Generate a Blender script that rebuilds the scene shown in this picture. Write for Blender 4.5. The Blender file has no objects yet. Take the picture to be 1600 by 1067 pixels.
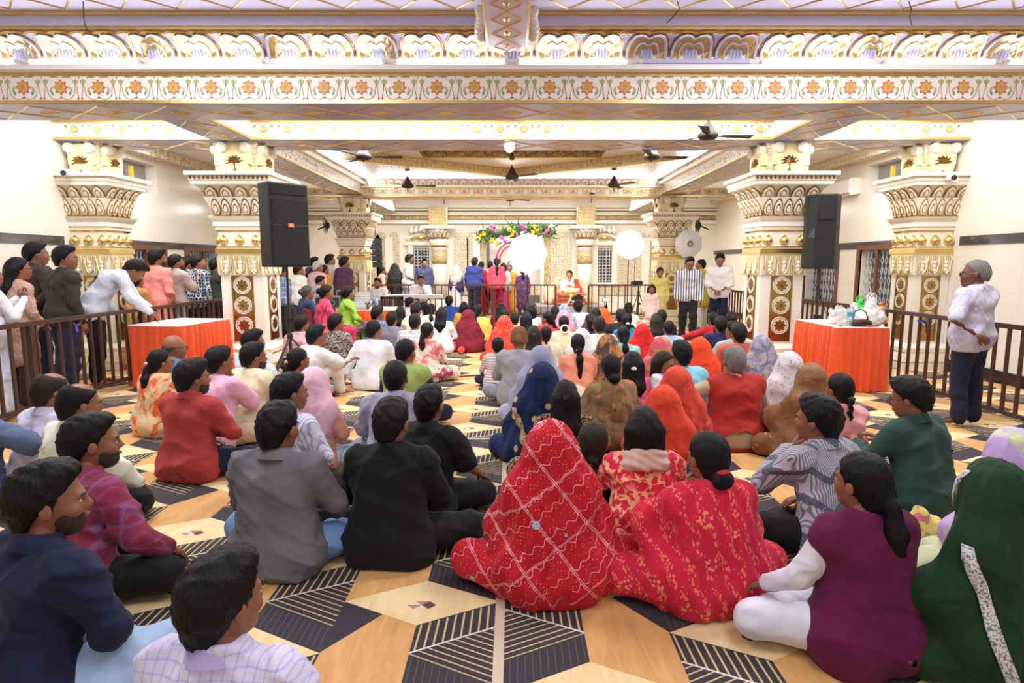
import bpy, math, random, time
import numpy as np
from mathutils import Vector, Matrix, Euler
R = math.radians
T0 = time.time()
scene = bpy.context.scene
C = scene.collection
random.seed(7)

# ---------------------------------------------------------------- camera
CAM_H, FPX, PITCH = 1.6, 950.0, R(7.4)
cam_d = bpy.data.cameras.new('camera'); cam = bpy.data.objects.new('camera', cam_d); C.objects.link(cam)
cam.location = (0, 0, CAM_H); cam.rotation_euler = (R(90) - PITCH, 0, 0)
cam_d.sensor_width = 36; cam_d.lens = FPX / 1600 * 36; cam_d.clip_start = .05; cam_d.clip_end = 200
scene.camera = cam

# ---------------------------------------------------------------- colour management / world
vs = scene.view_settings
vs.view_transform = 'Standard'; vs.look = 'None'; vs.gamma = 1; vs.use_curve_mapping = False
vs.exposure = -1.38
scene.cycles.use_denoising = True
scene.cycles.max_bounces = 6; scene.cycles.diffuse_bounces = 4; scene.cycles.glossy_bounces = 3
scene.cycles.transmission_bounces = 4; scene.cycles.transparent_max_bounces = 8
scene.cycles.sample_clamp_indirect = 6
world = bpy.data.worlds.new('world'); scene.world = world; world.use_nodes = True
world.node_tree.nodes['Background'].inputs[0].default_value = (1, .98, .95, 1)
world.node_tree.nodes['Background'].inputs[1].default_value = .15

# ---------------------------------------------------------------- lights of the hall and added fill lights
def area(name, loc, size, power, rot=(0, 0, 0), col=(1, 1, 1)):
    l = bpy.data.lights.new(name, 'AREA'); l.shape = 'RECTANGLE'; l.size, l.size_y = size
    l.energy = power; l.color = col
    o = bpy.data.objects.new(name, l); C.objects.link(o); o.location = loc; o.rotation_euler = rot
    return o
WARM, COOL = (1, .99, .975), (.95, .955, 1)
# added fill under the near bay ceiling, out of view, no fixtures there
for x, y, w, d, p in ((-3.2, 5.0, 2.6, 1.0, 430), (3.2, 5.0, 2.6, 1.0, 430), (1.4, 1.2, 1.2, 1.6, 130), (-1.6, 1.2, 1.2, 1.6, 130), (0, -3, 6, 1.2, 250)):
    area('added_fill_light', (x, y, 4.11), (w, d), p, (0, 0, 0), COOL)
# strips lying on the ledges of the beams, shining up and out
for sx in (-1, 1):
    area('ledge_strip_light', (sx*3.3, 6.80, 3.76), (5.8, .05), 40, (R(-95), 0, 0), COOL)
    area('ledge_strip_light', (sx*3.2, 7.9, 3.60), (6.0, .05), 185, (R(75), 0, 0), WARM)
    area('ledge_strip_light', (sx*3.58, 12.6, 3.58), (.05, 5.4), 170, (0, R(sx*115), 0), WARM)
    # added fill lights hidden behind the beams to brighten crowd, aisles and stage
    area('added_fill_light', (sx*1.5, 10.05, 3.62), (2.4, .4), 260, (0, 0, 0), WARM)
    area('added_fill_light', (sx*5.4, 10.2, 3.62), (1.6, .6), 190, (0, 0, 0), WARM)
    area('added_fill_light', (sx*5.4, 16.6, 3.62), (1.6, .6), 150, (0, 0, 0), WARM)
    area('added_fill_light', (sx*5.2, 8.35, 3.68), (1.8, .6), 85, (0, 0, 0), WARM)
    area('added_fill_light', (sx*1.9, 8.35, 3.68), (2.4, .6), 130, (0, 0, 0), WARM)
    area('added_fill_light', (sx*1.9, 16.7, 3.62), (2.6, .7), 480, (0, 0, 0), WARM)
area('ledge_strip_light', (0, 15.28, 3.50), (6.6, .05), 120, (R(-115), 0, 0), WARM)
area('ledge_strip_light', (0, 19.6, 3.28), (7.5, .05), 260, (R(-50), 0, 0), WARM)
area('shrine_light', (.1, 20.6, 2.55), (1.6, .5), 60, (0, 0, 0), WARM)

# ---------------------------------------------------------------- pixel <-> world (1600 x 1067 frame)
def ray(px, py):
    x = (px - 800) / FPX; y = -(py - 533.5) / FPX
    c, s = math.cos(PITCH), math.sin(PITCH)
    return (x, c + y*s, -s + y*c)
def at_z(px, py, z):
    r = ray(px, py); t = (z - CAM_H) / r[2]; return Vector((r[0]*t, r[1]*t, z))
def at_y(px, py, Y):
    r = ray(px, py); t = Y / r[1]; return Vector((r[0]*t, Y, CAM_H + r[2]*t))
def zy(py, Y): return at_y(800, py, Y).z

# ---------------------------------------------------------------- materials
MATS = {}
class NT:
    """tiny helper to wire shader nodes"""
    def __init__(s, name):
        s.m = bpy.data.materials.new(name); s.m.use_nodes = True
        s.t = s.m.node_tree; s.b = s.t.nodes['Principled BSDF']; s._c = None
    def n(s, typ, **kw):
        nd = s.t.nodes.new(typ)
        for k, v in kw.items():
            if k.startswith('i_'): s.put(nd.inputs[k[2:].replace('_', ' ')], v)
            else: setattr(nd, k, v)
        return nd
    def put(s, inp, v):
        if isinstance(v, bpy.types.NodeSocket): s.t.links.new(v, inp)
        elif v is not None:
            if isinstance(v, tuple) and len(v) == 3 and inp.type == 'RGBA': v = (*v, 1)
            inp.default_value = v
    def co(s):
        if s._c is None: s._c = s.n('ShaderNodeTexCoord').outputs['Object']
        return s._c
    def xyz(s): 
        o = s.n('ShaderNodeSeparateXYZ'); s.put(o.inputs[0], s.co()); return o.outputs
    def ma(s, op, a, b=None, c=None):
        nd = s.n('ShaderNodeMath', operation=op)
        for i, v in enumerate((a, b, c)):
            if v is not None: s.put(nd.inputs[i], v)
        return nd.outputs[0]
    def mix(s, f, a, b):
        nd = s.n('ShaderNodeMix', data_type='RGBA')
        s.put(nd.inputs[0], f); s.put(nd.inputs[6], a); s.put(nd.inputs[7], b); return nd.outputs[2]
    def noise(s, scale, detail=2, rough=.5, dist=0, vec=None):
        nd = s.n('ShaderNodeTexNoise'); s.put(nd.inputs['Vector'], vec or s.co())
        nd.inputs['Scale'].default_value = scale; nd.inputs['Detail'].default_value = detail
        nd.inputs['Roughness'].default_value = rough; nd.inputs['Distortion'].default_value = dist
        return nd.outputs[0]
    def voro(s, scale, feature='F1', rnd=1, vec=None, out='Distance'):
        nd = s.n('ShaderNodeTexVoronoi', feature=feature); s.put(nd.inputs['Vector'], vec or s.co())
        nd.inputs['Scale'].default_value = scale; nd.inputs['Randomness'].default_value = rnd
        return nd.outputs[out]
    def step(s, v, a, b):
        nd = s.n('ShaderNodeMapRange'); s.put(nd.inputs[0], v)
        nd.inputs[1].default_value = a; nd.inputs[2].default_value = b; return nd.outputs[0]
    def scalev(s, v, sc):
        nd = s.n('ShaderNodeVectorMath', operation='MULTIPLY'); s.put(nd.inputs[0], v); nd.inputs[1].default_value = sc
        return nd.outputs[0]
    def bump(s, h, strength=.3, dist=.01):
        nd = s.n('ShaderNodeBump'); s.put(nd.inputs['Height'], h)
        nd.inputs['Strength'].default_value = strength; nd.inputs['Distance'].default_value = dist
        s.t.links.new(nd.outputs[0], s.b.inputs['Normal'])
    def fin(s, col=None, rough=.6, metal=0, **kw):
        if col is not None: s.put(s.b.inputs['Base Color'], col)
        s.put(s.b.inputs['Roughness'], rough); s.b.inputs['Metallic'].default_value = metal
        for k, v in kw.items(): s.put(s.b.inputs[k.replace('_', ' ')], v)
        return s.m

def lin(c):
    """sRGB hex or 0-255 triple -> linear"""
    if isinstance(c, str): c = tuple(int(c[i:i+2], 16) for i in (0, 2, 4))
    if max(c) <= 1: return tuple(c)
    return tuple((v/255/12.92 if v/255 <= .04045 else ((v/255+.055)/1.055)**2.4) for v in c)

def plain(name, col, rough=.6, metal=0, noise=0, nscale=8, bump=0, bscale=60, **kw):
    if name in MATS: return MATS[name]
    t = NT(name); c = lin(col)
    if noise:
        f = t.noise(nscale, 3); c = t.mix(f, tuple(v*(1-noise) for v in c), tuple(min(1, v*(1+noise)) for v in c))
    if bump: t.bump(t.noise(bscale, 3), bump, .005)
    MATS[name] = t.fin(c, rough, metal, **kw); return MATS[name]
def emit(name, col, strength):
    if name in MATS: return MATS[name]
    t = NT(name); MATS[name] = t.fin((.9, .9, .9), .5, 0, Emission_Color=(*col, 1), Emission_Strength=strength); return MATS[name]

# ---------------------------------------------------------------- mesh building
class MB:
    def __init__(s): s.v, s.f, s.m = [], [], []
    def add(s, verts, faces, mi=0):
        b = len(s.v); s.v += [tuple(p) for p in verts]
        for f in faces: s.f.append(tuple(b+i for i in f)); s.m.append(mi)
        return s
    def box(s, c, d, mi=0, rot=None, taper=1):
        hx, hy, hz = d[0]/2, d[1]/2, d[2]/2
        vs = [Vector((x*hx*(taper if z > 0 else 1), y*hy*(taper if z > 0 else 1), z*hz)) for z in (-1, 1) for y in (-1, 1) for x in (-1, 1)]
        if rot is not None:
            M = rot if isinstance(rot, Matrix) else Euler(rot).to_matrix(); vs = [M @ v for v in vs]
        return s.add([v + Vector(c) for v in vs], [(0,2,3,1),(4,5,7,6),(0,1,5,4),(2,6,7,3),(0,4,6,2),(1,3,7,5)], mi)
    def bx(s, x0, x1, y0, y1, z0, z1, mi=0): return s.box(((x0+x1)/2, (y0+y1)/2, (z0+z1)/2), (x1-x0, y1-y0, z1-z0), mi)
    def tube(s, pts, r, n=8, mi=0, cap=True):
        pts = [Vector(p) for p in pts]; rs = r if isinstance(r, (list, tuple)) else [r]*len(pts)
        ring = []; up = None
        for i, p in enumerate(pts):
            d = (pts[min(i+1, len(pts)-1)] - pts[max(i-1, 0)]).normalized()
            if up is None: up = Vector((0,0,1)) if abs(d.z) < .9 else Vector((1,0,0))
            a = d.cross(up).normalized(); b = a.cross(d); up = b
            ring.append([p + (a*math.cos(2*math.pi*k/n) + b*math.sin(2*math.pi*k/n))*rs[i] for k in range(n)])
        fs = [(i*n+k, i*n+(k+1) % n, (i+1)*n+(k+1) % n, (i+1)*n+k) for i in range(len(pts)-1) for k in range(n)]
        if cap: fs += [tuple(range(n))[::-1], tuple((len(pts)-1)*n+k for k in range(n))]
        return s.add([v for q in ring for v in q], fs, mi)
    def lathe(s, prof, n=24, mi=0, c=(0,0,0), square=False, cap=True, mis=None):
        """prof: (radius, z) list; square=True gives a square plan (half widths)"""
        c = Vector(c); k = 4 if square else n; vs = []
        for (r, z) in prof:
            for i in range(k):
                if square: sx, sy = ((-1,-1),(1,-1),(1,1),(-1,1))[i]; vs.append(c + Vector((sx*r, sy*r, z)))
                else: a = 2*math.pi*i/k; vs.append(c + Vector((r*math.cos(a), r*math.sin(a), z)))
        for j in range(len(prof)-1):
            s.add([], []); 
        b = len(s.v); s.v += [tuple(p) for p in vs]
        for j in range(len(prof)-1):
            for i in range(k):
                s.f.append((b+j*k+i, b+j*k+(i+1) % k, b+(j+1)*k+(i+1) % k, b+(j+1)*k+i)); s.m.append(mis[j] if mis else mi)
        if cap:
            s.f.append(tuple(b+i for i in range(k))[::-1]); s.m.append(mi)
            s.f.append(tuple(b+(len(prof)-1)*k+i for i in range(k))); s.m.append(mi)
        return s
    def ball(s, c, r, n=10, m=7, mi=0):
        r = (r, r, r) if not isinstance(r, (tuple, list)) else r
        vs = [(c[0], c[1], c[2]-r[2])]
        for j in range(1, m):
            t = math.pi*j/m - math.pi/2
            for i in range(n):
                a = 2*math.pi*i/n; vs.append((c[0]+r[0]*math.cos(t)*math.cos(a), c[1]+r[1]*math.cos(t)*math.sin(a), c[2]+r[2]*math.sin(t)))
        vs.append((c[0], c[1], c[2]+r[2])); top = len(vs)-1; fs = []
        for i in range(n):
            fs.append((0, 1+(i+1) % n, 1+i)); fs.append((top, 1+(m-2)*n+i, 1+(m-2)*n+(i+1) % n))
        for j in range(m-2):
            for i in range(n): fs.append((1+j*n+i, 1+j*n+(i+1) % n, 1+(j+1)*n+(i+1) % n, 1+(j+1)*n+i))
        return s.add(vs, fs, mi)
    def prism(s, poly, z0, z1, mi=0, M=None):
        """extrude a 2D polygon (xy) from z0 to z1, optional 4x4 matrix"""
        n = len(poly); vs = [Vector((x, y, z)) for z in (z0, z1) for x, y in poly]
        if M is not None: vs = [M @ v for v in vs]
        return s.add(vs, [tuple(range(n))[::-1], tuple(range(n, 2*n))] + [(i, (i+1) % n, n+(i+1) % n, n+i) for i in range(n)], mi)
    def mesh(s, name, mats, smooth=False):
        me = bpy.data.meshes.new(name); me.from_pydata(s.v, [], s.f)
        for m in mats: me.materials.append(m)
        if len(mats) > 1: me.polygons.foreach_set('material_index', s.m)
        if smooth: me.polygons.foreach_set('use_smooth', [True]*len(me.polygons))
        me.update(); return me
    def build(s, name, mats, parent=None, smooth=False, loc=None):
        if not isinstance(mats, (list, tuple)): mats = [mats]
        return link(name, s.mesh(name, mats, smooth), parent, loc)
def link(name, me, parent=None, loc=None, rot=None, sc=None):
    o = bpy.data.objects.new(name, me); C.objects.link(o)
    if parent is not None: o.parent = parent
    if loc is not None: o.location = loc
    if rot is not None: o.rotation_euler = rot
    if sc is not None: o.scale = sc if isinstance(sc, (tuple, list)) else (sc,)*3
    return o
def tag(o, label=None, cat=None, group=None, kind=None):
    if label: o['label'] = label
    if cat: o['category'] = cat
    if group: o['group'] = group
    if kind: o['kind'] = kind
    return o
def empty(name, loc=(0,0,0), rz=0, label=None, cat=None, group=None):
    o = bpy.data.objects.new(name, None); C.objects.link(o); o.location = loc; o.rotation_euler = (0,0,rz)
    o.empty_display_size = .1
    return tag(o, label, cat, group)
def arc(cx, cy, rx, ry, a0, a1, n): return [(cx+rx*math.cos(R(a0+(a1-a0)*i/n)), cy+ry*math.sin(R(a0+(a1-a0)*i/n))) for i in range(n+1)]

# ---------------------------------------------------------------- smooth solid modelling for people and cloth
class SDF:
    def __init__(s, lo, hi, vox):
        s.lo = np.array(lo, np.float32); s.vox = vox
        n = np.ceil((np.array(hi)-np.array(lo))/vox).astype(int)+1
        s.ax = [(s.lo[i]+vox*np.arange(n[i])).astype(np.float32) for i in range(3)]
        s.D = np.full(tuple(n), 1.0, np.float32)
    def _sl(s, lo, hi):
        out = []
        for i in range(3):
            a = max(0, int((lo[i]-s.lo[i])/s.vox)); b = min(s.D.shape[i], int((hi[i]-s.lo[i])/s.vox)+2)
            if b <= a: return None
            out.append(slice(a, b))
        return tuple(out)
    def _g(s, sl): return (s.ax[0][sl[0]][:, None, None], s.ax[1][sl[1]][None, :, None], s.ax[2][sl[2]][None, None, :])
    def _put(s, sl, d, k, op):
        a = s.D[sl]
        if op == 'u':
            if k > 0: h = np.maximum(k-np.abs(a-d), 0)/k; s.D[sl] = np.minimum(a, d)-h*h*k*.25
            else: s.D[sl] = np.minimum(a, d)
        else:
            d = -d
            if k > 0: h = np.maximum(k-np.abs(a-d), 0)/k; s.D[sl] = np.maximum(a, d)+h*h*k*.25
            else: s.D[sl] = np.maximum(a, d)
    def cone(s, p0, r0, p1, r1=None, k=.03, op='u'):
        r1 = r0 if r1 is None else r1; p0 = np.array(p0, np.float32); p1 = np.array(p1, np.float32)
        m = max(r0, r1)+k+3*s.vox
        sl = s._sl(np.minimum(p0, p1)-m, np.maximum(p0, p1)+m)
        if sl is None: return s
        X, Y, Z = s._g(sl); d = p1-p0; L = float(d@d)+1e-9
        ax, ay, az = X-p0[0], Y-p0[1], Z-p0[2]
        t = np.clip((ax*d[0]+ay*d[1]+az*d[2])/L, 0, 1)
        q = np.sqrt((ax-t*d[0])**2+(ay-t*d[1])**2+(az-t*d[2])**2)-(r0+t*(r1-r0))
        s._put(sl, q, k, op); return s
    def ell(s, c, r, k=.03, op='u'):
        r = (r, r, r) if not isinstance(r, (tuple, list)) else r
        m = k+3*s.vox
        sl = s._sl([c[i]-r[i]-m for i in range(3)], [c[i]+r[i]+m for i in range(3)])
        if sl is None: return s
        X, Y, Z = s._g(sl); x, y, z = X-c[0], Y-c[1], Z-c[2]
        k0 = np.sqrt((x/r[0])**2+(y/r[1])**2+(z/r[2])**2); k1 = np.sqrt((x/r[0]**2)**2+(y/r[1]**2)**2+(z/r[2]**2)**2)+1e-6
        s._put(sl, k0*(k0-1)/k1, k, op); return s
    def floor(s, z=.004):
        s.D = np.maximum(s.D, z-s.ax[2][None, None, :]); return s
    def field(s, fn):
        s.D = s.D+fn(s.ax[0][:, None, None], s.ax[1][None, :, None], s.ax[2][None, None, :]).astype(np.float32); return s
    def cut(s, fn):
        s.D = np.maximum(s.D, fn(s.ax[0][:, None, None], s.ax[1][None, :, None], s.ax[2][None, None, :]).astype(np.float32)); return s
    def nets(s):
        D, vox = s.D, s.vox; S = D < 0
        c = S.astype(np.uint8); c = c[:-1]+c[1:]; c = c[:, :-1]+c[:, 1:]; c = c[:, :, :-1]+c[:, :, 1:]
        act = (c > 0) & (c < 8); I = np.nonzero(act); n = len(I[0])
        idx = np.zeros(act.shape, np.int32); idx[I] = np.arange(n)
        cv = {}
        for dx in (0, 1):
            for dy in (0, 1):
                for dz in (0, 1): cv[(dx, dy, dz)] = D[I[0]+dx, I[1]+dy, I[2]+dz]
        acc = np.zeros((n, 3), np.float32); cnt = np.zeros(n, np.float32)
        for a in cv:
            for ax in range(3):
                if a[ax]: continue
                b = list(a); b[ax] = 1; va, vb = cv[a], cv[tuple(b)]
                m = (va < 0) != (vb < 0); t = np.where(m, va/np.where(m, va-vb, 1), 0)
                for q in range(3): acc[:, q] += np.where(m, t if q == ax else a[q], 0)
                cnt += m
        V = s.lo+vox*(np.stack(I, 1)+acc/np.maximum(cnt, 1)[:, None])
        F = []
        def quads(e, inside, cells):
            J = np.nonzero(e); q = np.stack([idx[tuple(J[i]+o[i] for i in range(3))] for o in cells], 1)
            fl = ~inside[J]; q[fl] = q[fl][:, ::-1]; F.append(q)
        quads(S[:-1, 1:-1, 1:-1] != S[1:, 1:-1, 1:-1], S[:-1, 1:-1, 1:-1], [(0,0,0),(0,1,0),(0,1,1),(0,0,1)])
        quads(S[1:-1, :-1, 1:-1] != S[1:-1, 1:, 1:-1], S[1:-1, :-1, 1:-1], [(0,0,0),(0,0,1),(1,0,1),(1,0,0)])
        quads(S[1:-1, 1:-1, :-1] != S[1:-1, 1:-1, 1:], S[1:-1, 1:-1, :-1], [(0,0,0),(1,0,0),(1,1,0),(0,1,0)])
        return V.astype(np.float32), np.concatenate(F).astype(np.int32)
    def hit(s, p, d):
        """march from p along d to the surface"""
        p = np.array(p, float); d = np.array(d, float); d /= np.linalg.norm(d)
        for _ in range(200):
            i = np.round((p-s.lo)/s.vox).astype(int)
            if (i >= 0).all() and (i < s.D.shape).all():
                if s.D[tuple(i)] < s.vox*.4: return p
            p = p+d*s.vox*.5
        return p

def np_mesh(name, parts, mats, smooth=True):
    """parts: list of (verts, quads, material index)"""
    parts = [p for p in parts if len(p[1])]
    V = np.concatenate([p[0] for p in parts]); off = 0; Q = []; MI = []
    for v, q, mi in parts: Q.append(q+off); MI.append(np.full(len(q), mi, np.int32)); off += len(v)
    Q = np.concatenate(Q).astype(np.int32); MI = np.concatenate(MI)
    me = bpy.data.meshes.new(name); me.vertices.add(len(V)); me.loops.add(Q.size); me.polygons.add(len(Q))
    me.vertices.foreach_set('co', V.astype(np.float32).ravel())
    me.loops.foreach_set('vertex_index', Q.ravel())
    me.polygons.foreach_set('loop_start', np.arange(0, Q.size, 4, dtype=np.int32))
    me.polygons.foreach_set('use_smooth', np.full(len(Q), smooth))
    me.polygons.foreach_set('material_index', MI)
    for m in mats: me.materials.append(m)
    me.update(calc_edges=True); return me

def q_tube(pts, rs, n=6):
    pts = [np.array(p, float) for p in pts]; V, Q = [], []; up = None
    for i, p in enumerate(pts):
        d = pts[min(i+1, len(pts)-1)]-pts[max(i-1, 0)]; d /= np.linalg.norm(d)+1e-9
        if up is None: up = np.array((0, 0, 1.)) if abs(d[2]) < .9 else np.array((1., 0, 0))
        a = np.cross(d, up); a /= np.linalg.norm(a)+1e-9; b = np.cross(a, d); up = b
        for k in range(n): V.append(p+(a*math.cos(2*math.pi*k/n)+b*math.sin(2*math.pi*k/n))*rs[i])
    m = len(pts)
    for i in range(m-1):
        for k in range(n): Q.append((i*n+k, i*n+(k+1) % n, (i+1)*n+(k+1) % n, (i+1)*n+k))
    for base in (0, (m-1)*n):
        for k in range(0, n-2, 2): Q.append((base, base+k+1, base+k+2, base+(k+3) % n) if base else (base+(k+3) % n, base+k+2, base+k+1, base))
    return np.array(V, np.float32), np.array(Q, np.int32)
def q_join(lst):
    V, Q, o = [], [], 0
    for v, q in lst: V.append(v); Q.append(q+o); o += len(v)
    return np.concatenate(V), np.concatenate(Q)
def q_xf(vq, M):
    M = np.array(M); return (vq[0]@M[:3, :3].T+M[:3, 3]).astype(np.float32), vq[1]

def make_hand(curl=.5):
    """right hand, fingers along +y, palm facing -z, wrist at the origin, about 18 cm"""
    L = [q_tube([(0, -.02, 0), (.0, .01, 0), (.002, .05, .002), (.0, .085, 0), (0, .097, -.002)], [.024, .027, .037, .037, .02], 8)]
    L[0][0][:, 2] *= .48
    for x, y, ln, r, sp in ((-.028, .085, .070, .0088, -.10), (-.009, .092, .080, .0092, -.02), (.011, .090, .074, .0088, .05), (.029, .080, .058, .0078, .14)):
        p = np.array((x, y-.012, 0)); a = 0; pts = [p]
        for f, c in ((.2, 0), (.42, .5), (.3, .8), (.22, .7)):
            a += curl*c; p = p+np.array((math.sin(sp)*math.cos(a), math.cos(sp)*math.cos(a), -math.sin(a)))*ln*f*1.05; pts.append(p)
        L.append(q_tube(pts, [r, r*1.02, r*1.0, r*.92, r*.5]))
    L.append(q_tube([(-.018, .012, -.004), (-.04, .038, -.012), (-.052, .062, -.02), (-.052, .082, -.027), (-.048, .092, -.03)], [.013, .0125, .0105, .0095, .005]))
    return q_join(L)
HANDS = {c: make_hand(c) for c in (.25, .7, 1.3)}
def place_hand(wrist, d, palm, side, curl=.7, s=1):
    d = Vector(d).normalized(); pn = Vector(palm); pn = (pn-d*pn.dot(d)).normalized(); z = -pn; x = d.cross(z)
    M = Matrix(((x.x, d.x, z.x, wrist[0]), (x.y, d.y, z.y, wrist[1]), (x.z, d.z, z.z, wrist[2]), (0, 0, 0, 1)))
    sx = s if side > 0 else -s
    v, q = q_xf(HANDS[curl], M @ Matrix.Diagonal((sx, s, s, 1)))
    return v, (q if side > 0 else q[:, ::-1])
_BALL = None
def q_ball(c, r, n=8, m=6):
    V, Q = [], []
    for j in range(m+1):
        t = -math.pi/2*.97+math.pi*.97*j/m
        for i in range(n):
            a = 2*math.pi*i/n; V.append((c[0]+r[0]*math.cos(t)*math.cos(a), c[1]+r[1]*math.cos(t)*math.sin(a), c[2]+r[2]*math.sin(t)))
    for j in range(m):
        for i in range(n): Q.append((j*n+i, j*n+(i+1) % n, (j+1)*n+(i+1) % n, (j+1)*n+i))
    return np.array(V, np.float32), np.array(Q, np.int32)

# head in its own space: origin between the ears, +y is the face, about 23.5 cm tall
_HC = {}
def head_parts(vox):
    key = round(vox, 4)
    if key in _HC: return _HC[key]
    S = SDF((-.11, -.13, -.19), (.11, .14, .15), vox)
    S.ell((0, -.012, .03), (.074, .096, .09), 0)
    S.ell((0, .03, -.035), (.058, .066, .082), .03)
    S.ell((0, .062, -.09), (.026, .022, .02), .03)
    S.cone((-.03, .082, .012), .012, (.03, .082, .012), .012, .02)                 # brow
    for sx in (-1, 1):
        S.ell((sx*.031, .1, -.006), (.016, .014, .011), .012, 's')                 # eye sockets
        S.ell((sx*.04, .065, -.03), (.02, .018, .018), .02)                        # cheeks
        S.ell((sx*.078, -.006, -.012), (.011, .019, .031), .006)                   # ears
    S.cone((0, .09, .004), .007, (0, .106, -.03), .012, .012)                      # nose
    for sx in (-1, 1): S.ell((sx*.011, .1, -.036), .008, .006)
    S.cone((-.017, .09, -.063), .007, (.017, .09, -.063), .007, .008)              # lips
    S.cone((0, -.02, -.06), .05, (0, -.035, -.18), .052, .03)                      # neck
    P = [(*S.nets(), 0)]
    for sx in (-1, 1):
        P.append((*q_ball((sx*.031, .0805, -.006), (.012, .012, .0062)), 1))
        P.append((*q_ball((sx*.031, .089, -.006), (.0055, .005, .006), 6, 4), 2))
        P.append((*q_tube([(sx*.015, .096, .014), (sx*.032, .097, .019), (sx*.048, .087, .013)], [.003, .0042, .002]), 2))
    P.append((*q_tube([(-.022, .091, -.065), (0, .1, -.063), (.022, .091, -.065)], [.003, .0068, .003]), 3))
    _HC[key] = P; return P

def _strand(fr, amp, seed):
    rg = np.random.RandomState(seed); a, b, c = rg.uniform(0, 6, 3)
    def f(x, y, z):
        th = np.arctan2(x, -(y+.01))
        return amp*(np.sin(th*fr+a+3*np.sin(z*22+b))+.6*np.sin(th*fr*1.9+z*40+c)+.5*np.sin(x*90+y*70+z*60+b))
    return f
_HAIR = {}
def hair_parts(style, vox):
    key = (style, round(vox, 4))
    if key in _HAIR: return _HAIR[key]
    low = -.28
    if style in ('long', 'pony', 'braid', 'halfup', 'longpony'): low = -.6
    S = SDF((-.17, -.24, low), (.17, .14, .19), vox)
    fem = style in ('long', 'pony', 'braid', 'bun', 'lowbun', 'halfup', 'longpony', 'bob', 'cap')
    th = .008 if style not in ('crop', 'bald', 'balding', 'grey') else .006
    if style == 'mess': th = .013
    if fem: th = .009
    S.ell((0, -.014, .034), (.077+th, .098+th, .091+th), 0)
    if style not in ('bald',): S.cone((0, -.06, -.01), .062, (0, -.046, -.085), .056, .035)
    if style == 'mess': S.ell((.01, .035, .105), (.06, .055, .032), .03)
    if style == 'short': S.ell((0, .03, .1), (.06, .06, .026), .03)
    zk = np.array([-.14, -.105, -.07, -.02, .01, .03, .06, .09, .12]); zv = np.array([-.085, -.085, -.08, -.015, -.02, .03, .055, .085, .1])
    if style in ('crop', 'grey'): zv = zv+np.array([.015]*3+[.005]*6)
    if fem: zv = np.array([-.10, -.10, -.09, -.05, -.03, .02, .06, .09, .105])
    S.cut(lambda x, y, z: (np.interp(y, zk, zv)-z)+0*x)
    if style in ('bald', 'balding'):
        if style == 'bald': S.cut(lambda x, y, z: z-.02-.0*x+0*y)
        else: S.ell((0, .03, .13), (.062, .085, .055), .01, 's')
    if style == 'bob':
        S.cone((-.05, -.05, .0), .062, (-.055, -.055, -.115), .055, .03); S.cone((.05, -.05, .0), .062, (.055, -.055, -.115), .055, .03); S.cone((0, -.075, 0), .06, (0, -.085, -.125), .05, .03)
    if style in ('long', 'halfup'):
        for x in (-.05, 0, .05):
            S.cone((x, -.07, .0), .055, (x*1.25, -.12, -.2), .05, .04); S.cone((x*1.25, -.12, -.2), .05, (x*.8, -.13, -.46), .026, .04)
    if style in ('pony', 'longpony'):
        S.cone((0, -.1, -.02), .03, (0, -.135, -.055), .024, .02); e = -.54 if style == 'longpony' else -.3
        S.cone((0, -.135, -.055), .026, (.01, -.15, -.16), .04, .02); S.cone((.01, -.15, -.16), .04, (.015, -.15, e*.72), .034, .03); S.cone((.015, -.15, e*.72), .034, (.01, -.14, e), .014, .02)
    if style == 'braid':
        S.cone((0, -.09, -.03), .03, (0, -.115, -.07), .022, .02)
        for i in range(15):
            z = -.07-i*.029; S.ell(((-1)**i*.008, -.125-.0012*i, z), (.022-.0007*i, .018, .02), .006)
    if style == 'bun': S.ell((0, -.125, .015), (.05, .045, .05), .015)
    if style == 'lowbun':
        S.ell((.005, -.115, -.075), (.055, .04, .045), .02)
    S.field(_strand(27 if fem else 31, .0021 if fem else (.0008 if style in ('crop', 'grey', 'bald', 'balding') else .0018), 5))
    if not fem: S.field(lambda x, y, z: (.0012 if style in ('crop', 'grey', 'bald', 'balding') else .0030)*(np.sin(x*88+z*31+2*np.sin(y*40))*np.sin(z*76+y*52)+.6*np.sin(x*140-y*90)*np.sin(z*130+x*50)))
    _HAIR[key] = [(*S.nets(), 0)]; return _HAIR[key]
def beard_parts(vox):
    key = ('beard', round(vox, 4))
    if key in _HAIR: return _HAIR[key]
    S = SDF((-.1, -.06, -.16), (.1, .13, .03), vox)
    S.ell((0, .03, -.042), (.0605, .069, .083), 0); S.ell((0, .063, -.092), (.028, .025, .022), .03)
    S.ell((0, .1, -.02), (.043, .04, .034), .01, 's'); S.ell((0, .11, -.062), (.022, .03, .008), .004, 's')
    S.cut(lambda x, y, z: z+.0-.0*y+0*x+np.where(y < .035, -.005, .022)); S.cut(lambda x, y, z: .008-y+0*x+0*z)
    _HAIR[key] = [(*S.nets(), 0)]; return _HAIR[key]

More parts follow.
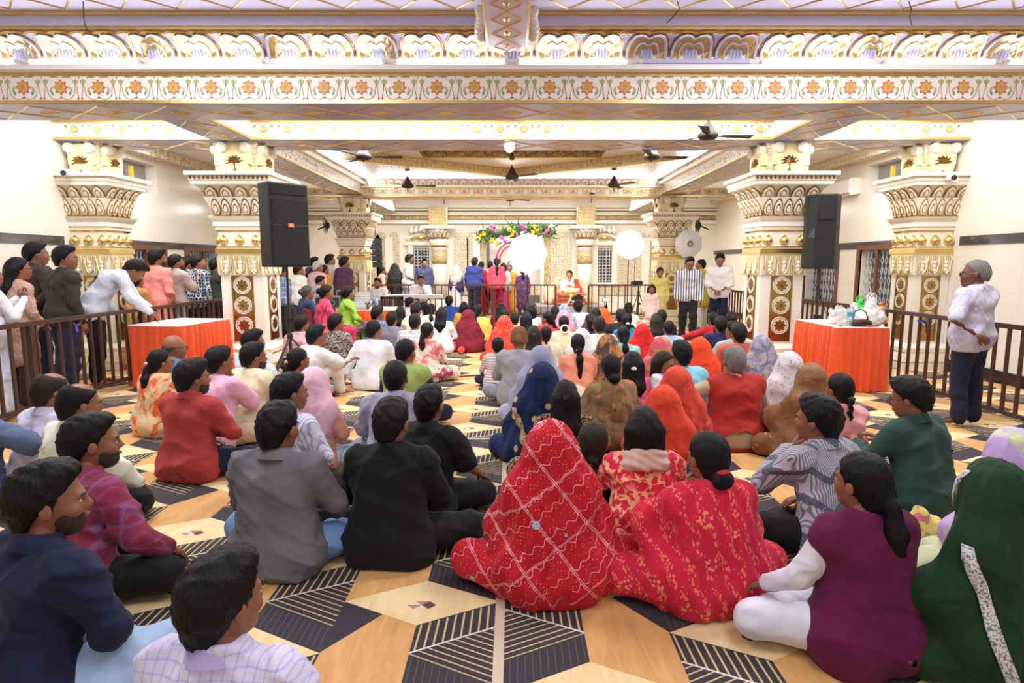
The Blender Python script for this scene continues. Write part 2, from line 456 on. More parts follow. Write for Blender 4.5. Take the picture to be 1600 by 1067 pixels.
# ---------------------------------------------------------------- people's materials
def skin(i):
    k = 'skin%d' % i
    if k in MATS: return MATS[k]
    c = [(168, 116, 88), (142, 92, 66), (112, 70, 50), (186, 138, 110)][i]
    t = NT(k); f = t.noise(30, 2)
    l = lin(c); MATS[k] = t.fin(t.mix(f, tuple(v*.88 for v in l), tuple(v*1.1 for v in l)), .5); 
    t.b.inputs['Subsurface Weight'].default_value = 0; return MATS[k]
def hairm(c):
    k = 'hair_'+c
    if k in MATS: return MATS[k]
    col = dict(stub=(.05, .033, .026), black=(.0055, .005, .006), brown=(.022, .014, .010), grey=(.16, .155, .15), white=(.5, .48, .46), mixed=(.06, .058, .056), orange=(.30, .09, .02))[c]
    t = NT(k); v = t.scalev(t.co(), (160, 160, 14)); f = t.noise(1, 3, .6, .6, v)
    t.bump(f, .8, .006); MATS[k] = t.fin(t.mix(f, tuple(x*.3 for x in col), tuple(x*1.9 for x in col)), .48, 0, Specular_IOR_Level=.22); return MATS[k]

def cloth(base, pat='plain', c2=None, c3=None, sc=1.0, rough=.85, wr=.6, sheen=0):
    """woven cloth: base colour, printed or woven pattern, fine wrinkles"""
    key = ('cloth', base if isinstance(base, str) else tuple(base), pat, c2, c3, sc, rough)
    if key in MATS: return MATS[key]
    t = NT('cloth_%d' % len(MATS)); b = lin(base); c2l = lin(c2) if c2 else tuple(v*.5 for v in b); c3l = lin(c3) if c3 else c2l
    co = t.co(); x, y, z = t.xyz()
    n = t.noise(4, 3, .6)
    col = t.mix(n, tuple(v*.86 for v in b), tuple(min(1, v*1.08) for v in b))
    def tri(v, per): return t.ma('ABSOLUTE', t.ma('SUBTRACT', t.ma('FRACT', t.ma('DIVIDE', v, per)), .5))
    if pat == 'stripe': col = t.mix(t.step(tri(x, .02*sc), .30, .36), col, c2l)
    elif pat == 'vbands':
        col = t.mix(t.step(tri(x, .05*sc), .22, .28), col, c2l)
        col = t.mix(t.ma('MULTIPLY', t.step(tri(x, .05*sc), .34, .4), t.step(t.noise(90), .45, .5)), col, c3l)
    elif pat == 'hquilt':
        t.bump(tri(z, .045*sc), .9, .02); return MATS.setdefault(key, t.fin(col, rough))
    elif pat == 'check':
        a = t.step(tri(x, .06*sc), .38, .44); bq = t.step(tri(z, .06*sc), .38, .44)
        col = t.mix(t.ma('MULTIPLY', t.ma('ADD', a, bq), .55), col, c2l)
    elif pat == 'plaid':
        a = t.step(tri(x, .11*sc), .40, .43); bq = t.step(tri(z, .11*sc), .40, .43); d = t.step(tri(x, .055*sc), .455, .47)
        col = t.mix(t.ma('MULTIPLY', t.ma('ADD', t.ma('ADD', a, bq), d), .45), col, c2l)
    elif pat == 'dots':
        d = t.voro(32/sc, rnd=.35); col = t.mix(t.step(d, .24, .19), col, c2l)
    elif pat == 'floral':
        w = t.n('ShaderNodeVectorMath', operation='ADD'); t.put(w.inputs[0], co); nz = t.n('ShaderNodeTexNoise'); t.put(nz.inputs[0], co); nz.inputs['Scale'].default_value = 12/sc
        t.put(w.inputs[1], t.scalev(nz.outputs['Color'], (.06*sc,)*3)); v = w.outputs[0]
        d = t.voro(13/sc, vec=v); e = t.voro(30/sc, 'F2', vec=v)
        col = t.mix(t.step(e, .74, .80), col, c2l); col = t.mix(t.step(d, .26, .20), col, c3l); col = t.mix(t.step(d, .09, .06), col, c2l)
    elif pat == 'sprig':
        d = t.voro(15/sc); nn = t.noise(70/sc, 2, .5); col = t.mix(t.ma('MULTIPLY', t.step(d, .30, .24), t.step(nn, .5, .54)), col, c2l)
    elif pat == 'leafvine':
        w = t.ma('ADD', x, t.ma('MULTIPLY', t.ma('SINE', t.ma('MULTIPLY', z, 40/sc)), .012*sc))
        tr = tri(t.ma('ADD', w, t.ma('MULTIPLY', z, .35)), .085*sc)
        lf = t.step(t.voro(75/sc, vec=t.scalev(co, (1, 1, .6))), .48, .40)
        col = t.mix(t.ma('MULTIPLY', t.step(tr, .30, .34), lf), col, c2l)
        d = t.voro(5.5/sc); ring = t.voro(48/sc); col = t.mix(t.ma('MULTIPLY', t.step(d, .26, .22), t.step(ring, .45, .38)), col, c3l)
        col = t.mix(t.ma('MULTIPLY', t.step(t.voro(40/sc, rnd=.5), .13, .1), t.step(tr, .28, .22)), col, c3l)
    elif pat == 'bandhani':
        d = t.voro(58/sc, rnd=.3); col = t.mix(t.step(d, .22, .17), col, c3l)
        u = t.ma('ADD', x, t.ma('MULTIPLY', z, .8)); w = t.ma('SUBTRACT', z, t.ma('MULTIPLY', x, .7))
        dash = t.step(t.ma('FRACT', t.ma('MULTIPLY', t.ma('ADD', x, z), 75)), .25, .3)
        for q, per, a in ((u, .24, .478), (u, .24, .462), (w, .30, .482)):
            band = tri(q, per*sc); f = t.step(band, a, a+.003); g = t.step(band, a+.014, a+.010)
            col = t.mix(t.ma('MULTIPLY', t.ma('MULTIPLY', f, g), dash), col, c2l)
        wav = t.ma('ADD', w, t.ma('MULTIPLY', t.ma('SINE', t.ma('MULTIPLY', u, 75/sc)), .012*sc)); wb = tri(wav, .22*sc)
        col = t.mix(t.ma('MULTIPLY', t.ma('MULTIPLY', t.step(wb, .20, .205), t.step(wb, .222, .217)), .9), col, c2l)
        sq = t.voro(6.2/sc, rnd=.8); col = t.mix(t.step(sq, .13, .115), col, (.25, .36, .55))
        col = t.mix(t.ma('MULTIPLY', t.step(sq, .13, .115), t.step(t.voro(70, rnd=0), .42, .38)), col, (.55, .62, .75))
    elif pat == 'zigzag':
        zz = t.ma('ADD', z, t.ma('MULTIPLY', tri(x, .13*sc), .11*sc)); f = tri(zz, .17*sc)
        st = t.step(tri(x, .011), .26, .32); col = t.mix(st, col, c2l)
        fg = t.noise(160, 1); col = t.mix(t.ma('MULTIPLY', t.step(f, .36, .38), t.step(fg, .30, .42)), col, c3l)
    elif pat == 'gridsq':
        ch = t.n('ShaderNodeTexChecker'); t.put(ch.inputs[0], co); ch.inputs['Scale'].default_value = 22/sc; v = t.noise(11, 0)
        col = t.mix(t.ma('MULTIPLY', ch.outputs['Fac'], t.step(v, .4, .6)), col, c2l)
    elif pat == 'patch':
        v = t.voro(10/sc, 'SMOOTH_F1'); f = t.noise(9/sc, 4, .6, 1.5); col = t.mix(t.step(f, .46, .54), col, c2l); col = t.mix(t.step(t.noise(15/sc, 3, .5, 1, t.scalev(co, (1, -1, 1))), .58, .64), col, c3l)
    elif pat == 'brush':
        v = t.scalev(co, (26/sc, 26/sc, 75/sc)); f = t.noise(1, 2, .5, 1.2, v); col = t.mix(t.step(f, .46, .5), col, c2l); col = t.mix(t.step(f, .66, .7), col, c3l)
    elif pat == 'scallop':
        d = t.voro(16/sc, 'DISTANCE_TO_EDGE', rnd=.3); col = t.mix(t.step(d, .09, .05), col, c2l)
    wv = t.noise(6, 1.5, .5, .7); fine = t.noise(260, 1)
    h = t.ma('ADD', t.ma('MULTIPLY', wv, 1.0), t.ma('MULTIPLY', fine, .03)); t.bump(h, wr, .06)
    t.b.inputs['Sheen Weight'].default_value = .04 if not sheen else sheen; t.b.inputs['Sheen Roughness'].default_value = .5
    t.b.inputs['Specular IOR Level'].default_value = .3
    MATS[key] = t.fin(col, rough); return MATS[key]
def veil(base, alpha=.6):
    key = ('veil', base, alpha)
    if key in MATS: return MATS[key]
    t = NT('veil_%d' % len(MATS)); t.bump(t.noise(9, 3, .5, .8), .3, .02); MATS[key] = t.fin(lin(base), .7, 0, Alpha=alpha); return MATS[key]

# ---------------------------------------------------------------- figures
def A(*v): return np.array(v, np.float32)
def joints(pose, g, lean, arms, legs, fat):
    """joint positions in a frame that faces +y, feet / seat on z=0, for a 0.86 m sitting or 1.72 m standing adult"""
    J = {}; w = 1 if g != 'w' else .88
    if pose == 'sit': P = A(0, 0, .115); up = 0
    elif pose == 'chair': P = A(0, 0, .53); up = .415
    else: P = A(0, 0, .93); up = .815
    L = lean
    J['P'] = P; J['W'] = P+A(0, L*.3, .165); J['C'] = P+A(0, L*.7, .32); J['N'] = P+A(0, L, .455); J['H'] = P+A(0, L*1.15+.03, .62)
    if pose == 'bow':   # standing, folded forward over a rail
        J['W'] = P+A(0, .06, .14); J['C'] = P+A(0, .2, .31); J['N'] = P+A(0, .33, .40); J['H'] = P+A(0, .47, .45)
    for i, s in enumerate((-1, 1)):
        n = 'LR'[i]; base = J['N']+A(0, -.005, -.035); am = arms[i]; lg = legs[i] if legs else 'cross'
        sh = base+A(s*.185*w, 0, 0); J['S'+n] = sh
        hd = None; pn = (0, 0, -1); curl = .7
        if pose in ('stand', 'bow'):
            E_ = {'down': (sh+A(s*.06, -.03, -.285), sh+A(s*.06, .04, -.53)), 'hip': (sh+A(s*.2, -.07, -.25), sh+A(s*-.03, -.165, -.40)),
                  'front': (sh+A(s*.06, .0, -.28), sh+A(s*-.14, .2, -.42)), 'rail': (sh+A(s*.07, .10, -.26), sh+A(s*.0, .27, -.42)),
                  'up': (sh+A(s*.05, .14, -.24), sh+A(s*-.09, .30, -.04)), 'chin': (sh+A(s*.03, .16, -.25), sh+A(s*-.13, .15, .06)), 'fold': (sh+A(s*.07, .07, -.27), sh+A(s*-.2, .2, -.26)),
                  'carry': (sh+A(s*.06, .06, -.27), sh+A(s*-.1, .27, -.24)), 'back': (sh+A(s*.08, -.08, -.28), sh+A(s*-.12, -.18, -.47))}[am]
            pn = {'down': (-s, 0, 0), 'hip': (0, 1, .3), 'back': (0, 1, 0)}.get(am, (0, -1, -.3))
        else:
            z = up
            E_ = {'lap': (A(s*.265*w, L+.08, .31+z), A(s*.09, .29, .21+z)), 'knee': (A(s*.285*w, L+.06, .33+z), A(s*.30, .27, .215+z)),
                  'chin': (A(s*.21, L+.22, .34+z), A(s*.06, L+.15, .56+z)), 'floor': (A(s*.31, L-.08, .31), A(s*.36, L-.16, .04)),
                  'fold': (A(s*.27*w, L+.09, .33+z), A(s*-.04, L+.22, .31+z)), 'phone': (A(s*.26, L+.13, .32+z), A(s*.13, L+.30, .38+z)),
                  'pray': (A(s*.25, L+.16, .34+z), A(s*.03, L+.25, .52+z)), 'out': (A(s*.44, L+.06, .42+z), A(s*.62, L+.18, .35+z)), 'kneeup': (A(s*.3, L+.18, .40), A(s*.2, L+.40, .43)),
                  'desk': (A(s*.27, L+.10, .32+z), A(s*.14, L+.36, .30+z))}[am]
            if am in ('chin', 'pray'): pn = (-s*.6, -.6, 0)
            if am == 'floor': curl = .25
        J['E'+n], J['Wr'+n] = E_[0].astype(np.float32), E_[1].astype(np.float32)
        d = J['Wr'+n]-J['E'+n]
        if am == 'floor': d = A(s*.3, -.8, -.1)
        J['hd'+n] = (d, pn, curl)
        if pose in ('stand', 'bow'):
            st = {'cross': 0, 'fwd': .16, 'aft': -.14, 'wide': 0}[lg]; wd = .13 if lg == 'wide' else .1
            J['Hp'+n] = P+A(s*.085, 0, -.03); J['K'+n] = A(s*wd, .02+st*.7, .49); J['A'+n] = A(s*wd*1.05, -.02+st, .085); J['T'+n] = A(s*(wd+.03), .15+st, .03)
        elif pose == 'chair':
            J['Hp'+n] = P+A(s*.09, .03, -.02); J['K'+n] = A(s*.12, .44, .5); J['A'+n] = A(s*.12, .42, .09); J['T'+n] = A(s*.13, .58, .03)
        else:
            J['Hp'+n] = A(s*.09, .02, .115)
            if lg == 'up': J['K'+n] = A(s*.17, .33, .45); J['A'+n] = A(s*.15, .42, .07); J['T'+n] = A(s*.17, .58, .03)
            elif lg == 'side': J['K'+n] = A(s*.12+.26, .26, .11); J['A'+n] = A(s*.10+.30, -.02, .06); J['T'+n] = A(s*.1+.36, -.14, .03)
            elif lg == 'sideL': J['K'+n] = A(s*.12-.26, .26, .11); J['A'+n] = A(s*.10-.30, -.02, .06); J['T'+n] = A(s*.1-.36, -.14, .03)
            elif lg == 'wide': J['K'+n] = A(s*.41, .18, .115); J['A'+n] = A(s*.02, .34, .06); J['T'+n] = A(-s*.1, .38, .035)
            elif lg == 'tuck': J['K'+n] = A(s*.28, .38, .14); J['A'+n] = A(s*.25, .04, .06); J['T'+n] = A(s*.39, .03, .032)
            elif lg == 'shinout': J['K'+n] = A(s*.38, .22, .13); J['A'+n] = A(s*.17, .44, .055); J['T'+n] = A(s*.26, .56, .035)
            else: J['K'+n] = A(s*.35, .22, .115); J['A'+n] = A(-s*.05, .36, .055); J['T'+n] = A(-s*.16, .36, .04)
    return J

def bounds(J, m=.2):
    pts = np.array([v for k, v in J.items() if not k.startswith('hd')]); return pts.min(0)-m, pts.max(0)+m
def torso(S, J, inf, fat, g, hem=0):
    f = fat; w = 1 if g != 'w' else .9
    for s in (-1, 1):
        S.cone(J['P']+A(s*.075, 0, .01), (.108*f+inf+hem), J['W']+A(s*.062, 0, 0), .098*f+inf*1.1, .04)
        S.cone(J['W']+A(s*.062, 0, 0), .098*f+inf*1.1, J['C']+A(s*.078*w, 0, .01), .102*f*w+inf, .04)
        n = 'LR'[(s+1)//2]
        S.cone(J['C']+A(s*.07*w, 0, .03), .098*w+inf, J['S'+n]+A(-s*.03, 0, -.012), .062*w+inf, .05)
        S.cone(J['N']+A(s*.012, -.01, .02), .047+inf*.5, J['S'+n]+A(-s*.015, 0, .0), .052*w+inf*.8, .04)
    S.cone(J['P']+A(-.09, 0, 0), .118*f+inf+hem, J['P']+A(.09, 0, 0), .118*f+inf+hem, .05)
    return S
def arm(S, J, n, inf, g, part='all', k=.03):
    w = 1 if g != 'w' else .86; a, b, c = J['S'+n], J['E'+n], J['Wr'+n]
    if part == 'short':
        S.cone(a, .057*w+inf, a+(b-a)*.82, .056*w+inf, k); return
    S.cone(a, .055*w+inf, b, .043*w+inf, k)
    if part in ('all', 'long'): S.cone(b, .042*w+inf, b+(c-b)*(1 if part == 'all' else .93), .028*w+inf*.8, .02)
    if part == 'roll': S.cone(b, .042*w+inf, b+(c-b)*.35, .038*w+inf, .02)
def leg(S, J, n, inf, g, upto=1, k=.035, fl=0):
    h, kn, a = J['Hp'+n], J['K'+n], J['A'+n]
    S.cone(h, .092+inf, kn, .064+inf, .05); S.cone(kn, .062+inf, kn+(a-kn)*.35, .058+inf, k); S.cone(kn+(a-kn)*.35, .058+inf, kn+(a-kn)*upto, .038+inf+fl, k)
def foot(S, J, n, toes):
    a, t = J['A'+n], J['T'+n]; S.cone(a, .037, a+A(0, 0, -.025), .04, .02); S.cone(a+A(0, 0, -.02), .036, t, .026, .02)
    if toes:
        d = t-a; d /= np.linalg.norm(d)+1e-9; sd = np.cross(d, A(0, 0, 1)); sg = 1 if n == 'L' else -1
        S.cone(t-d*.03+sd*.012, .026, t-d*.02-sd*.014, .022, .015)
        for i, (o, l, r) in enumerate(((.026, .034, .013), (.010, .034, .0095), (-.004, .03, .009), (-.017, .025, .0085), (-.029, .018, .008))): S.cone(t+sd*o*sg, r, t+d*l+sd*o*sg*1.15-A(0, 0, .006), r*.9, .004)
def wrinkle(seed, amp, zfreq=24):
    """loose cloth: soft waves with a few sharper creases"""
    rg = np.random.RandomState(seed); a = rg.uniform(0, 6.28, 8); amp = amp*1.15
    def f(x, y, z):
        d = amp*(np.sin(z*zfreq*.7+4*np.sin(x*6+a[0])+3*y+a[1])*.45+np.sin(x*17+z*13+3*np.sin(z*7+a[2])+a[3])*.5)
        for k, (u, v, w) in enumerate(((13, 6, 15), (-15, 5, 12), (4, 9, 21))):
            r = 1-np.abs(np.sin(x*u+y*v+z*w+1.6*np.sin(x*7+z*5+a[4+k])+a[k])); d = d-amp*2.0*r**3*(.55+.45*np.sin(x*5-z*6+a[7]+k))
        return d
    return f
def pleats(seed, amp, n=16, ztop=.8):
    rg = np.random.RandomState(seed); a = rg.uniform(0, 6.28, 4)
    return lambda x, y, z: amp*(.35+.9*np.clip(1-z/ztop, 0, 1))*(np.sin(np.arctan2(x, y-.05)*n+2.5*np.sin(z*5+a[0])+a[1])+.6*np.sin(np.arctan2(x, y-.05)*n*.47-z*13+a[2])+.5*np.sin(z*16+x*11+a[3]))

MESH = {}
def cached(key, fn, nm):
    if key not in MESH: MESH[key] = np_mesh('%s_mesh' % key[0], fn(), [None]*nm)
    return MESH[key]
def hang(name, me, root, mats):
    o = link(name, me, root)
    for i, m in enumerate(mats):
        o.material_slots[i].link = 'OBJECT'; o.material_slots[i].material = m
    return o

NP = [0]
def person(label, px=None, py=None, H=None, yaw=0, pose='sit', g='m', hair='short', hc='black', top=None, bot=None, sl='long', arms=('lap', 'lap'),
           legs=('cross', 'cross'), lean=.05, head=(0, 0), cover=None, cm=None, sk=1, fat=1.0, beard=False, pos=None, coll=True, kurta=0, group='seated listeners',
           cat='person', seed=None, extra=None, glasses=False, tie=None, bib=None, band=None, toes=False, wk=.0068, hide=()):
    NP[0] += 1; seed = NP[0] if seed is None else seed
    full = .872 if pose == 'sit' else (1.275 if pose == 'chair' else 1.675)
    if pose == 'bow': full = 1.5
    if H is None: H = {'sit': .86, 'chair': 1.25, 'stand': 1.68, 'bow': 1.5}[pose]*(.95 if g == 'w' else 1)
    s = H/full
    if cover in ('head', 'hijab', 'short'): s = H/(full+.02)
    J = joints(pose, g, lean, arms, legs, fat)
    hy, hp = head
    if pose == 'bow': hp = hp-50
    Hm = Matrix.Translation(Vector(J['H'])) @ Euler((R(hp), 0, 0)).to_matrix().to_4x4() @ Matrix.Identity(4)
    Hm = Matrix.Translation(Vector(J['H'])) @ (Matrix.Rotation(R(hy), 4, 'Z') @ Matrix.Rotation(R(hp), 4, 'X'))
    HS = Matrix.Scale({'w': 1.04, 'c': 1.3}.get(g, 1.1)*(1.22 if (pose == 'sit' and H < .7 and g != 'c') else 1), 4); HmS = Hm @ HS
    off = Vector((J['H'][0]*s, J['H'][1]*s, 0)); off.rotate(Euler((0, 0, R(yaw))))
    if pos is None: q = at_z(px, py, H); pos = (q.x-off.x, q.y-off.y, 0)
    elif len(pos) == 2: pos = (*pos, 0)
    Yd = max(1.5, math.hypot(pos[0], pos[1])); vox = min(.030, max(.0118, .0040*Yd))/s; hv = min(.016, max(.0065, .0023*Yd)); hv = round(hv/.002)*.002+.0005
    vox = round(vox, 3)
    root = empty('person', pos, R(yaw), label, cat, group); root.scale = (s,)*3
    if cover or bib: wk = min(wk, .003)
    lo, hi = bounds(J); lo[2] = -.02
    base_key = (pose, g, lean, tuple(arms), tuple(legs), fat, vox)
    near = vox < .016
    # --- body: one continuous surface with head and hands
    def f_body():
        bv = vox*1.45; S = SDF(lo, hi, bv); torso(S, J, -.012, fat, g)
        for n in 'LR': arm(S, J, n, -.006, g); leg(S, J, n, -.010, g); foot(S, J, n, toes)
        S.cone(J['N']+A(0, .004, -.01), .05, J['H']+A(0, -.03, -.09), .05, .03)
        if pose != 'stand': S.floor(.006)
        P = [(*S.nets(), 0)]
        hs = .86 if g == 'w' else .95
        for i, n in enumerate('LR'):
            d, pn, cu = J['hd'+n]; P.append((*place_hand(J['Wr'+n], d, pn, (-1, 1)[i], cu, hs), 0))
        M = Hm @ HS
        for v, qd, mi in head_parts(hv): P.append((*q_xf((v, qd), M), mi))
        return P
    tsk = skin(sk)
    b = hang('body', cached(('body',)+base_key+(hy, hp, hv, toes), f_body, 4), root, [tsk, plain('eye_white', (188, 178, 170), .4), plain('iris_dark', (22, 15, 12), .3), plain('lips', (130, 70, 62), .5)])
    # --- hair
    if cover in ('head', 'short') and hair in ('bun', 'lowbun'): hair = 'cap'
    if hair and cover not in ('hijab',):
        M = Hm @ HS
        ho = hang('hair', cached(('hair', hair, hv, tuple(np.round(np.array(HmS).ravel(), 3)), g), lambda: [(*q_xf((v, q), M), mi) for v, q, mi in hair_parts(hair, hv)], 1), root, [hairm(hc)])
        if tie:
            zz = -.05 if hair in ('pony', 'longpony', 'braid') else -.02
            m = MB(); m.ball(M @ Vector((0, -.128, zz)), (.034, .026, .022), 10, 6); m.build('hair_tie', plain('tie_'+tie, tie, .6), ho, True)
    if beard: hang('beard', cached(('beard', hv, tuple(np.round(np.array(HmS).ravel(), 3))), lambda: [(*q_xf((v, q), HmS), mi) for v, q, mi in beard_parts(hv)], 1), root, [hairm('stub' if hc == 'black' else hc)])
    if glasses:
        m = MB()
        for sx in (-1, 1):
            m.tube([HmS @ Vector((sx*.033+.021*math.cos(a), .106, -.006+.017*math.sin(a))) for a in np.linspace(0, 6.283, 11)], .0022, 5)
            m.tube([HmS @ Vector(p) for p in ((sx*.054, .104, 0), (sx*.078, .05, .003), (sx*.083, -.01, .003), (sx*.084, -.03, -.012))], .0022, 5)
        m.tube([HmS @ Vector(p) for p in ((-.012, .108, 0), (.012, .108, 0))], .002, 5); m.build('glasses', plain('glasses_dark', (30, 26, 24), .3), root)
    # --- lower garment
    sit = pose == 'sit'
    def f_legs():
        S = SDF(lo, hi, vox)
        for n in 'LR': leg(S, J, n, .014, g, .97, fl=.012)
        S.cone(J['P']+A(-.08, 0, -.01), .125*fat, J['P']+A(.08, 0, -.01), .125*fat, .05)
        S.field(wrinkle(seed, wk*.8, 30)); S.floor(.004) if sit else None
        return [(*S.nets(), 0)]
    def f_skirt():
        S = SDF(lo-A(.08, .08, 0), hi+A(.08, .08, 0), vox)
        if sit:
            for i, n in enumerate('LR'):
                S.cone(J['Hp'+n]+A(0, -.02, 0), .15*fat, J['K'+n], .098, .08); S.cone(J['K'+n]-A(0, 0, .02), .085, J['A'+n]+A(0, .02, -.01), .085, .07)
            S.cone(J['P']+A(-.1, -.02, 0), .145*fat, J['P']+A(.1, -.02, 0), .145*fat, .06); S.cone(J['P'], .15*fat, J['W'], .12*fat, .06)
            S.field(pleats(seed, .006, 13)).floor(.003)
        else:
            a = J['AL']*.5+J['AR']*.5; zt = .04 if kurta != 1 else .42
            S.cone(J['P']+A(0, 0, .06), .155*fat, A(a[0], a[1], zt+.16), .2*fat, .06); S.cone(A(a[0]-.06, a[1], zt+.16), .18*fat, A(a[0]+.06, a[1], zt+.16), .18*fat, .06)
            for n in 'LR': S.cone(J['K'+n], .11, np.array((J['A'+n][0], J['A'+n][1], zt+.1)), .1, .06)
            S.cut(lambda x, y, z: zt-z+0*x+0*y); S.field(lambda x, y, z: .010*np.clip((1.0-z), 0, 1)*np.sin(np.arctan2(x-a[0], y-a[1])*13+1.2*np.sin(z*3+seed)))
        return [(*S.nets(), 0)]
    if bot is not None and 'bot' not in hide:
        kind, bm = bot if isinstance(bot, tuple) else ('trousers', bot)
        hang(kind, cached(('trousers' if kind in ('trousers', 'jeans', 'leggings') else 'skirt',)+base_key+(kurta, seed if near else seed % 3), f_legs if kind in ('trousers', 'jeans', 'leggings') else f_skirt, 1), root, [bm])
    # --- upper garment
    def f_top():
        S = SDF(lo, hi, vox); torso(S, J, .016, fat, g, hem=.012 if sit else 0)
        for n in 'LR':
            if sl != 'none': arm(S, J, n, .016 if sl != 'short' else .02, g, sl)
        if sit:
            S.cone(J['P']+A(-.09, -.025, -.03), .125*fat, J['P']+A(.09, -.025, -.03), .125*fat, .06)
            for s_ in (-1, 1): S.cone(J['P']+A(s_*.13*fat, -.03, -.07), .088, J['P']+A(s_*.10*fat, -.01, .12), .095, .05)
            S.cone(J['P']+A(-.12*fat, -.045, -.08), .085, J['P']+A(.12*fat, -.045, -.08), .085, .05)
        elif kurta:
            zb = kurta if kurta > .2 else .55
            S.cone(J['P'], .15*fat, A(0, .01, zb+.1), .17*fat, .05)
            for s_ in (-1, 1): S.cone(J['P']+A(s_*.07, 0, 0), .125*fat, A(s_*.1, .01, zb+.08), .13*fat, .05)
            S.cut(lambda x, y, z: zb-z+0*x+0*y)
        elif pose != 'chair':
            for s_ in (-1, 1): S.cone(J['P']+A(s_*.07, 0, 0), .125*fat, J['P']+A(s_*.075, .0, -.1), .118*fat, .04)
            S.cut(lambda x, y, z: J['P'][2]-.15-z+0*x+0*y)
        S.cone(J['N']+A(0, -.012, -.04), .07, J['N']+A(0, -.008, .02), .062, .03)
        S.field(wrinkle(seed, wk))
        if sit: S.floor(.003)
        nb = J['N']
        S.ell((nb[0], nb[1]+.012, nb[2]+.098), (.070, .07, .05), .012, 's')
        P = [(*S.nets(), 0)]
        return P
    if top is not None and 'top' not in hide:
        nm = 'shirt' if g == 'm' else 'blouse'
        o = hang(nm, cached(('top',)+base_key+(sl, kurta, seed if near else seed % 3, wk), f_top, 1), root, [top])
        if coll and vox < .022:
            N = Vector(J['N']); tilt = Matrix.Rotation(R(-14), 3, 'X'); m = MB(); n = 22; vs = []
            for j, (rr, zz) in enumerate(((.082, .016), (.070, .072), (.076, .066), (.094, .012))):
                for i in range(n+1):
                    a = R(-250+320*i/n); vs.append(N + tilt @ Vector((rr*math.cos(a), rr*.95*math.sin(a)-.012, zz)))
            m.add(vs, [(j*(n+1)+i, j*(n+1)+i+1, (j+1)*(n+1)+i+1, (j+1)*(n+1)+i) for j in range(3) for i in range(n)])
            m.build('collar', coll if not isinstance(coll, bool) else top, o, True)
    # --- draped cloth
    if cover:
        Hc = J['H']; up = J['P'][2]-.115
        def f_cover():
            S = SDF(lo-A(.1, .1, 0), hi+A(.1, .1, .06), vox)
            P, W_, Ch, N = J['P'], J['W'], J['C'], J['N']
            if cover in ('head', 'short', 'hijab'):
                S.ell(tuple(Hc+A(0, -.014, .034)), (.100, .118, .112), 0)
                S.cone(Hc+A(0, -.035, .0), .108, N+A(0, -.02, .0), .115, .06)
                for s_ in (-1, 1):
                    n = 'LR'[(s_+1)//2]; S.cone(Hc+A(s_*.04, -.02, -.03), .09, J['S'+n]+A(-s_*.015, -.01, -.01), .088, .07)
                if cover != 'head':
                    for s_ in (-1, 1): S.cone(J['S'+('L' if s_ < 0 else 'R')]+A(-s_*.03, -.01, -.02), .095, Ch+A(s_*.09, -.03, -.06), .125, .06)
                    S.cone(N+A(0, -.02, 0), .11, Ch+A(0, -.05, -.12), .125, .06)
            if cover in ('head', 'shawl'):
                for s_ in (-1, 1):
                    n = 'LR'[(s_+1)//2]
                    S.cone(J['S'+n]+A(-s_*.02, 0, -.01), .088, J['E'+n], .09, .07); S.cone(J['E'+n], .09, P+A(s_*.19, .02, .06), .12, .09)
                    S.cone(N+A(s_*.03, -.01, -.02), .085, Ch+A(s_*.07, 0, 0), .13, .06); S.cone(Ch+A(s_*.07, 0, 0), .128, P+A(s_*.09, -.02, 0), .15*fat, .06)
                    if sit: S.cone(P+A(s_*.12, 0, -.01), .14*fat, P+A(s_*.26, .10, -.03), .11, .08)
                if cover == 'shawl': S.cone(J['SL']+A(.02, 0, 0), .085, J['SR']+A(-.02, 0, 0), .085, .05)
            if cover == 'head' and not sit: S.cut(lambda x, y, z: J['P'][2]-.12-z+0*x+0*y)
            S.field(pleats(seed, .0085 if cover != 'short' else .006, 15, .75+up))
            if cover in ('head', 'short', 'hijab'): S.ell(tuple(Hc+A(0, .125, -.005)), (.072, .105, .125), .02, 's')
            if cover == 'shawl': S.ell((N[0], N[1]-.0, N[2]+.1), (.075, .08, .085), .02, 's')
            if sit: S.floor(.002)
            f_cover.S = S
            return [(*S.nets(), 0)]
        ck = ('cover',)+base_key+(cover, seed if near else seed % 3)
        if band: MESH.pop(ck, None)
        cv = hang({'head': 'draped_veil', 'short': 'headscarf', 'hijab': 'headscarf', 'shawl': 'shawl'}[cover], cached(ck, f_cover, 1), root, [cm])
        if band:
            S = f_cover.S; bmats, paths = band
            for path, w_ in paths:
                vs = []; fs = []
                for (az, zz) in path:
                    for dz in (-w_/2, w_/2):
                        a = R(az+dz*170); cx, cy = (Hc[0], Hc[1]-.01) if zz > .62 else (0, .03)
                        p = S.hit((cx+.75*math.sin(a), cy+.75*math.cos(a), zz), (-math.sin(a), -math.cos(a), 0)); out = np.array((math.sin(a), math.cos(a), 0))
                        vs.append(tuple(p+out*.008))
                fs = [(2*i, 2*i+1, 2*i+3, 2*i+2) for i in range(len(path)-1)]
                m = MB().add(vs, fs); me = m.build('border', bmats, cv, True); sm = me.modifiers.new('s', 'SOLIDIFY'); sm.thickness = .006; sm.offset = 0
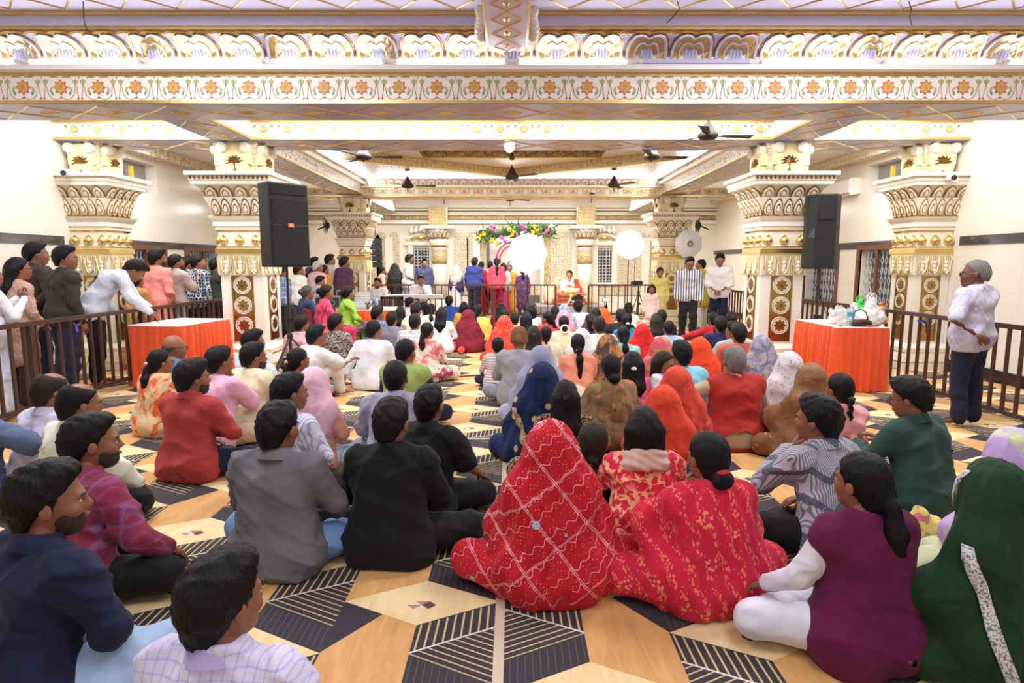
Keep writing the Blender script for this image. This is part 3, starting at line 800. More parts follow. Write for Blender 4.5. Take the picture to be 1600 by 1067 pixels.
    if bib:    # sleeveless waistcoat over the shirt
        def f_v():
            S = SDF(lo, hi, vox); torso(S, J, .034, fat, g, hem=.02)
            if sit: S.cone(J['P']+A(-.11, -.03, -.03), .14*fat, J['P']+A(.11, -.03, -.03), .14*fat, .06); S.floor(.003)
            [S.cone(J['S'+n], .058+.022, J['S'+n]+(J['E'+n]-J['S'+n])*.06, .06+.018, .03) for n in 'LR']; S.field(wrinkle(seed+3, .004)); S.ell(tuple(J['N']+A(0, .01, .085)), (.066, .066, .05), .012, 's'); return [(*S.nets(), 0)]
        hang('waistcoat', cached(('vest',)+base_key+(seed,), f_v, 1), root, [bib])
    if extra: extra(root, J, HmS)
    return root

# ---------------------------------------------------------------- setting materials
def mk_marble():
    t = NT('wall_marble'); n = t.noise(1.3, 5, .6, .6); f = t.noise(9, 4)
    c = t.mix(n, lin((236, 229, 216)), lin((246, 241, 232))); c = t.mix(t.ma('MULTIPLY', f, .15), c, lin((216, 202, 182)))
    x, y, z = t.xyz()
    jt = t.ma('ABSOLUTE', t.ma('SUBTRACT', t.ma('FRACT', t.ma('DIVIDE', z, .6)), .5)); j2 = t.ma('ABSOLUTE', t.ma('SUBTRACT', t.ma('FRACT', t.ma('DIVIDE', t.ma('ADD', x, y), 1.2)), .5))
    l = t.ma('MAXIMUM', t.step(jt, .495, .498), t.step(j2, .4975, .499)); c = t.mix(t.ma('MULTIPLY', l, .4), c, lin((190, 176, 156)))
    return t.fin(c, .16)
M_wall = mk_marble()
M_white = plain('plaster_white', (246, 242, 236), .5)
M_lav = plain('plaster_lavender', (212, 210, 246), .5)
M_cream = plain('painted_cream', (242, 237, 222), .45)
M_gold = plain('gilding', (222, 192, 118), .30, 1, noise=.15, nscale=20)
M_gold2 = plain('gilding_dark', (172, 138, 76), .35, 1, noise=.2, nscale=14)
M_bronze = plain('gilding_brown', (120, 84, 40), .4, .8)
M_band = plain('dark_marble_band', (70, 66, 68), .12, noise=.3, nscale=5)
M_black = plain('black_stone', (22, 20, 20), .25)
M_wood = plain('brown_metal_rail', (74, 46, 36), .4, noise=.15, nscale=10)
M_frame = plain('brown_frame', (110, 70, 46), .5, noise=.2)
M_grey = plain('grey_niche', (150, 148, 146), .8, noise=.1)
M_grille = plain('white_grille', (205, 205, 210), .4)
M_dark = plain('dark_opening', (38, 36, 40), .6)
M_tube = emit('tube_glow', (1, .98, .95), 26)
M_fan = plain('fan_brown', (40, 26, 23), .6)
M_blackp = plain('black_plastic', (24, 23, 25), .55, bump=.2, bscale=300)
M_steel = plain('steel_dark', (70, 68, 68), .35, .7)
def mk_soffit(name, base):
    t = NT(name); x, y, z = t.xyz()
    c = lin(base); f = t.noise(3, 3)
    return t.fin(t.mix(f, tuple(v*.92 for v in c), c), .3)
M_soff = mk_soffit('soffit_mauve', (156, 152, 184))
def mk_scroll(name, base, gold, sc=9):
    """plaster carved all over with gilded scrolls"""
    t = NT(name); d = t.voro(sc, 'DISTANCE_TO_EDGE', rnd=.55); n = t.noise(sc*1.4, 1, .5, 2.2); w = t.ma('ABSOLUTE', t.ma('SUBTRACT', n, .5))
    f = t.ma('MAXIMUM', t.step(w, .035, .02), t.step(d, .05, .03)); t.bump(f, .6, .02)
    return t.fin(t.mix(f, lin(base), lin(gold)), .4, .15)
M_scroll = mk_scroll('carved_scroll_cream', (240, 233, 214), (190, 160, 96), 11)
M_scroll2 = mk_scroll('carved_scroll_white', (238, 234, 232), (168, 146, 110), 7)
M_scrollg = mk_scroll('carved_scroll_gold', (226, 208, 156), (170, 134, 76), 12)

def struct(name, m, mats, parent=None, smooth=False, label=None):
    o = m.build(name, mats, parent, smooth); o['kind'] = 'structure'
    if label: o['label'] = label
    return o
# ---------------------------------------------------------------- shell
WX, YB, YN = 6.55, 20.0, -4.5
struct('floor', MB().bx(-WX-.2, WX+.2, YN, YB+2.5, -.2, -.006), [plain('floor_stone', (196, 182, 160), .25)])
for sx, nm in ((-1, 'left'), (1, 'right')):
    # wall pierced by the window and niche openings
    m = MB(); x0, x1 = (sx*WX, sx*(WX+.25)); a, b = min(x0, x1), max(x0, x1)
    ops = [(10.45, 11.55, .75, 1.83), (12.35, 13.7, .75, 1.83)]; nic = (10.4, 11.5, 2.84, 3.36)
    ys = [YN, 10.4, 10.45, 11.5, 11.55, 12.35, 13.7, YB]
    for i in range(len(ys)-1):
        y0, y1 = ys[i], ys[i+1]; ym = (y0+y1)/2; cuts = []
        for o in ops+[nic]:
            if o[0] <= ym <= o[1]: cuts.append((o[2], o[3]))
        z = 0
        for c0, c1 in sorted(cuts): m.bx(a, b, y0, y1, z, c0); z = c1
        m.bx(a, b, y0, y1, z, 4.2)
    w = struct('wall_'+nm, m, [M_wall])
    m = MB()
    for y0, y1 in ((YN, 9.0), (9.75, 19.9)): m.bx(sx*(WX-.012) if sx > 0 else -WX, sx*WX if sx > 0 else -WX+.012, y0, y1, 1.85, 1.98)
    m.build('dark_band', M_band, w)
    struct('baseboard_'+nm, MB().bx(min(sx*(WX-.03), sx*WX), max(sx*(WX-.03), sx*WX), YN, YB, 0, .16), [M_black])
    MB().bx(min(sx*(WX+.2), sx*(WX+.26)), max(sx*(WX+.2), sx*(WX+.26)), 10.3, 11.6, 2.75, 3.45).build('niche_back', M_grey, w)
    m = MB(); m.bx(sx*(WX+.02)-.03, sx*(WX+.02)+.03, 10.75, 10.8, 2.9, 3.25); m.build('niche_pipe', plain('yellow_pipe', (200, 170, 60), .4), w)
    for k, (y0, y1, z0, z1) in enumerate(ops):
        m = MB(); xx = sx*WX
        m.bx(xx-.03, xx+.03, y0-.08, y0, z0, z1+.08); m.bx(xx-.03, xx+.03, y1, y1+.08, z0, z1+.08); m.bx(xx-.03, xx+.03, y0, y1, z1, z1+.08); m.bx(xx-.03, xx+.03, (y0+y1)/2-.03, (y0+y1)/2+.03, z0, z1); m.bx(xx-.03, xx+.03, y0-.08, y1+.08, z0-.06, z0)
        wo = struct('window_%d' % (k+1+(2 if sx > 0 else 0)), m, [M_frame], label=('brown framed grille window in the %s wall, %s' % (nm, ('nearer', 'farther')[k])))
        MB().bx(min(sx*(WX+.2), sx*(WX+.24)), max(sx*(WX+.2), sx*(WX+.24)), y0-.1, y1+.1, z0-.1, z1+.1).build('pane', plain('window_glass_dark', (92, 98, 112), .15), wo)
        pts = [(0, (.028 if j % 4 in (1, 2) else 0)+0, z0+.01+j*.045) for j in range(int((z1-z0)/.045)+1)]
        bar = MB().tube(pts, .006, 5).mesh('grille_bar', [M_grille]); nb = int((y1-y0-.05)/.056)
        for i in range(nb):
            link('grille_bar', bar, wo, (xx+sx*.03, y0+.02+i*.056, 0), None, (1, 1 if i % 2 else -1, 1))
# wall behind the camera
struct('wall_back', MB().bx(-WX-.2, WX+.2, YN-.2, YN, 0, 4.3), [M_wall])

# ---------------------------------------------------------------- beams
Z0 = 3.34
def lace(w, h, n, r, mi=0):
    return None
# painted flower motif, one repeat, drawn in the x-z plane facing -y
def flower_motif(s):
    m = MB(); Rm = Matrix.Rotation(R(90), 4, 'X')
    def pet(cx, cz, ang, l, w, mi, z0, z1):
        pts = [(0, 0), (w*.7, l*.35), (w*.75, l*.6), (0, l), (-w*.75, l*.6), (-w*.7, l*.35)]
        ca, sa = math.cos(ang), math.sin(ang)
        m.prism([((cx+x*ca-y*sa)*s, (cz+x*sa+y*ca)*s) for x, y in pts], z0, z1, mi, Rm)
    for i in range(8): pet(0, 0, i*math.pi/4, .085, .030, 0, 0, .004)
    for i in range(8): pet(0, 0, i*math.pi/4, 0.074, .028, 1, .001, .006)
    for i in range(6): pet(0, 0, i*math.pi/3, .056, .022, 2, .002, .008)
    pet(0, -.118, 0, .03, .01, 0, 0, .004); pet(.207, .09, 0, .022, .008, 0, 0, .004)
    for sx in (-1, 1):
        def stem(pts, w=.004): m.tube([(x*s*sx, -.002, z*s) for x, z in pts], w*s, 4, 3)
        stem([(0, -.10), (.04, -.125), (.10, -.12), (.14, -.08), (.15, -.02), (.165, .05)]); stem([(.02, .10), (.07, .115), (.12, .10)]); stem([(.19, -.11), (.175, -.03), (.17, .04)])
        pet(sx*.05, .10, -sx*1.2, .075, .018, 5, 0, .003); pet(sx*.09, -.09, -sx*.3, .06, .018, 4, 0, .003); pet(sx*.125, -.05, sx*.5, .07, .018, 5, 0, .003)
        for a in (-.6, 0, .6): pet(sx*.165, .035, a, .055, .018, 5 if a else 4, 0, .004)
        m.ball((sx*.187*s, -.003, -.118*s), .011*s, 6, 4, 0)
    return m.mesh('flower_motif', [plain('paint_red', (190, 62, 62), .5), plain('paint_orange', (226, 150, 84), .5), plain('paint_ochre', (214, 184, 100), .5), plain('paint_stem', (176, 140, 84), .5), plain('paint_green', (120, 168, 140), .5), plain('paint_olive', (186, 186, 120), .5)])
def soffit_print(x0, x1, y0, y1, z, per, along='x'):
    """gilded diamond tracery laid on a soffit"""
    m = MB(); n = max(1, int(round((x1-x0)/per))); per = (x1-x0)/n; yc = (y0+y1)/2; h = (y1-y0)*.42
    for i in range(n):
        cx = x0+(i+.5)*per
        pts = [(cx-per*.5, yc), (cx-per*.3, yc+h*.35), (cx-per*.12, yc+h*.75), (cx, yc+h), (cx+per*.12, yc+h*.75), (cx+per*.3, yc+h*.35), (cx+per*.5, yc), (cx+per*.3, yc-h*.35), (cx+per*.12, yc-h*.75), (cx, yc-h), (cx-per*.12, yc-h*.75), (cx-per*.3, yc-h*.35), (cx-per*.5, yc)]
        m.tube([((a, b, z) if along == 'x' else (b, a, z)) for a, b in pts], .009, 4)
        for q in (.16, .08): m.tube([((cx+q*per*math.cos(a), yc+q*h*1.1*math.sin(a), z) if along == 'x' else (yc+q*h*1.1*math.sin(a), cx+q*per*math.cos(a), z)) for a in np.linspace(0, 6.283, 9)], .007, 4)
    return m
def beam_x(name, X0, X1, y0, y1, z0, z1, spacing, fs, label, ledge=None):
    o = struct(name, MB().bx(X0, X1, y0, y1, z0, z1), [M_white], label=label)
    MB().bx(X0, X1, y0+.006, y1-.006, z0-.006, z0).build('soffit', M_soff, o)
    soffit_print(X0, X1, y0, y1, z0-.006, .78).build('soffit_tracery', M_gold, o)
    MB().bx(X0, X1, y0-.016, y0, z0, z0+.035).build('gold_fillet', M_gold, o)
    h = (z0+z1)/2+.01
    me = flower_motif(fs); n = int((X1-X0)/spacing)
    for i in range(n): link('flower_motif', me, o, (X0+(X1-X0-(n-1)*spacing)/2+i*spacing, y0-.001, h))
    MB().bx(X0, X1, y0-.016, y0, z1-.03, z1).build('gold_fillet', M_gold, o)
    return o
B1 = beam_x('trim_1', -WX, WX, 7.0, 7.78, Z0, zy(114, 7.0), .414, 1.0, 'front beam with a painted flower band')
zl = zy(114, 7.0)
MB().bx(-WX, WX, 6.86, 7.78, zl, zl+.05).build('ledge', M_white, B1)
MB().bx(-WX, WX, 6.97, 7.78, zl+.05, 3.85).build('backing', M_white, B1)
# tube lamps lying on the ledge
tube_me = MB().tube([(-.58, 0, 0), (.58, 0, 0)], .022, 10, 0).mesh('glass_tube', [M_tube]); cap_me = MB().tube([(-.018, 0, 0), (.018, 0, 0)], .024, 10).mesh('end_caps', [M_white])
base_me = MB().box((0, .035, -.005), (1.22, .03, .05)).mesh('batten', [M_lav])
LIT = []
for i in range(10):
    x = -5.94+i*1.32
    t = empty('tube_light', (x, 6.895, zl+.085), 0, None, 'tube light', 'tube lights on the front beam')
    off = i == 6
    t['label'] = 'unlit tube light batten on the front beam ledge, right of centre' if off else 'glowing tube light on the front beam ledge, %s from the left' % ('first', 'second', 'third', 'fourth', 'fifth', 'sixth', '', 'eighth', 'ninth', 'tenth')[i]
    link('glass_tube', tube_me if not off else MB().tube([(-.58, 0, 0), (.58, 0, 0)], .022, 10).mesh('glass_tube', [M_lav]), t); [link('end_cap', cap_me, t, (q*.595, 0, 0)) for q in (-1, 1)]; link('batten', base_me, t)
# carved cove of lobed leaves above the ledge
def cove(v, off=0):
    a = v*R(70); Y0, Z = 6.99, 3.80; rr = .30
    y = Y0-(rr*(1-math.cos(a)))*1.45; z = Z+rr*math.sin(a)*.66+v*.02
    ny, nz = -math.cos(a*.8), -math.sin(a*.8)*1.0
    return (y+ny*off, z+nz*off)
m = MB(); K = 8
for i in range(K): 
    (ya, za), (yb, zb) = cove(i/K), cove((i+1)/K); m.add([(-WX, ya, za), (WX, ya, za), (WX, yb, zb), (-WX, yb, zb)], [(0, 1, 2, 3)])
cv = struct('trim_2', m, [plain('plaster_lilac', (206, 204, 244), .4)], label='lilac cove above the front beam carved with gilded leaves')
def lobe(w, h):
    """half-lobed leaf outline: two humps with a dip between"""
    P = [(-.5, 0), (-.5, .35), (-.46, .68), (-.36, .92), (-.22, 1.0), (-.10, .95), (0, .84), (.10, .95), (.22, 1.0), (.36, .92), (.46, .68), (.5, .35), (.5, 0)]
    return [(x*w, y*h) for x, y in P]
def leaf_module(W):
    m = MB(); mats = [M_gold, plain('plaster_lilac', (206, 204, 244), .4), M_gold2]
    def ring(outer, inner, off0, off1, mi):
        n = len(outer)
        def mp(p, o): y, z = cove(max(0, min(1, p[1])), o); return (p[0], y, z)
        vs = [mp(p, off1) for p in outer]+[mp(p, off1) for p in inner]+[mp(p, off0) for p in outer]+[mp(p, off0) for p in inner]
        fs = []
        for i in range(n-1): fs += [(i, i+1, n+i+1, n+i), (2*n+i, 2*n+i+1, i+1, i), (n+i, n+i+1, 3*n+i+1, 3*n+i)]
        m.add(vs, fs, mi)
    S = [(.99, .95), (.92, .90), (.80, .84), (.56, .62), (.50, .56), (.36, .40)]
    for i, (mi, o) in enumerate(((2, .012), (1, .030), (0, .018), (1, .030), (0, .016))):
        a, b = S[i], S[i+1]; ring(lobe(W*a[0], a[1]), lobe(W*b[0], b[1]), 0, o, mi)
    for x in (-.11, -.035, .035, .11):
        p = [(x-.03, 0), (x-.024, .22), (x-.004, .36), (x+.004, .36), (x+.024, .22), (x+.03, 0)]
        m.add([(q[0]*W, *cove(q[1], .024)) for q in p], [(0, 1, 2), (0, 2, 3), (0, 3, 4), (0, 4, 5)], 1)
    return m.mesh('leaf_module', mats)
lm = leaf_module(.486)
for i in range(27): link('carved_leaf', lm, cv, (-6.318+i*.486, 0, 0))
m = MB()
for i in range(27):
    x = -6.318+i*.486; p = []
    for k in range(7): u = -.5+k/6; p.append((x+u*.486, *cove(.985-.05*abs(math.cos(u*2*math.pi))**3, .02)))
    m.tube(p, .016, 5)
m.build('scalloped_gold_edge', M_gold, cv)
yt, zt = cove(1)
MB().bx(-WX, WX, yt-.01, yt+.01, zt, zt+.03).build('gold_fillet', M_gold, cv)
MB().bx(-WX, WX, yt-.03, yt, zt+.03, zt+.13).build('plain_band', M_lav, cv)
MB().bx(-WX, WX, yt-.055, yt-.01, zt+.13, zt+.165).build('gold_fillet', M_gold, cv)
CZ = zt+.165
o = struct('ceiling', MB().bx(-WX, WX, YN, yt-.02, CZ, CZ+.1), [M_lav], label='lavender ceiling of the near bay')
soffit_print(-WX, WX, yt-.75, yt-.06, CZ-.004, .56).build('gilt_tracery', M_gold, o)
o = struct('trim_3', MB().bx(-.25, .15, YN, 6.9, 3.855, CZ), [M_lav], label='central beam running overhead towards the camera')
soffit_print(1.0, 6.9, -.22, .12, 3.852, .34, 'y').build('gilt_tracery', M_gold, o)
for x in (-.255, .155): MB().bx(x-.012, x+.012, YN, 6.9, 3.85, 3.885).build('gold_edge', M_gold, o)
for sx in (-1, 1):   # carved scroll brackets where it meets the beam
    m = MB()
    for k in range(7): m.ball((-.05+sx*(.27+.012*math.sin(k)), 6.62-.035*k, 3.9+.03*k), (.055, .05, .05), 8, 6)
    m.build('carved_bracket', plain('plaster_warm', (240, 232, 222), .4), o, True)
# second beam, at the pillars
B2 = beam_x('trim_4', -WX, WX, 8.98, 9.80, Z0, 3.60, .337, .74, 'beam across the front pillars with painted flowers')
MB().bx(-WX, WX, 8.86, 9.8, 3.60, 3.66).build('ledge', M_white, B2)
m = MB()
for i in range(150): m.add([(-5.2+i*.07-.02, 8.85, 3.60), (-5.2+i*.07+.02, 8.85, 3.60), (-5.2+i*.07, 8.85, 3.565)], [(0, 1, 2)])
m.build('drop_fringe', M_gold, B2)
# third beam, at the rear pillars
zb3 = zy(307, 15.4)
B3 = beam_x('trim_5', -WX, WX, 15.4, 16.1, zb3, zy(293.5, 15.4), .337, .62, 'beam across the rear pillars')
MB().bx(-4.2, 4.2, 15.3, 16.1, zy(293.5, 15.4), zy(290, 15.4)).build('ledge', M_white, B3)
def arch_row(parent, pts0, dx, n, w, h, mats=(M_gold2, M_lav), rot=0):
    m = MB()
    for sc, mi, d in ((1, 0, .01), (.78, 1, .022), (.5, 0, .03)):
        m.prism([(x*w*sc, z*h*sc) for x, z in ((-.5, 0), (-.5, .5), (-.36, .85), (0, 1), (.36, .85), (.5, .5), (.5, 0))], 0, d, mi, Matrix.Rotation(R(90), 4, 'X'))
    me = m.mesh('carved_arch', list(mats))
    for i in range(n): link('carved_arch', me, parent, (pts0[0]+dx[0]*i, pts0[1]+dx[1]*i, pts0[2]), (0, 0, rot))
MB().bx(-4.2, 4.2, 15.42, 16.1, zy(290, 15.4), 3.9).build('frieze', M_lav, B3)
arch_row(B3, (-3.6, 15.415, zy(289, 15.4)), (.2, 0), 37, .18, .16)
# side longitudinal beams on the pillar lines
for sx in (-1, 1):
    xi, xo = sx*3.72, sx*4.3; a, b = min(xi, xo), max(xi, xo)
    o = struct('trim_%d' % (6 if sx < 0 else 7), MB().bx(a, b, 7.78, 8.98, Z0+.002, 3.62).bx(a, b, 9.8, 15.4, 3.27, 3.56).bx(a, b, 16.1, YB, 3.2, 3.55), [M_white], label='%s beam running over the pillars' % ('left', 'right')[sx > 0])
    for y0, y1, z in ((7.78, 8.98, Z0), (9.8, 15.4, 3.27), (16.1, YB, 3.2)):
        MB().bx(a+.01, b-.01, y0, y1, z-.005, z+.002).build('soffit', M_soff, o)
        soffit_print(y0, y1, a+.02, b-.02, z-.004, .75, 'y').build('soffit_tracery', M_gold, o)
        for x in (a, b): MB().bx(x-.012, x+.012, y0, y1, z, z+.03).build('gold_fillet', M_gold, o)
    MB().bx(min(sx*3.60, sx*3.72), max(sx*3.60, sx*3.72), 9.8, 15.4, 3.50, 3.56).build('ledge', M_white, o)
    MB().bx(min(sx*3.68, sx*3.72), max(sx*3.68, sx*3.72), 9.8, 15.4, 3.56, 3.64).build('carved_frieze', M_scroll2, o)
    MB().bx(min(sx*3.708, sx*3.72), max(sx*3.708, sx*3.72), 9.8, 15.4, 3.33, 3.47).build('carved_band', M_scroll2, o)
    # cornice along the side wall
    o = struct('trim_%d' % (8 if sx < 0 else 9), MB().bx(min(sx*6.3, sx*WX), max(sx*6.3, sx*WX), 9.8, YB, 3.45, 3.64), [M_scroll], label='carved cornice on the %s wall' % ('left', 'right')[sx > 0])
# ceilings between the beams
CL2 = 3.64
struct('ceiling_strip', MB().bx(-WX, WX, 7.78, 8.98, 3.70, 3.8), [M_white])
for sx in (-1, 1): struct('ceiling_aisle', MB().bx(min(sx*4.3, sx*WX), max(sx*4.3, sx*WX), 9.8, YB, CL2, 3.75), [M_white])
struct('ceiling_stage', MB().bx(-3.72, 3.72, 16.1, YB, 3.66, 3.76), [M_white])
m = MB(); D = [(0, 9.95), (3.35, 12.4), (0, 15.0), (-3.35, 12.4)]; Q = [(0, 9.8), (3.72, 9.8), (3.72, 12.4), (3.72, 15.4), (0, 15.4), (-3.72, 15.4), (-3.72, 12.4), (-3.72, 9.8)]
V = [(x, y, CL2) for x, y in D]+[(x, y, CL2) for x, y in Q]
m.add(V, [(0, 4, 5), (0, 5, 6, 1), (1, 6, 7), (1, 7, 2), (2, 7, 8), (2, 8, 9), (2, 9, 3), (3, 9, 10), (3, 10, 11), (3, 11, 0), (0, 11, 4)])
co = struct('ceiling_coffer', m, [M_scroll2], label='ceiling over the seated crowd with a diamond coffer')
m = MB(); m.add([(x, y, CL2) for x, y in D]+[(x, y, 3.83) for x, y in D], [(0, 1, 5, 4), (1, 2, 6, 5), (2, 3, 7, 6), (3, 0, 4, 7)]); m.build('diamond_band', M_scrollg, co)
Rr = [(-1.9, 11.2), (1.9, 11.2), (1.9, 13.4), (-1.9, 13.4)]
m = MB(); V = [(x, y, 3.83) for x, y in D]+[(x, y, 3.83) for x, y in Rr]; m.add(V, [(0, 1, 5, 4), (1, 6, 5), (1, 2, 6), (2, 7, 6), (2, 3, 7), (3, 4, 7), (3, 0, 4)]); m.build('diamond_ceiling', plain('plaster_pink', (232, 222, 216), .5), co)
m = MB(); m.add([(x, y, 3.83) for x, y in Rr]+[(x, y, 4.08) for x, y in Rr], [(0, 1, 5, 4), (1, 2, 6, 5), (2, 3, 7, 6), (3, 0, 4, 7), (4, 5, 6, 7)]); m.build('panel_recess', M_scrollg, co)
m = MB()
for P, z in ((D, CL2), (D, 3.83), (Rr, 3.83)):
    for i in range(4): a, b = P[i], P[(i+1) % 4]; m.tube([(*a, z), (*b, z)], .022, 5)
m.build('gold_moulding', M_gold, co)
m = MB()      # wave scrolls on the far face of the recess
for i in range(9):
    cx = -1.7+i*.425; m.tube([(cx-.2+.2*t+.09*t*math.cos(t*5), 13.385, 3.93+.09*math.sin(t*6)*(1-t*.3)) for t in np.linspace(0, 1.6, 14)], .012, 4)
m.build('gilt_scroll', M_gold2, co)

# ---------------------------------------------------------------- carpet: printed tumbling blocks, mirrored either side of the seam
def mk_woodp(name, a, b, ang):
    t = NT(name); v = t.n('ShaderNodeMapping'); t.put(v.inputs[0], t.co()); v.inputs['Rotation'].default_value = (0, 0, ang); v.inputs['Scale'].default_value = (14, 2.2, 1)
    f = t.noise(1, 4, .6, 1.5, v.outputs[0]); g = t.noise(2.2, 2); c = t.mix(t.step(f, .3, .75), lin(a), lin(b)); c = t.mix(t.ma('MULTIPLY', t.step(g, .55, .75), .35), c, lin((150, 92, 52)))
    t.bump(t.noise(400, 1), .15, .002); return t.fin(c, .75)
CM = [mk_woodp('carpet_wood_brown', (204, 150, 88), (224, 176, 110), .2), mk_woodp('carpet_wood_pale', (228, 196, 138), (240, 220, 172), 1.2), plain('carpet_black', (52, 47, 54), .85, bump=.2, bscale=300),
      plain('carpet_line_gold', (206, 180, 126), .8), plain('carpet_line_white', (222, 216, 212), .8), plain('carpet_line_faint', (92, 78, 74), .85), plain('carpet_gem_light', (226, 206, 196), .7), plain('carpet_gem_mid', (176, 128, 96), .7), plain('carpet_gem_dark', (84, 58, 54), .7)]
m = MB(); PW, PH, RH = .37, .385, .19
def carpet_cell(cx, cy, mir):
    def P(pts, mi, z=0): 
        q = [(max(-6.52, min(6.52, cx+mir*x)), min(19.95, cy+y), z) for x, y in pts]
        if mir < 0: q = q[::-1]
        m.add(q, [tuple(range(len(q)))], mi)
    L1, L2 = .0006, .0010
    P([(-PW, 0), (0, -RH), (PW, 0), (0, RH)], 1)                                  # pale top face
    P([(-PW, 2*PH-RH*2), (-PW, 0), (0, RH), (0, 2*PH-RH)], 0)                      # brown left face above it
    P([(0, RH), (PW, 0), (PW, 2*PH), (0, 2*PH-RH)], 2)                             # dark right face
    P([(-PW, 2*PH-2*RH), (0-PW*.45, 2*PH-RH*.55), (-PW, 2*PH)], 2, 0)             # dark tip from the neighbour
    P([(-PW, 2*PH-2*RH), (0, 2*PH-RH), (-PW*.45, 2*PH-RH*.55)], 0, 0)
    def line(x0, y0, x1, y1, w, mi, z=L1):
        dx, dy = x1-x0, y1-y0; l = math.hypot(dx, dy); nx, ny = -dy/l*w/2, dx/l*w/2
        P([(x0-nx, y0-ny), (x1-nx, y1-ny), (x1+nx, y1+ny), (x0+nx, y0+ny)], mi, z)
    T = lambda x: 2*PH-RH+x/PW*RH                                                  # top edge of the dark face
    n = 10
    for i in range(n):
        x = (i+.5)/n*PW; line(x, T(x)-.195, x+.004, T(x)-.006, .009, 3)
    line(0, T(0)-.195, PW, T(PW)-.195, .010, 4, L2)
    Bm = lambda x: RH-x/PW*RH                                                      # bottom edge
    for i in range(10):
        x = i/10*PW; y = T(x)-.2; line(x, y, PW, y-(PW-x)/PW*RH, .007, 3)
    for i in range(12):
        x = (i+.5)/12*PW; line(x, Bm(x)+.01, x, Bm(x)+.17, .004, 5)
    line(0, Bm(0)+.185, PW, Bm(PW)+.185, .005, 5)
    g = .06; H6 = [(g*1.15*math.cos(R(a)), g*.62*math.sin(R(a))-.03) for a in range(0, 360, 60)]
    for i in range(6): P([(0.0, -.03), H6[i], H6[(i+1) % 6]], (8, 7, 6, 7, 6, 8)[i], L1)
SEAM = -.055
for half, x0, off in ((-1, SEAM, 0), (1, SEAM, .14)):
    for i in range(9):
        cx = x0+half*(PW+i*2*PW)
        for j in range(-3, 24):
            cy = 2.71+off+(j-1)*2*PH+(PH if i % 2 else 0); carpet_cell(cx, cy, 1 if half < 0 else -1)
cp = m.build('carpet', CM); tag(cp, 'printed carpet of wood and black tumbling blocks over the whole floor', 'carpet')
sm = MB().bx(SEAM-.022, SEAM+.022, .3, 19, .0012, .0022).build('seam_tape', plain('clear_tape', (206, 190, 164), .2), cp)

# ---------------------------------------------------------------- pillars
def petal_mesh(w, h, name='petal', mats=None, k=.5):
    m = MB(); mats = mats or [M_gold2, M_cream, M_gold]
    for sc, mi, d in ((1, 0, .014), (.80, 1, .026), (.52, 0, .032), (.36, 1, .040)):
        P = [(-.5*k, 0), (-.46, .28), (-.42, .6), (-.24, .86), (0, 1), (.24, .86), (.42, .6), (.46, .28), (.5*k, 0)]
        m.prism([(x*w*sc, z*h*sc+h*(1-sc)*.35) for x, z in P], 0, d, mi, Matrix.Rotation(R(90), 4, 'X'))
    return m.mesh(name, mats)
def medallion_mesh(r):
    m = MB(); Rm = Matrix.Rotation(R(90), 4, 'X')
    m.tube([(r*math.cos(a), -.006, r*math.sin(a)) for a in np.linspace(0, 6.283, 21)], r*.07, 5, 1); m.tube([(r*.83*math.cos(a), -.006, r*.83*math.sin(a)) for a in np.linspace(0, 6.283, 21)], r*.05, 5, 1)
    m.prism([(r*.8*math.cos(a), r*.8*math.sin(a)) for a in np.linspace(0, 6.283, 17)[:-1]], 0, .004, 1, Rm)
    for i in range(8):
        a = i*math.pi/4; c, s = math.cos(a), math.sin(a); pts = [(.1, 0), (.35, .17), (.62, .13), (.7, 0), (.62, -.13), (.35, -.17)]
        m.prism([(r*(x*c-y*s), r*(x*s+y*c)) for x, y in pts], .004, .02, 0, Rm)
    m.ball((0, -.012, 0), (r*.2, .016, r*.2), 8, 5, 2)
    return m.mesh('medallion', [M_gold2, M_cream, M_bronze])
def bud_mesh(s):
    m = MB(); prof = [(.01, 0), (.5, .12), (.62, .35), (.5, .62), (.22, .86), (.02, 1)]
    m.lathe([(r*s*.8, z*s) for r, z in prof], 10, 0)
    return m.mesh('lotus_bud', [M_gold], True)
def fringe_mesh(w, h):
    m = MB(); n = int(w/.03)
    m.bx(-w/2, w/2, -.012, 0, h*.86, h, 0)
    for i in range(n):
        x = -w/2+(i+.5)*w/n; l = h*(.80+.12*math.cos((i/n)*6.283*3)); m.tube([(x, -.014, h*.9), (x, -.016, h-l+.02), (x, -.012, h-l)], [.009, .012, .008], 5, i % 3 == 1)
    for k in range(3):
        c = -w/2+(k+.5)*w/3
        m.tube([(c-w/6*.9, -.02, h*.84), (c-w/12, -.03, h*.3), (c, -.03, h*.14), (c+w/12, -.03, h*.3), (c+w/6*.9, -.02, h*.84)], .013, 6, 0)
        for j in range(3): m.ball((c, -.026, h*(.3+.16*j)), (.03, .014, .03), 7, 5, 1)
    return m.mesh('tassel_fringe', [plain('gilding_pale', (230, 212, 156), .4, .5), M_cream])
MPET = {}
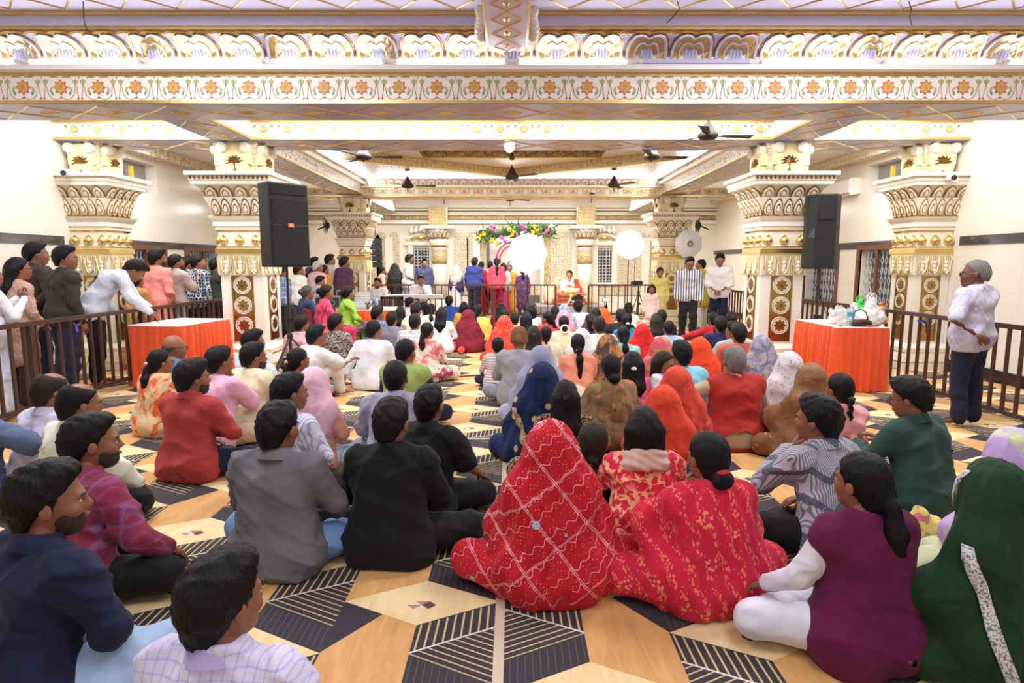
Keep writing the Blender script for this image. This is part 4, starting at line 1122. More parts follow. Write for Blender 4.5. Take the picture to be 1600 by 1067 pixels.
def pillar(label, cx, cy, S=1.0, sides=(0, 1, 2, 3), z_top=3.34, lv=None, group='carved pillars'):
    """square pillar; sides: 0 front (-y), 1 +x, 2 back, 3 -x"""
    root = empty('pillar', (cx, cy, 0), 0, label, 'pillar', group)
    hw = .315*S; L = lv
    PT = {}
    def sq(name, prof, mats, mis=None): PT[name] = MB().lathe(prof, square=True, mis=mis).build(name, mats, root); return PT[name]
    sq('plinth', [(hw+.20*S, 0), (hw+.20*S, .10), (hw+.16*S, .12), (hw+.13*S, .24), (hw+.11*S, .26), (hw+.11*S, .32), (hw+.04*S, .36), (hw, .38)], [M_cream, M_gold], [0, 1, 0, 1, 0, 0, 0])
    sq('shaft', [(hw, .36), (hw, L['fr0']+.02)], [M_cream])
    sq('necking', [(hw+.02, L['fr0']+.01), (hw+.02, L['fr1']), (hw+.045, L['fr1']+.01), (hw+.045, L['m1']-.05), (hw+.02, L['m1']-.045), (hw+.03, L['m1']-.015), (hw, L['m1'])], [M_cream, M_gold], [0, 0, 1, 0, 1, 0])
    sq('bud_panel', [(hw, L['m1']), (hw, L['b1'])], [M_cream])
    d = L['f1']-L['b1']
    sq('flared_moulding', [(hw+.005, L['b1']), (hw+.03, L['b1']+.03*d/.25), (hw+.03, L['b1']+.3*d), (hw+.05, L['b1']+.34*d), (hw+.05, L['b1']+.6*d), (hw+.085, L['b1']+.8*d), (hw+.10, L['f1']-.02), (hw+.04, L['f1'])], [M_gold, M_cream], [0, 1, 0, 1, 1, 1, 0])
    sq('lower_lotus_cup', [(hw+.01, L['f1']), (hw+.05, (L['f1']*2+L['c1'])/3), (hw+.13*S, L['c1']), (hw+.06, L['c1']+.005)], [M_cream])
    sq('upper_lotus_cup', [(hw+.07*S, L['c1']+.005), (hw+.09*S, (L['c1']*2+L['u1'])/3), (hw+.22*S, L['u1']), (hw+.2*S, L['u1']+.005)], [M_cream])
    a0, a1 = L['u1'], L['a1']; aw = hw+.28*S
    sq('abacus', [(aw-.04, a0), (aw-.03, a0+.3*(a1-a0)), (aw-.02, a0+.32*(a1-a0)), (aw-.02, a0+.68*(a1-a0)), (aw+.02, a0+.7*(a1-a0)), (aw+.02, a1), (hw, a1+.01)], [M_cream, M_gold], [0, 1, 0, 1, 0, 0])
    sq('bracket_block', [(hw*.82, a1), (hw*.86, (a1+z_top)/2), (hw*1.05, z_top)], [M_scroll])
    for key, mk in (('pl', lambda: petal_mesh(.142*S, (L['c1']-L['f1'])*1.05)), ('pu', lambda: petal_mesh(.20*S, (L['u1']-L['c1'])*1.12, k=.9)), ('md', lambda: medallion_mesh(.125*S)), ('bd', lambda: bud_mesh((L['b1']-L['m1'])*.74)), ('fr', lambda: fringe_mesh(hw*2, L['fr1']-L['fr0']+.03)), ('dn', lambda: MB().prism([(-.02, 0), (.02, 0), (0, .045)], 0, .012, 0, Matrix.Rotation(R(90), 4, 'X')).mesh('tooth', [M_bronze]))):
        if (key, S, lv['id']) not in MPET: MPET[(key, S, lv['id'])] = mk()
    G = lambda k: MPET[(k, S, lv['id'])]
    for sd in sides:
        rz = R(90*sd); Rz = Matrix.Rotation(rz, 3, 'Z')
        def put(name, me, x, y, z, tilt=0): 
            o = link(name, me, PT[dict(petal='lower_lotus_cup', acanthus_leaf='upper_lotus_cup', lotus_bud='bud_panel', tassel_fringe='necking', dentil='abacus', gold_strip='shaft', medallion='shaft', volute='bracket_block', leaf_carving='bracket_block')[name]], Rz @ Vector((x, -y, z))); o.rotation_euler = (Matrix.Rotation(rz, 3, 'Z') @ Matrix.Rotation(tilt, 3, 'X')).to_euler(); return o
        t1 = math.atan2(.10*S, L['c1']-L['f1']); t2 = math.atan2(.13*S, L['u1']-L['c1'])
        for i in range(5): put('petal', G('pl'), (i-2)*.142*S*1.02, hw+.02, L['f1']+.004, t1)
        for i in range(4): put('acanthus_leaf', G('pu'), (i-1.5)*.215*S, hw+.085*S, L['c1']+.01, t2)
        for i in range(3): put('lotus_bud', G('bd'), (i-1)*.24*S, hw+.012, L['m1']+.01)
        put('tassel_fringe', G('fr'), 0, hw+.022, L['fr0']-.02)
        for i in range(18): put('dentil', G('dn'), (i-8.5)*2*aw/18.6, aw-.018, a0+.42*(a1-a0)) if (sd in (0,) and S > .9) else None
        m = MB(); w = .16*S
        m.bx(-w, w, -.006, 0, .42, L['fr0'], 0); m.bx(-w, -w*.8, -.014, 0, .42, L['fr0'], 0); m.bx(w*.8, w, -.014, 0, .42, L['fr0'], 0)
        o = put('gold_strip', m.mesh('gold_strip', [M_gold2]), 0, hw, 0)
        n = int((L['fr0']-.5)/(.30*S))
        for i in range(n): put('medallion', G('md'), 0, hw+.006, L['fr0']-.14-(i)*.30*S)
        # scroll volutes of the bracket
        m = MB(); zc = (a1+z_top)/2
        for q in (-1, 1):
            m.tube([(q*(hw*.55), -.06, z_top-.09), (q*(hw*.55), .12, z_top-.09)], .075, 12, 0); m.tube([(q*hw*.3, -.03, a1+.10), (q*hw*.3, .12, a1+.10)], .085, 12, 1)
        m.bx(-hw*.7, hw*.7, -.02, .08, zc-.09, z_top-.03, 1)
        put('volute', m.mesh('volute', [M_cream, plain('painted_yellow_cream', (240, 226, 176), .4)]), 0, hw+.02, 0)
        if True:
            m = MB()
            for i in range(7):
                an = i*math.pi/6; m.tube([(0, 0, 0), (.07*math.cos(an), -.012, .07*math.sin(an)), (.13*math.cos(an+.25), -.006, .10*math.sin(an+.25))], [.02, .016, .006], 5)
            put('leaf_carving', m.mesh('leaf_carving', [M_bronze]), 0, hw+.045, a1+.16)
    return root
def levels(Yc, px, S, ident):
    f = lambda py, h: zy(py, Yc-h*S)
    return dict(id=ident, fr0=f(px[0], .33), fr1=f(px[1], .33), m1=f(px[2], .34), b1=f(px[3], .32), f1=f(px[4], .36), c1=f(px[5], .42), u1=f(px[6], .52), a1=f(px[7], .60))
LF = levels(9.42, (431, 397, 383, 362, 336, 308, 288, 267), 1, 'f')
for k, v in list(LF.items()): pass
pillar('front left carved pillar behind the loudspeaker', -4.02, 9.42, 1.0, (0, 1, 3), Z0, LF)
pillar('front right carved pillar beside the second orange table', 4.02, 9.42, 1.0, (0, 1, 3), Z0, LF)
LR = dict(LF); LR['id'] = 'f'
dz = .06
LB = {k: (v-dz if k != 'id' else 'b') for k, v in LF.items()}
pillar('rear left carved pillar behind the sound desk', -4.02, 15.72, 1.0, (0, 1), zb3, LB)
pillar('rear right carved pillar behind the standing men', 4.02, 15.72, 1.0, (0, 3), zb3, LB)
LP = {k: (v if k != 'id' else 'p') for k, v in LF.items()}
pillar('half pillar on the left wall above the queue', -6.28, 9.42, .84, (0, 1), Z0, LP, 'half pillars on the side walls')
pillar('half pillar on the right wall behind the railing', 6.28, 9.42, .84, (0, 3), Z0, LP, 'half pillars on the side walls')

# ---------------------------------------------------------------- shrine wall at the far end
DX0, DX1 = -1.0, 1.2      # central opening
m = MB(); m.bx(-WX, DX0, YB, YB+.3, 0, 3.6); m.bx(DX1, WX, YB, YB+.3, 0, 3.6); m.bx(DX0, DX1, YB, YB+.3, 2.62, 3.6)
wf = struct('wall_far', m, [M_cream], label='carved cream shrine wall at the far end')
MB().bx(DX0-.3, DX1+.3, YB+2.0, YB+2.1, 0, 3.2).build('inner_wall', M_white, wf)
for z0, z1, d, mt in ((zy(329, 19.8), zy(326, 19.8), .25, M_cream), (zy(336, 19.8), zy(331, 19.8), .16, M_cream), (zy(342, 19.8), zy(337, 19.8), .1, M_scrollg), (zy(349, 19.8), zy(344, 19.8), .18, M_white)): MB().bx(-WX, WX, YB-d, YB, z0, z1).build('cornice', mt, wf)
MB().bx(-WX, WX, YB-.22, YB-.02, 3.33, 3.62).build('frieze_beam', M_white, wf)
def arab(x, w, z0, z1, name='arabesque_panel'):
    m = MB(); m.prism([(x-w/2, z0), (x+w/2, z0), (x+w/2, z1-w*.5), (x+w*.3, z1-w*.15), (x, z1), (x-w*.3, z1-w*.15), (x-w/2, z1-w*.5)], 0, .05, 0, Matrix.Translation((0, YB, 0)) @ Matrix.Rotation(R(90), 4, 'X'))
    return m.build(name, M_scroll, wf)
for px, w in ((597, .36), (617, .3), (720, .5), (736, .26), (880, .5), (862, .26), (1000, .36), (980, .5)):
    arab(at_y(px, 400, YB).x, w, .9, zy(362, YB))
for x in (-5.2, -4.5, 4.6, 5.3): arab(x, .5, .4, 2.6)
for px in (609, 683+20, 745, 850, 918+10, 1008): MB().bx(at_y(px, 400, YB).x-.12, at_y(px, 400, YB).x+.12, YB-.12, YB, .1, zy(372, YB)).build('pilaster', M_cream, wf); 
MB().bx(-5.5, 5.5, YB-.06, YB, .55, .85).build('dado', M_scroll, wf); MB().bx(-5.5, DX0, YB-.1, YB, .85, .9).bx(DX1, 5.5, YB-.1, YB, .85, .9).build('dado_rail', M_gold, wf)
for k, px in enumerate((659, 943)):
    x = at_y(px, 400, YB).x; w = .26; z0, z1 = zy(441, YB), zy(388, YB)
    o = struct('window_%d' % (5+k), MB().bx(x-w-.16, x-w, YB-.14, YB, z0, z1+.12).bx(x+w, x+w+.16, YB-.14, YB, z0, z1+.12).bx(x-w-.25, x+w+.25, YB-.18, YB, z1+.1, z1+.2).bx(x-w-.2, x+w+.2, YB-.16, YB, z0-.08, z0), [M_cream], label='latticed window in the shrine wall, %s of the doorway' % ('left', 'right')[k])
    MB().bx(x-w, x+w, YB-.012, YB-.006, z0, z1).build('pane', M_dark, o)
    hb = MB().bx(-w, w, -.02, 0, -.012, .012).mesh('lattice_bar', [M_grille]); vb = MB().bx(-.012, .012, -.02, 0, z0, z1).mesh('lattice_bar', [M_grille])
    for i in range(5): link('lattice_bar', vb, o, (x-w+(i+.5)*2*w/5-.02, YB-.02, 0))
    for i in range(11): link('lattice_bar', hb, o, (x, YB-.02, z0+(i+.5)*(z1-z0)/11))
    m = MB(); zc = z1+.24       # crest of pots and scrolls over the window
    for i in range(5): m.lathe([(.02, 0), (.07, .04), (.08, .10), (.05, .15), (.03, .17), (.05, .2), (.0, .26)], 8, 0, (x-.3+i*.15, YB-.1, zc+.22+(.04 if i == 2 else 0)))
    m.tube([(x-.48+t*.96, YB-.08, zc+.03+.17*math.sin(t*math.pi)) for t in np.linspace(0, 1, 12)], .05, 6, 0); m.tube([(x-.3+t*.6, YB-.1, zc+.03+.11*math.sin(t*math.pi)) for t in np.linspace(0, 1, 10)], .03, 6, 1)
    m.ball((x, YB-.1, zc+.09), (.12, .05, .06), 8, 6, 1); m.build('crest', [M_cream, M_gold], o, True)
for sx in (-1, 1):
    x = sx*2.33; root = empty('round_column', (x, YB-.35, 0), 0, '%s round column of the shrine wall' % ('left', 'right')[sx > 0], 'column', 'round columns of the shrine wall')
    MB().lathe([(.36, 0), (.36, .1), (.30, .14), (.34, .3), (.26, .36), (.235, .42)], 24).build('base', M_cream, root, True)
    MB().lathe([(.235, .42), (.225, zy(398, 19.4))], 24).build('shaft', M_cream, root, True)
    MB().lathe([(.24, zy(412, 19.4)), (.25, zy(404, 19.4)), (.255, zy(396, 19.4)), (.235, zy(394, 19.4))], 24).build('gold_collar', M_scrollg, root, True)
    MB().lathe([(.23, zy(394, 19.4)), (.23, zy(386, 19.4)), (.28, zy(383, 19.4)), (.28, zy(380, 19.4)), (.32, zy(374, 19.4)), (.27, zy(371, 19.4))], 24, mis=[0, 1, 0, 0, 1]).build('neck', [M_cream, M_gold2], root, True)
    zc0, zc1 = zy(371, 19.4), zy(357, 19.4)
    cup = MB().lathe([(.24, zc0), (.30, zc0+.12), (.44, zc1)], 24).build('cup', M_cream, root, True)
    pm = petal_mesh(.13, (zc1-zc0)*1.1, 'cup_petal', k=.8)
    for i in range(14):
        a = 2*math.pi*i/14; link('cup_petal', pm, cup, (.25*math.cos(a), .25*math.sin(a), zc0+.01), (Matrix.Rotation(a+R(90), 3, 'Z') @ Matrix.Rotation(R(32), 3, 'X')).to_euler())
    MB().bx(-.48, .48, -.48, .3, zc1, zy(352, 19.4)).build('abacus', M_cream, root); MB().bx(-.28, .28, -.3, .3, zy(352, 19.4), 3.34).build('block', M_scrollg, root)
# gilded door frame
dr = struct('door_1', MB().bx(DX0, DX0+.16, YB-.12, YB+.1, 0, 2.62).bx(DX1-.16, DX1, YB-.12, YB+.1, 0, 2.62).bx(DX0, DX1, YB-.12, YB+.1, 2.5, 2.66), [M_scrollg], label='gilded doorway of the shrine behind the white umbrella')

# ---------------------------------------------------------------- railings
def railing(label, p0, p1, h=1.0, step=.165, post=1.9, z0=.10, group='brown metal railings'):
    p0, p1 = Vector((*p0, 0)), Vector((*p1, 0)); L = (p1-p0).length; d = (p1-p0).normalized(); ang = math.atan2(d.y, d.x)
    root = empty('railing', p0, ang, label, 'railing', group)
    MB().bx(0, L, -.028, .028, h-.045, h).build('top_rail', M_wood, root); MB().bx(0, L, -.02, .02, z0, z0+.04).build('bottom_rail', M_wood, root)
    np_ = max(1, round(L/post)); pm = MB().bx(-.03, .03, -.03, .03, 0, h-.045).mesh('post', [M_wood]); bm = MB().bx(-.014, .014, -.014, .014, z0+.04, h-.045).mesh('baluster', [M_wood])
    for i in range(np_+1): link('post', pm, root, (i*L/np_, 0, 0))
    for i in range(int(L/step)): 
        x = (i+.5)*step
        if min(abs(x-k*L/np_) for k in range(np_+1)) > .05: link('baluster', bm, root, (x, 0, 0))
    return root
RL = railing('long railing on the left between the queue and the seated crowd', (-4.95, 2.4), (-4.95, 13.8))
RR = railing('long railing on the right behind the old man and orange table', (4.9, 2.4), (4.9, 16.6))
railing('stage railing left of the priest', (-4.2, 17.5), (1.25, 17.5), .98, .19, 1.8)
railing('stage railing right of the priest', (2.2, 17.5), (4.6, 17.5), .98, .19, 1.8)
for rr, i in ((RL, 0), (RR, 1)):
    y = (6.86 if i == 0 else 7.25); m = MB(); m.tube([((-4.95, 4.9)[i]+.035*math.cos(a), y+.035*math.sin(a), .9+.01*math.sin(3*a)) for a in np.linspace(0, 6.28, 12)], .012, 5); m.tube([((-4.95, 4.9)[i]+.03, y-.03, .9), ((-4.95, 4.9)[i]+.05, y-.05, .83), ((-4.95, 4.9)[i]+.04, y-.04, .77)], [.012, .02, .008], 5)
    tag(m.build('ribbon', plain('ribbon_blue', (52, 48, 150), .6)), 'blue ribbon tied to the %s railing post' % ('left', 'right')[i], 'ribbon')

# ---------------------------------------------------------------- ceiling fans
def fan_mesh(): 
    body = MB().lathe([(.012, .0), (.012, .26)], 8).mesh('rod', [M_fan]); can = MB().lathe([(.02, .34), (.06, .26), (.02, .25)], 12).mesh('canopy', [M_fan], True)
    mot = MB().lathe([(.02, -.05), (.09, -.045), (.135, -.02), (.135, .02), (.10, .05), (.05, .14), (.02, .2)], 16).mesh('motor', [M_fan], True)
    bl = MB(); bl.bx(.12, .2, -.02, .02, -.004, .004); bl.add([(.18, -.045, .004), (.62, -.07, .012), (.62, .06, -.012), (.18, .045, -.004), (.18, -.045, .010), (.62, -.07, .018), (.62, .06, -.006), (.18, .045, .002)], [(3, 2, 1, 0), (4, 5, 6, 7), (0, 1, 5, 4), (1, 2, 6, 5), (2, 3, 7, 6), (3, 0, 4, 7)]); 
    return body, can, mot, bl.mesh('blade', [M_fan])
FB = fan_mesh()
for px, py, z, a, lb in ((568, 253, 3.2, 4, 'ceiling fan over the left of the crowd, nearest on that side'), (1018, 253, 3.2, 10, 'ceiling fan over the right of the crowd, nearest on that side'), (800, 279, 3.25, 80, 'ceiling fan at the middle of the diamond coffer'), (637, 300, 3.15, 6, 'ceiling fan behind the near left fan'), (959, 299, 3.15, 186, 'ceiling fan behind the near right fan'),
                         (694, 319, 3.1, 20, 'small distant ceiling fan at the left before the shrine'), (797, 322, 3.1, 30, 'small distant ceiling fan at the centre before the shrine'), (924, 317, 3.1, 25, 'small distant ceiling fan at the right before the shrine'), (1107, 193, 3.44, 8, 'ceiling fan just behind the front beam on the right')):
    p = at_z(px, py, z); p.y = min(p.y, 19.0); r = empty('ceiling_fan', p, R(a), lb, 'fan', 'ceiling fans')
    link('rod', FB[0], r); link('canopy', FB[1], r); mo = link('motor', FB[2], r); up = 3.62-z
    r.children[0].scale = (1, 1, max(.3, up/.26)); r.children[1].location = (0, 0, up-.34)
    for k in range(3): link('blade', FB[3], mo, None, (0, 0, R(120*k)))
p = at_z(796, 230, 3.30); t = MB(); t.ball((0, 0, 0), .075, 14, 9); r = empty('bulb_lamp', p, 0, 'glowing round bulb under the second beam', 'lamp'); t.build('globe', emit('bulb_glow', (1, 1, .97), 14), r, True); MB().lathe([(.035, .06), (.045, .09), (.02, .12)], 10).build('holder', M_dark, r, True)

# ---------------------------------------------------------------- loudspeakers
def speaker(label, loc, rz, w, d, h, back=False):
    r = empty('loudspeaker', loc, rz, label, 'loudspeaker')
    m = MB(); c = .10; P = [(-w/2, -d/2), (w/2, -d/2), (w/2, d*.1), (w*.30, d/2), (-w*.30, d/2), (-w/2, d*.1)]
    m.prism(P, 0, h); o = m.build('cabinet', M_blackp, r); b = o.modifiers.new('b', 'BEVEL'); b.width = .018; b.segments = 2
    m = MB(); m.bx(-w/2+.025, w/2-.025, -d/2-.014, -d/2, .03, h*.80); m.bx(-w/2+.025, w/2-.025, -d/2-.014, -d/2, h*.86, h-.03)
    m.build('grille_cloth', plain('speaker_cloth', (34, 33, 36), .9, bump=.4, bscale=500), r)
    MB().bx(-w/2+.03, w/2-.03, -d/2-.018, -d/2, h*.497, h*.503).build('seam_line', plain('seam_grey', (90, 90, 92), .6), r)
    if not back:
        bd = MB().bx(-.038, .038, -d/2-.026, -d/2-.014, h*.475, h*.525).build('badge', plain('badge_orange', (232, 120, 48), .4), r)
        m = MB()   # three raised badge letters
        z = h*.5-.012; y0, y1 = -d/2-.029, -d/2-.026
        m.bx(-.020, -.015, y0, y1, z, z+.024); m.bx(-.028, -.015, y0, y1, z, z+.005)
        m.bx(-.008, -.003, y0, y1, z, z+.024); m.bx(-.008, .007, y0, y1, z+.019, z+.024); m.bx(-.008, .007, y0, y1, z+.010, z+.014); m.bx(-.008, .007, y0, y1, z, z+.005); m.bx(.004, .008, y0, y1, z, z+.024)
        m.bx(.014, .019, y0, y1, z, z+.024); m.bx(.014, .028, y0, y1, z, z+.005); m.build('badge_letters', plain('badge_white', (250, 240, 230), .4), bd)
    else:
        m = MB(); m.bx(-.09, .09, d/2-.005, d/2+.02, h*.66, h*.80); m.build('rear_panel', M_blackp, r)
        m = MB(); m.add([(w*.3, d/2, h*.55), (w*.3+.02, d/2+.12, h*.40), (w*.3+.1, d/2+.10, h*.42), (w*.3+.06, d/2-.05, h*.56)], [(0, 1, 2, 3)]); o = m.build('cover_flap', M_blackp, r); o.modifiers.new('s', 'SOLIDIFY').thickness = .008
        m = MB()
        for q in (0, 1): m.tube([(.05+.03*q, d/2-.05, .02), (.06+.04*q, d/2, -.18), (-.02, d/2-.05, -.42), (-.1, d/2-.1, -.62)], .007, 5)
        m.build('cable', M_blackp, r)
    return r
def tripod(label, loc, h, spread=.5, zc=.62, a0=90, r0=.018, name='tripod_stand', zf=None):
    r = empty(name, loc, 0, label, 'stand')
    MB().tube([(0, 0, .08), (0, 0, h*.55)], r0*1.15, 10).tube([(0, 0, h*.5), (0, 0, h)], r0*.85, 10).build('pole', M_steel, r)
    MB().lathe([(r0*1.8, zc-.04), (r0*2.1, zc-.02), (r0*2.1, zc+.03), (r0*1.4, zc+.05)], 12).build('collar', M_blackp, r); MB().box((r0*2.4, 0, h*.55), (.05, .04, .05)).lathe([(r0*1.8, h*.52), (r0*1.8, h*.57)], 12).build('clamp', M_blackp, r)
    for k in range(3):
        a = R(a0+120*k); m = MB(); m.tube([(0, 0, zc), (spread*math.cos(a), spread*math.sin(a), .012)], r0*.85, 6); lo = m.build('leg', M_steel, r)
        MB().tube([(0, 0, zc*.35), (spread*.52*math.cos(a), spread*.52*math.sin(a), zc*.48)], r0*.5, 6).build('brace', M_steel, r)
        MB().ball((spread*math.cos(a), spread*math.sin(a), .016), .022, 8, 5).build('rubber_foot', M_blackp, lo)
    return r
ps = at_y(441, 288, 8.0); pb = at_y(444, 417, 8.0)
speaker('black loudspeaker with an orange badge on the left stand', (ps.x-.04, 8.0, pb.z), R(50), .54, .44, ps.z-pb.z)
tripod('tall black tripod stand under the left loudspeaker', (ps.x+.0, 8.02, 0), pb.z+.005, .52, .62, 20)
pr = at_y(1281, 306, 8.75); pq = at_y(1281, 420, 8.75)
speaker('dark brown loudspeaker seen from behind beside the right pillar', (pr.x+.0, 8.62, pq.z), R(165), .43, .36, pr.z-pq.z, True)
tripod('black stand under the right loudspeaker behind the orange table', (pr.x+.0, 8.64, 0), pq.z+.005, .3, .55, 30)

# ---------------------------------------------------------------- orange skirted tables
M_orange = cloth((232, 84, 30), 'plain', wr=.25, rough=.6, sheen=.3)
M_tcloth = cloth((236, 230, 226), 'plain', wr=.15)
def skirted(label, c, w, d, h, rz, seed=1, step=.05):
    r = empty('skirted_table', (*c, 0), rz, label, 'table')
    MB().bx(-w/2, w/2, -d/2, d/2, h-.03, h-.012).build('tabletop', M_white, r)
    MB().bx(-w/2-.006, w/2+.006, -d/2-.006, d/2+.006, h-.014, h).build('table_cloth', M_tcloth, r)
    rg = random.Random(seed); P = []
    per = [(-w/2, -d/2, 1, 0, w), (w/2, -d/2, 0, 1, d), (w/2, d/2, -1, 0, w), (-w/2, d/2, 0, -1, d)]
    for x, y, dx, dy, l in per:
        n = int(l/.018)
        for i in range(n): P.append((x+dx*l*i/n, y+dy*l*i/n, dy, -dx))
    m = MB(); N = len(P); zs = [h-.008, h-.06, h*.55, .012]; ph = [rg.uniform(0, 6) for _ in range(3)]
    for j, z in enumerate(zs):
        amp = (.004, .012, .026, .034)[j]
        for i, (x, y, nx, ny) in enumerate(P):
            u = i*.018; o = amp*(math.sin(u*62+2*math.sin(u*9+ph[0])+(j*.2))+.5*math.sin(u*23+ph[1]+j*.3))+.012*j/3; m.v.append((x+nx*(o+.012), y+ny*(o+.012), z))
    for j in range(3):
        for i in range(N): m.f.append((j*N+i, j*N+(i+1) % N, (j+1)*N+(i+1) % N, (j+1)*N+i)[::-1]); m.m.append(0)
    m.build('pleated_skirt', M_orange, r, True)
    for sx in (-1, 1):
        for sy in (-1, 1): MB().tube([(sx*(w/2-.06), sy*(d/2-.06), 0), (sx*(w/2-.06), sy*(d/2-.06), h-.03)], .014, 6).build('leg', M_steel, r)
    return r
skirted('orange skirted table with a white top by the left railing', (-4.52, 8.24), .76, 1.05, .80, R(-8), 3)
skirted('orange skirted table holding bags and a bottle on the right', (4.31, 7.97), .62, 1.1, .81, 0, 5)
skirted('orange skirted sound desk near the rear left pillar', (-2.95, 11.8), 1.5, .9, .72, R(-2), 9)

# ---------------------------------------------------------------- things on the right hand table
def bag(label, loc, w, d, h, col, rz=0, handles=True, alpha=None, name='carrier_bag', soft=.5):
    r = empty(name, loc, rz, label, 'bag')
    S = SDF((-w, -d, -.02), (w, d, h*1.25), .012)
    S.cone((-w*.25, 0, d*.42), d*.45, (w*.25, 0, d*.42), d*.45, .05); S.cone((-w*.2, 0, d*.4), d*.42, (0, 0, h*.85), d*.16, .06); S.cone((w*.2, 0, d*.4), d*.42, (0, 0, h*.85), d*.16, .06)
    if not soft: 
        S.D[:] = 1; hw, hd = w*.5, d*.5
        S.D = np.maximum(np.maximum(np.abs(S.ax[0][:, None, None])-hw*(.92+.08*S.ax[2]/h), np.abs(S.ax[1][None, :, None])-hd), np.maximum(S.ax[2]-h*.9, -S.ax[2]))+0*S.D
    S.field(lambda x, y, z: .006*np.sin(x*60+z*40+3*np.sin(z*25))+.005*np.sin(x*35-z*70+y*30)); S.floor(.0)
    hang('pouch', np_mesh('pouch', [(*S.nets(), 0)], [None]), r, [col])
    if handles:
        m = MB()
        for q in (-1, 1): m.tube([(-w*.16, q*.015, h*.84), (-w*.14, q*.03, h*1.02), (0, q*.035, h*1.14), (w*.14, q*.03, h*1.02), (w*.16, q*.015, h*.84)], .008, 5)
        m.build('handle', col, r)
    return r
pw = plain('plastic_white', (232, 230, 230), .35, noise=.06, nscale=20); pg = plain('plastic_green', (60, 190, 70), .3, noise=.2, nscale=25); paper = plain('paper_white', (228, 224, 216), .8)
TZ = .81; tp = lambda px, Y: at_y(px, 500, Y).x
bag('white paper bag with string handles at the left of the right table', (tp(1310, 7.85), 7.85, TZ), .22, .10, .21, paper, R(8), True, soft=0, name='paper_bag')
bag('small white paper bag behind the bottle', (tp(1316, 8.15), 8.15, TZ), .16, .08, .15, paper, R(-6), True, soft=0, name='paper_bag')
bag('white and blue plastic bag behind the bottle', (tp(1333, 8.0), 8.0, TZ), .20, .15, .27, plain('plastic_pale_blue', (206, 222, 228), .4, noise=.15, nscale=16), 0, False)
bag('green plastic bag at the back of the right table', (tp(1343, 8.2), 8.22, TZ), .25, .2, .30, pg, 0, True)
bag('large knotted white carrier bag on the right table', (tp(1362, 7.75), 7.78, TZ), .30, .22, .36, pw, 0, True)
bag('gaudy red and yellow packet at the right end of the table', (tp(1381, 7.8), 7.85, TZ), .12, .09, .30, cloth((226, 196, 90), 'patch', (196, 44, 50), (90, 60, 140), sc=.5), 0, False, name='packet')
r = empty('water_bottle', (tp(1329, 7.55), 7.55, TZ), 0, 'clear water bottle with a blue label on the right table', 'bottle')
MB().lathe([(.04, 0), (.043, .01), (.043, .07), (.041, .08), (.043, .09), (.043, .19), (.036, .22), (.016, .245), (.016, .255)], 16).build('bottle_body', plain('clear_plastic', (226, 232, 238), .1, 0, Transmission_Weight=.7), r, True)
MB().lathe([(.0445, .125), (.0445, .175)], 16, cap=False).build('bottle_label', plain('label_blue', (56, 160, 190), .4), r, True); MB().lathe([(.018, .25), (.018, .275)], 12).build('cap', plain('cap_white', (240, 240, 244), .4), r)
S = SDF((-.16, -.09, -.01), (.16, .09, .2), .01); S.cone((-.09, 0, .04), .045, (.09, 0, .035), .04, .03); S.ell((0, 0, .05), (.11, .05, .045), .03); S.floor(0)
r = empty('handbag', (tp(1346, 7.52), 7.52, TZ), R(-8), 'dark brown leather handbag in front of the white bag', 'bag'); hang('pouch', np_mesh('hb', [(*S.nets(), 0)], [None]), r, [plain('leather_brown', (66, 30, 26), .35)])
MB().tube([(-.1, 0, .06), (-.11, 0, .14), (-.07, 0, .2), (0, 0, .215), (.05, 0, .17), (.08, 0, .07)], .008, 6).build('strap', plain('leather_brown', (66, 30, 26), .35), r, True)
o = MB().box((tp(1363, 7.49), 7.49, TZ+.012), (.16, .05, .022), 0, (0, 0, R(20))).build('folded_cloth', plain('folded_red', (206, 70, 52), .7)); tag(o, 'folded red cloth at the front edge of the right table', 'cloth')
o = MB().box((tp(1314, 7.65), 7.66, TZ+.004), (.22, .15, .006), 0, (0, 0, R(12))).build('paper_sheet', plain('paper_grey', (206, 206, 200), .7)); tag(o, 'sheet of paper lying on the right table', 'paper')
o = MB().ball((tp(1314, 7.5), 7.5, TZ+.018), (.03, .025, .018), 8, 6).build('sweet', plain('sweet_orange', (226, 150, 96), .6), None, True); tag(o, 'small orange sweet at the front of the right table', 'food')

# ---------------------------------------------------------------- sound desk gear
ZD = .72; gx = lambda px, Y: at_y(px, 460, Y).x
def rack(label, loc, w, d, h, rz, n=2, lights=8, name='amplifier'):
    r = empty(name, loc, rz, label, 'amplifier'); MB().bx(-w/2, w/2, -d/2, d/2, 0, h).build('case', plain('case_grey', (120, 118, 112), .5), r)
    MB().bx(-w/2+.02, w/2-.02, -d/2-.01, -d/2, .02, h-.02).build('front_panel', M_blackp, r)
    for i in range(lights):
        a = i % 4; b = i//4; m = MB().bx(-.016, .016, -d/2-.016, -d/2-.01, -.008, .008); o = m.build('indicator', plain('indicator_%d' % (i % 3), ((196, 200, 210), (230, 190, 120), (150, 180, 220))[i % 3], .4), r); o.location = (-w*.3+a*w*.2, 0, h*(.3+.22*b))
    return r
rack('silver cased amplifier rack on the sound desk, tallest of the gear', (gx(541, 12.0), 12.0, ZD), .34, .35, .34, R(8))
r = rack('black mixer with a round dial on the left of the sound desk', (gx(514, 11.8), 11.75, ZD), .46, .4, .24, R(12), lights=3)
for i in range(10): a = R(36*i); MB().tube([(.08+.05*math.cos(a), -.205, .12+.05*math.sin(a)), (.08+.05*math.cos(a), -.215, .12+.05*math.sin(a))], .007, 6).build('dial_dot', plain('dot_white', (220, 220, 220), .5), r)
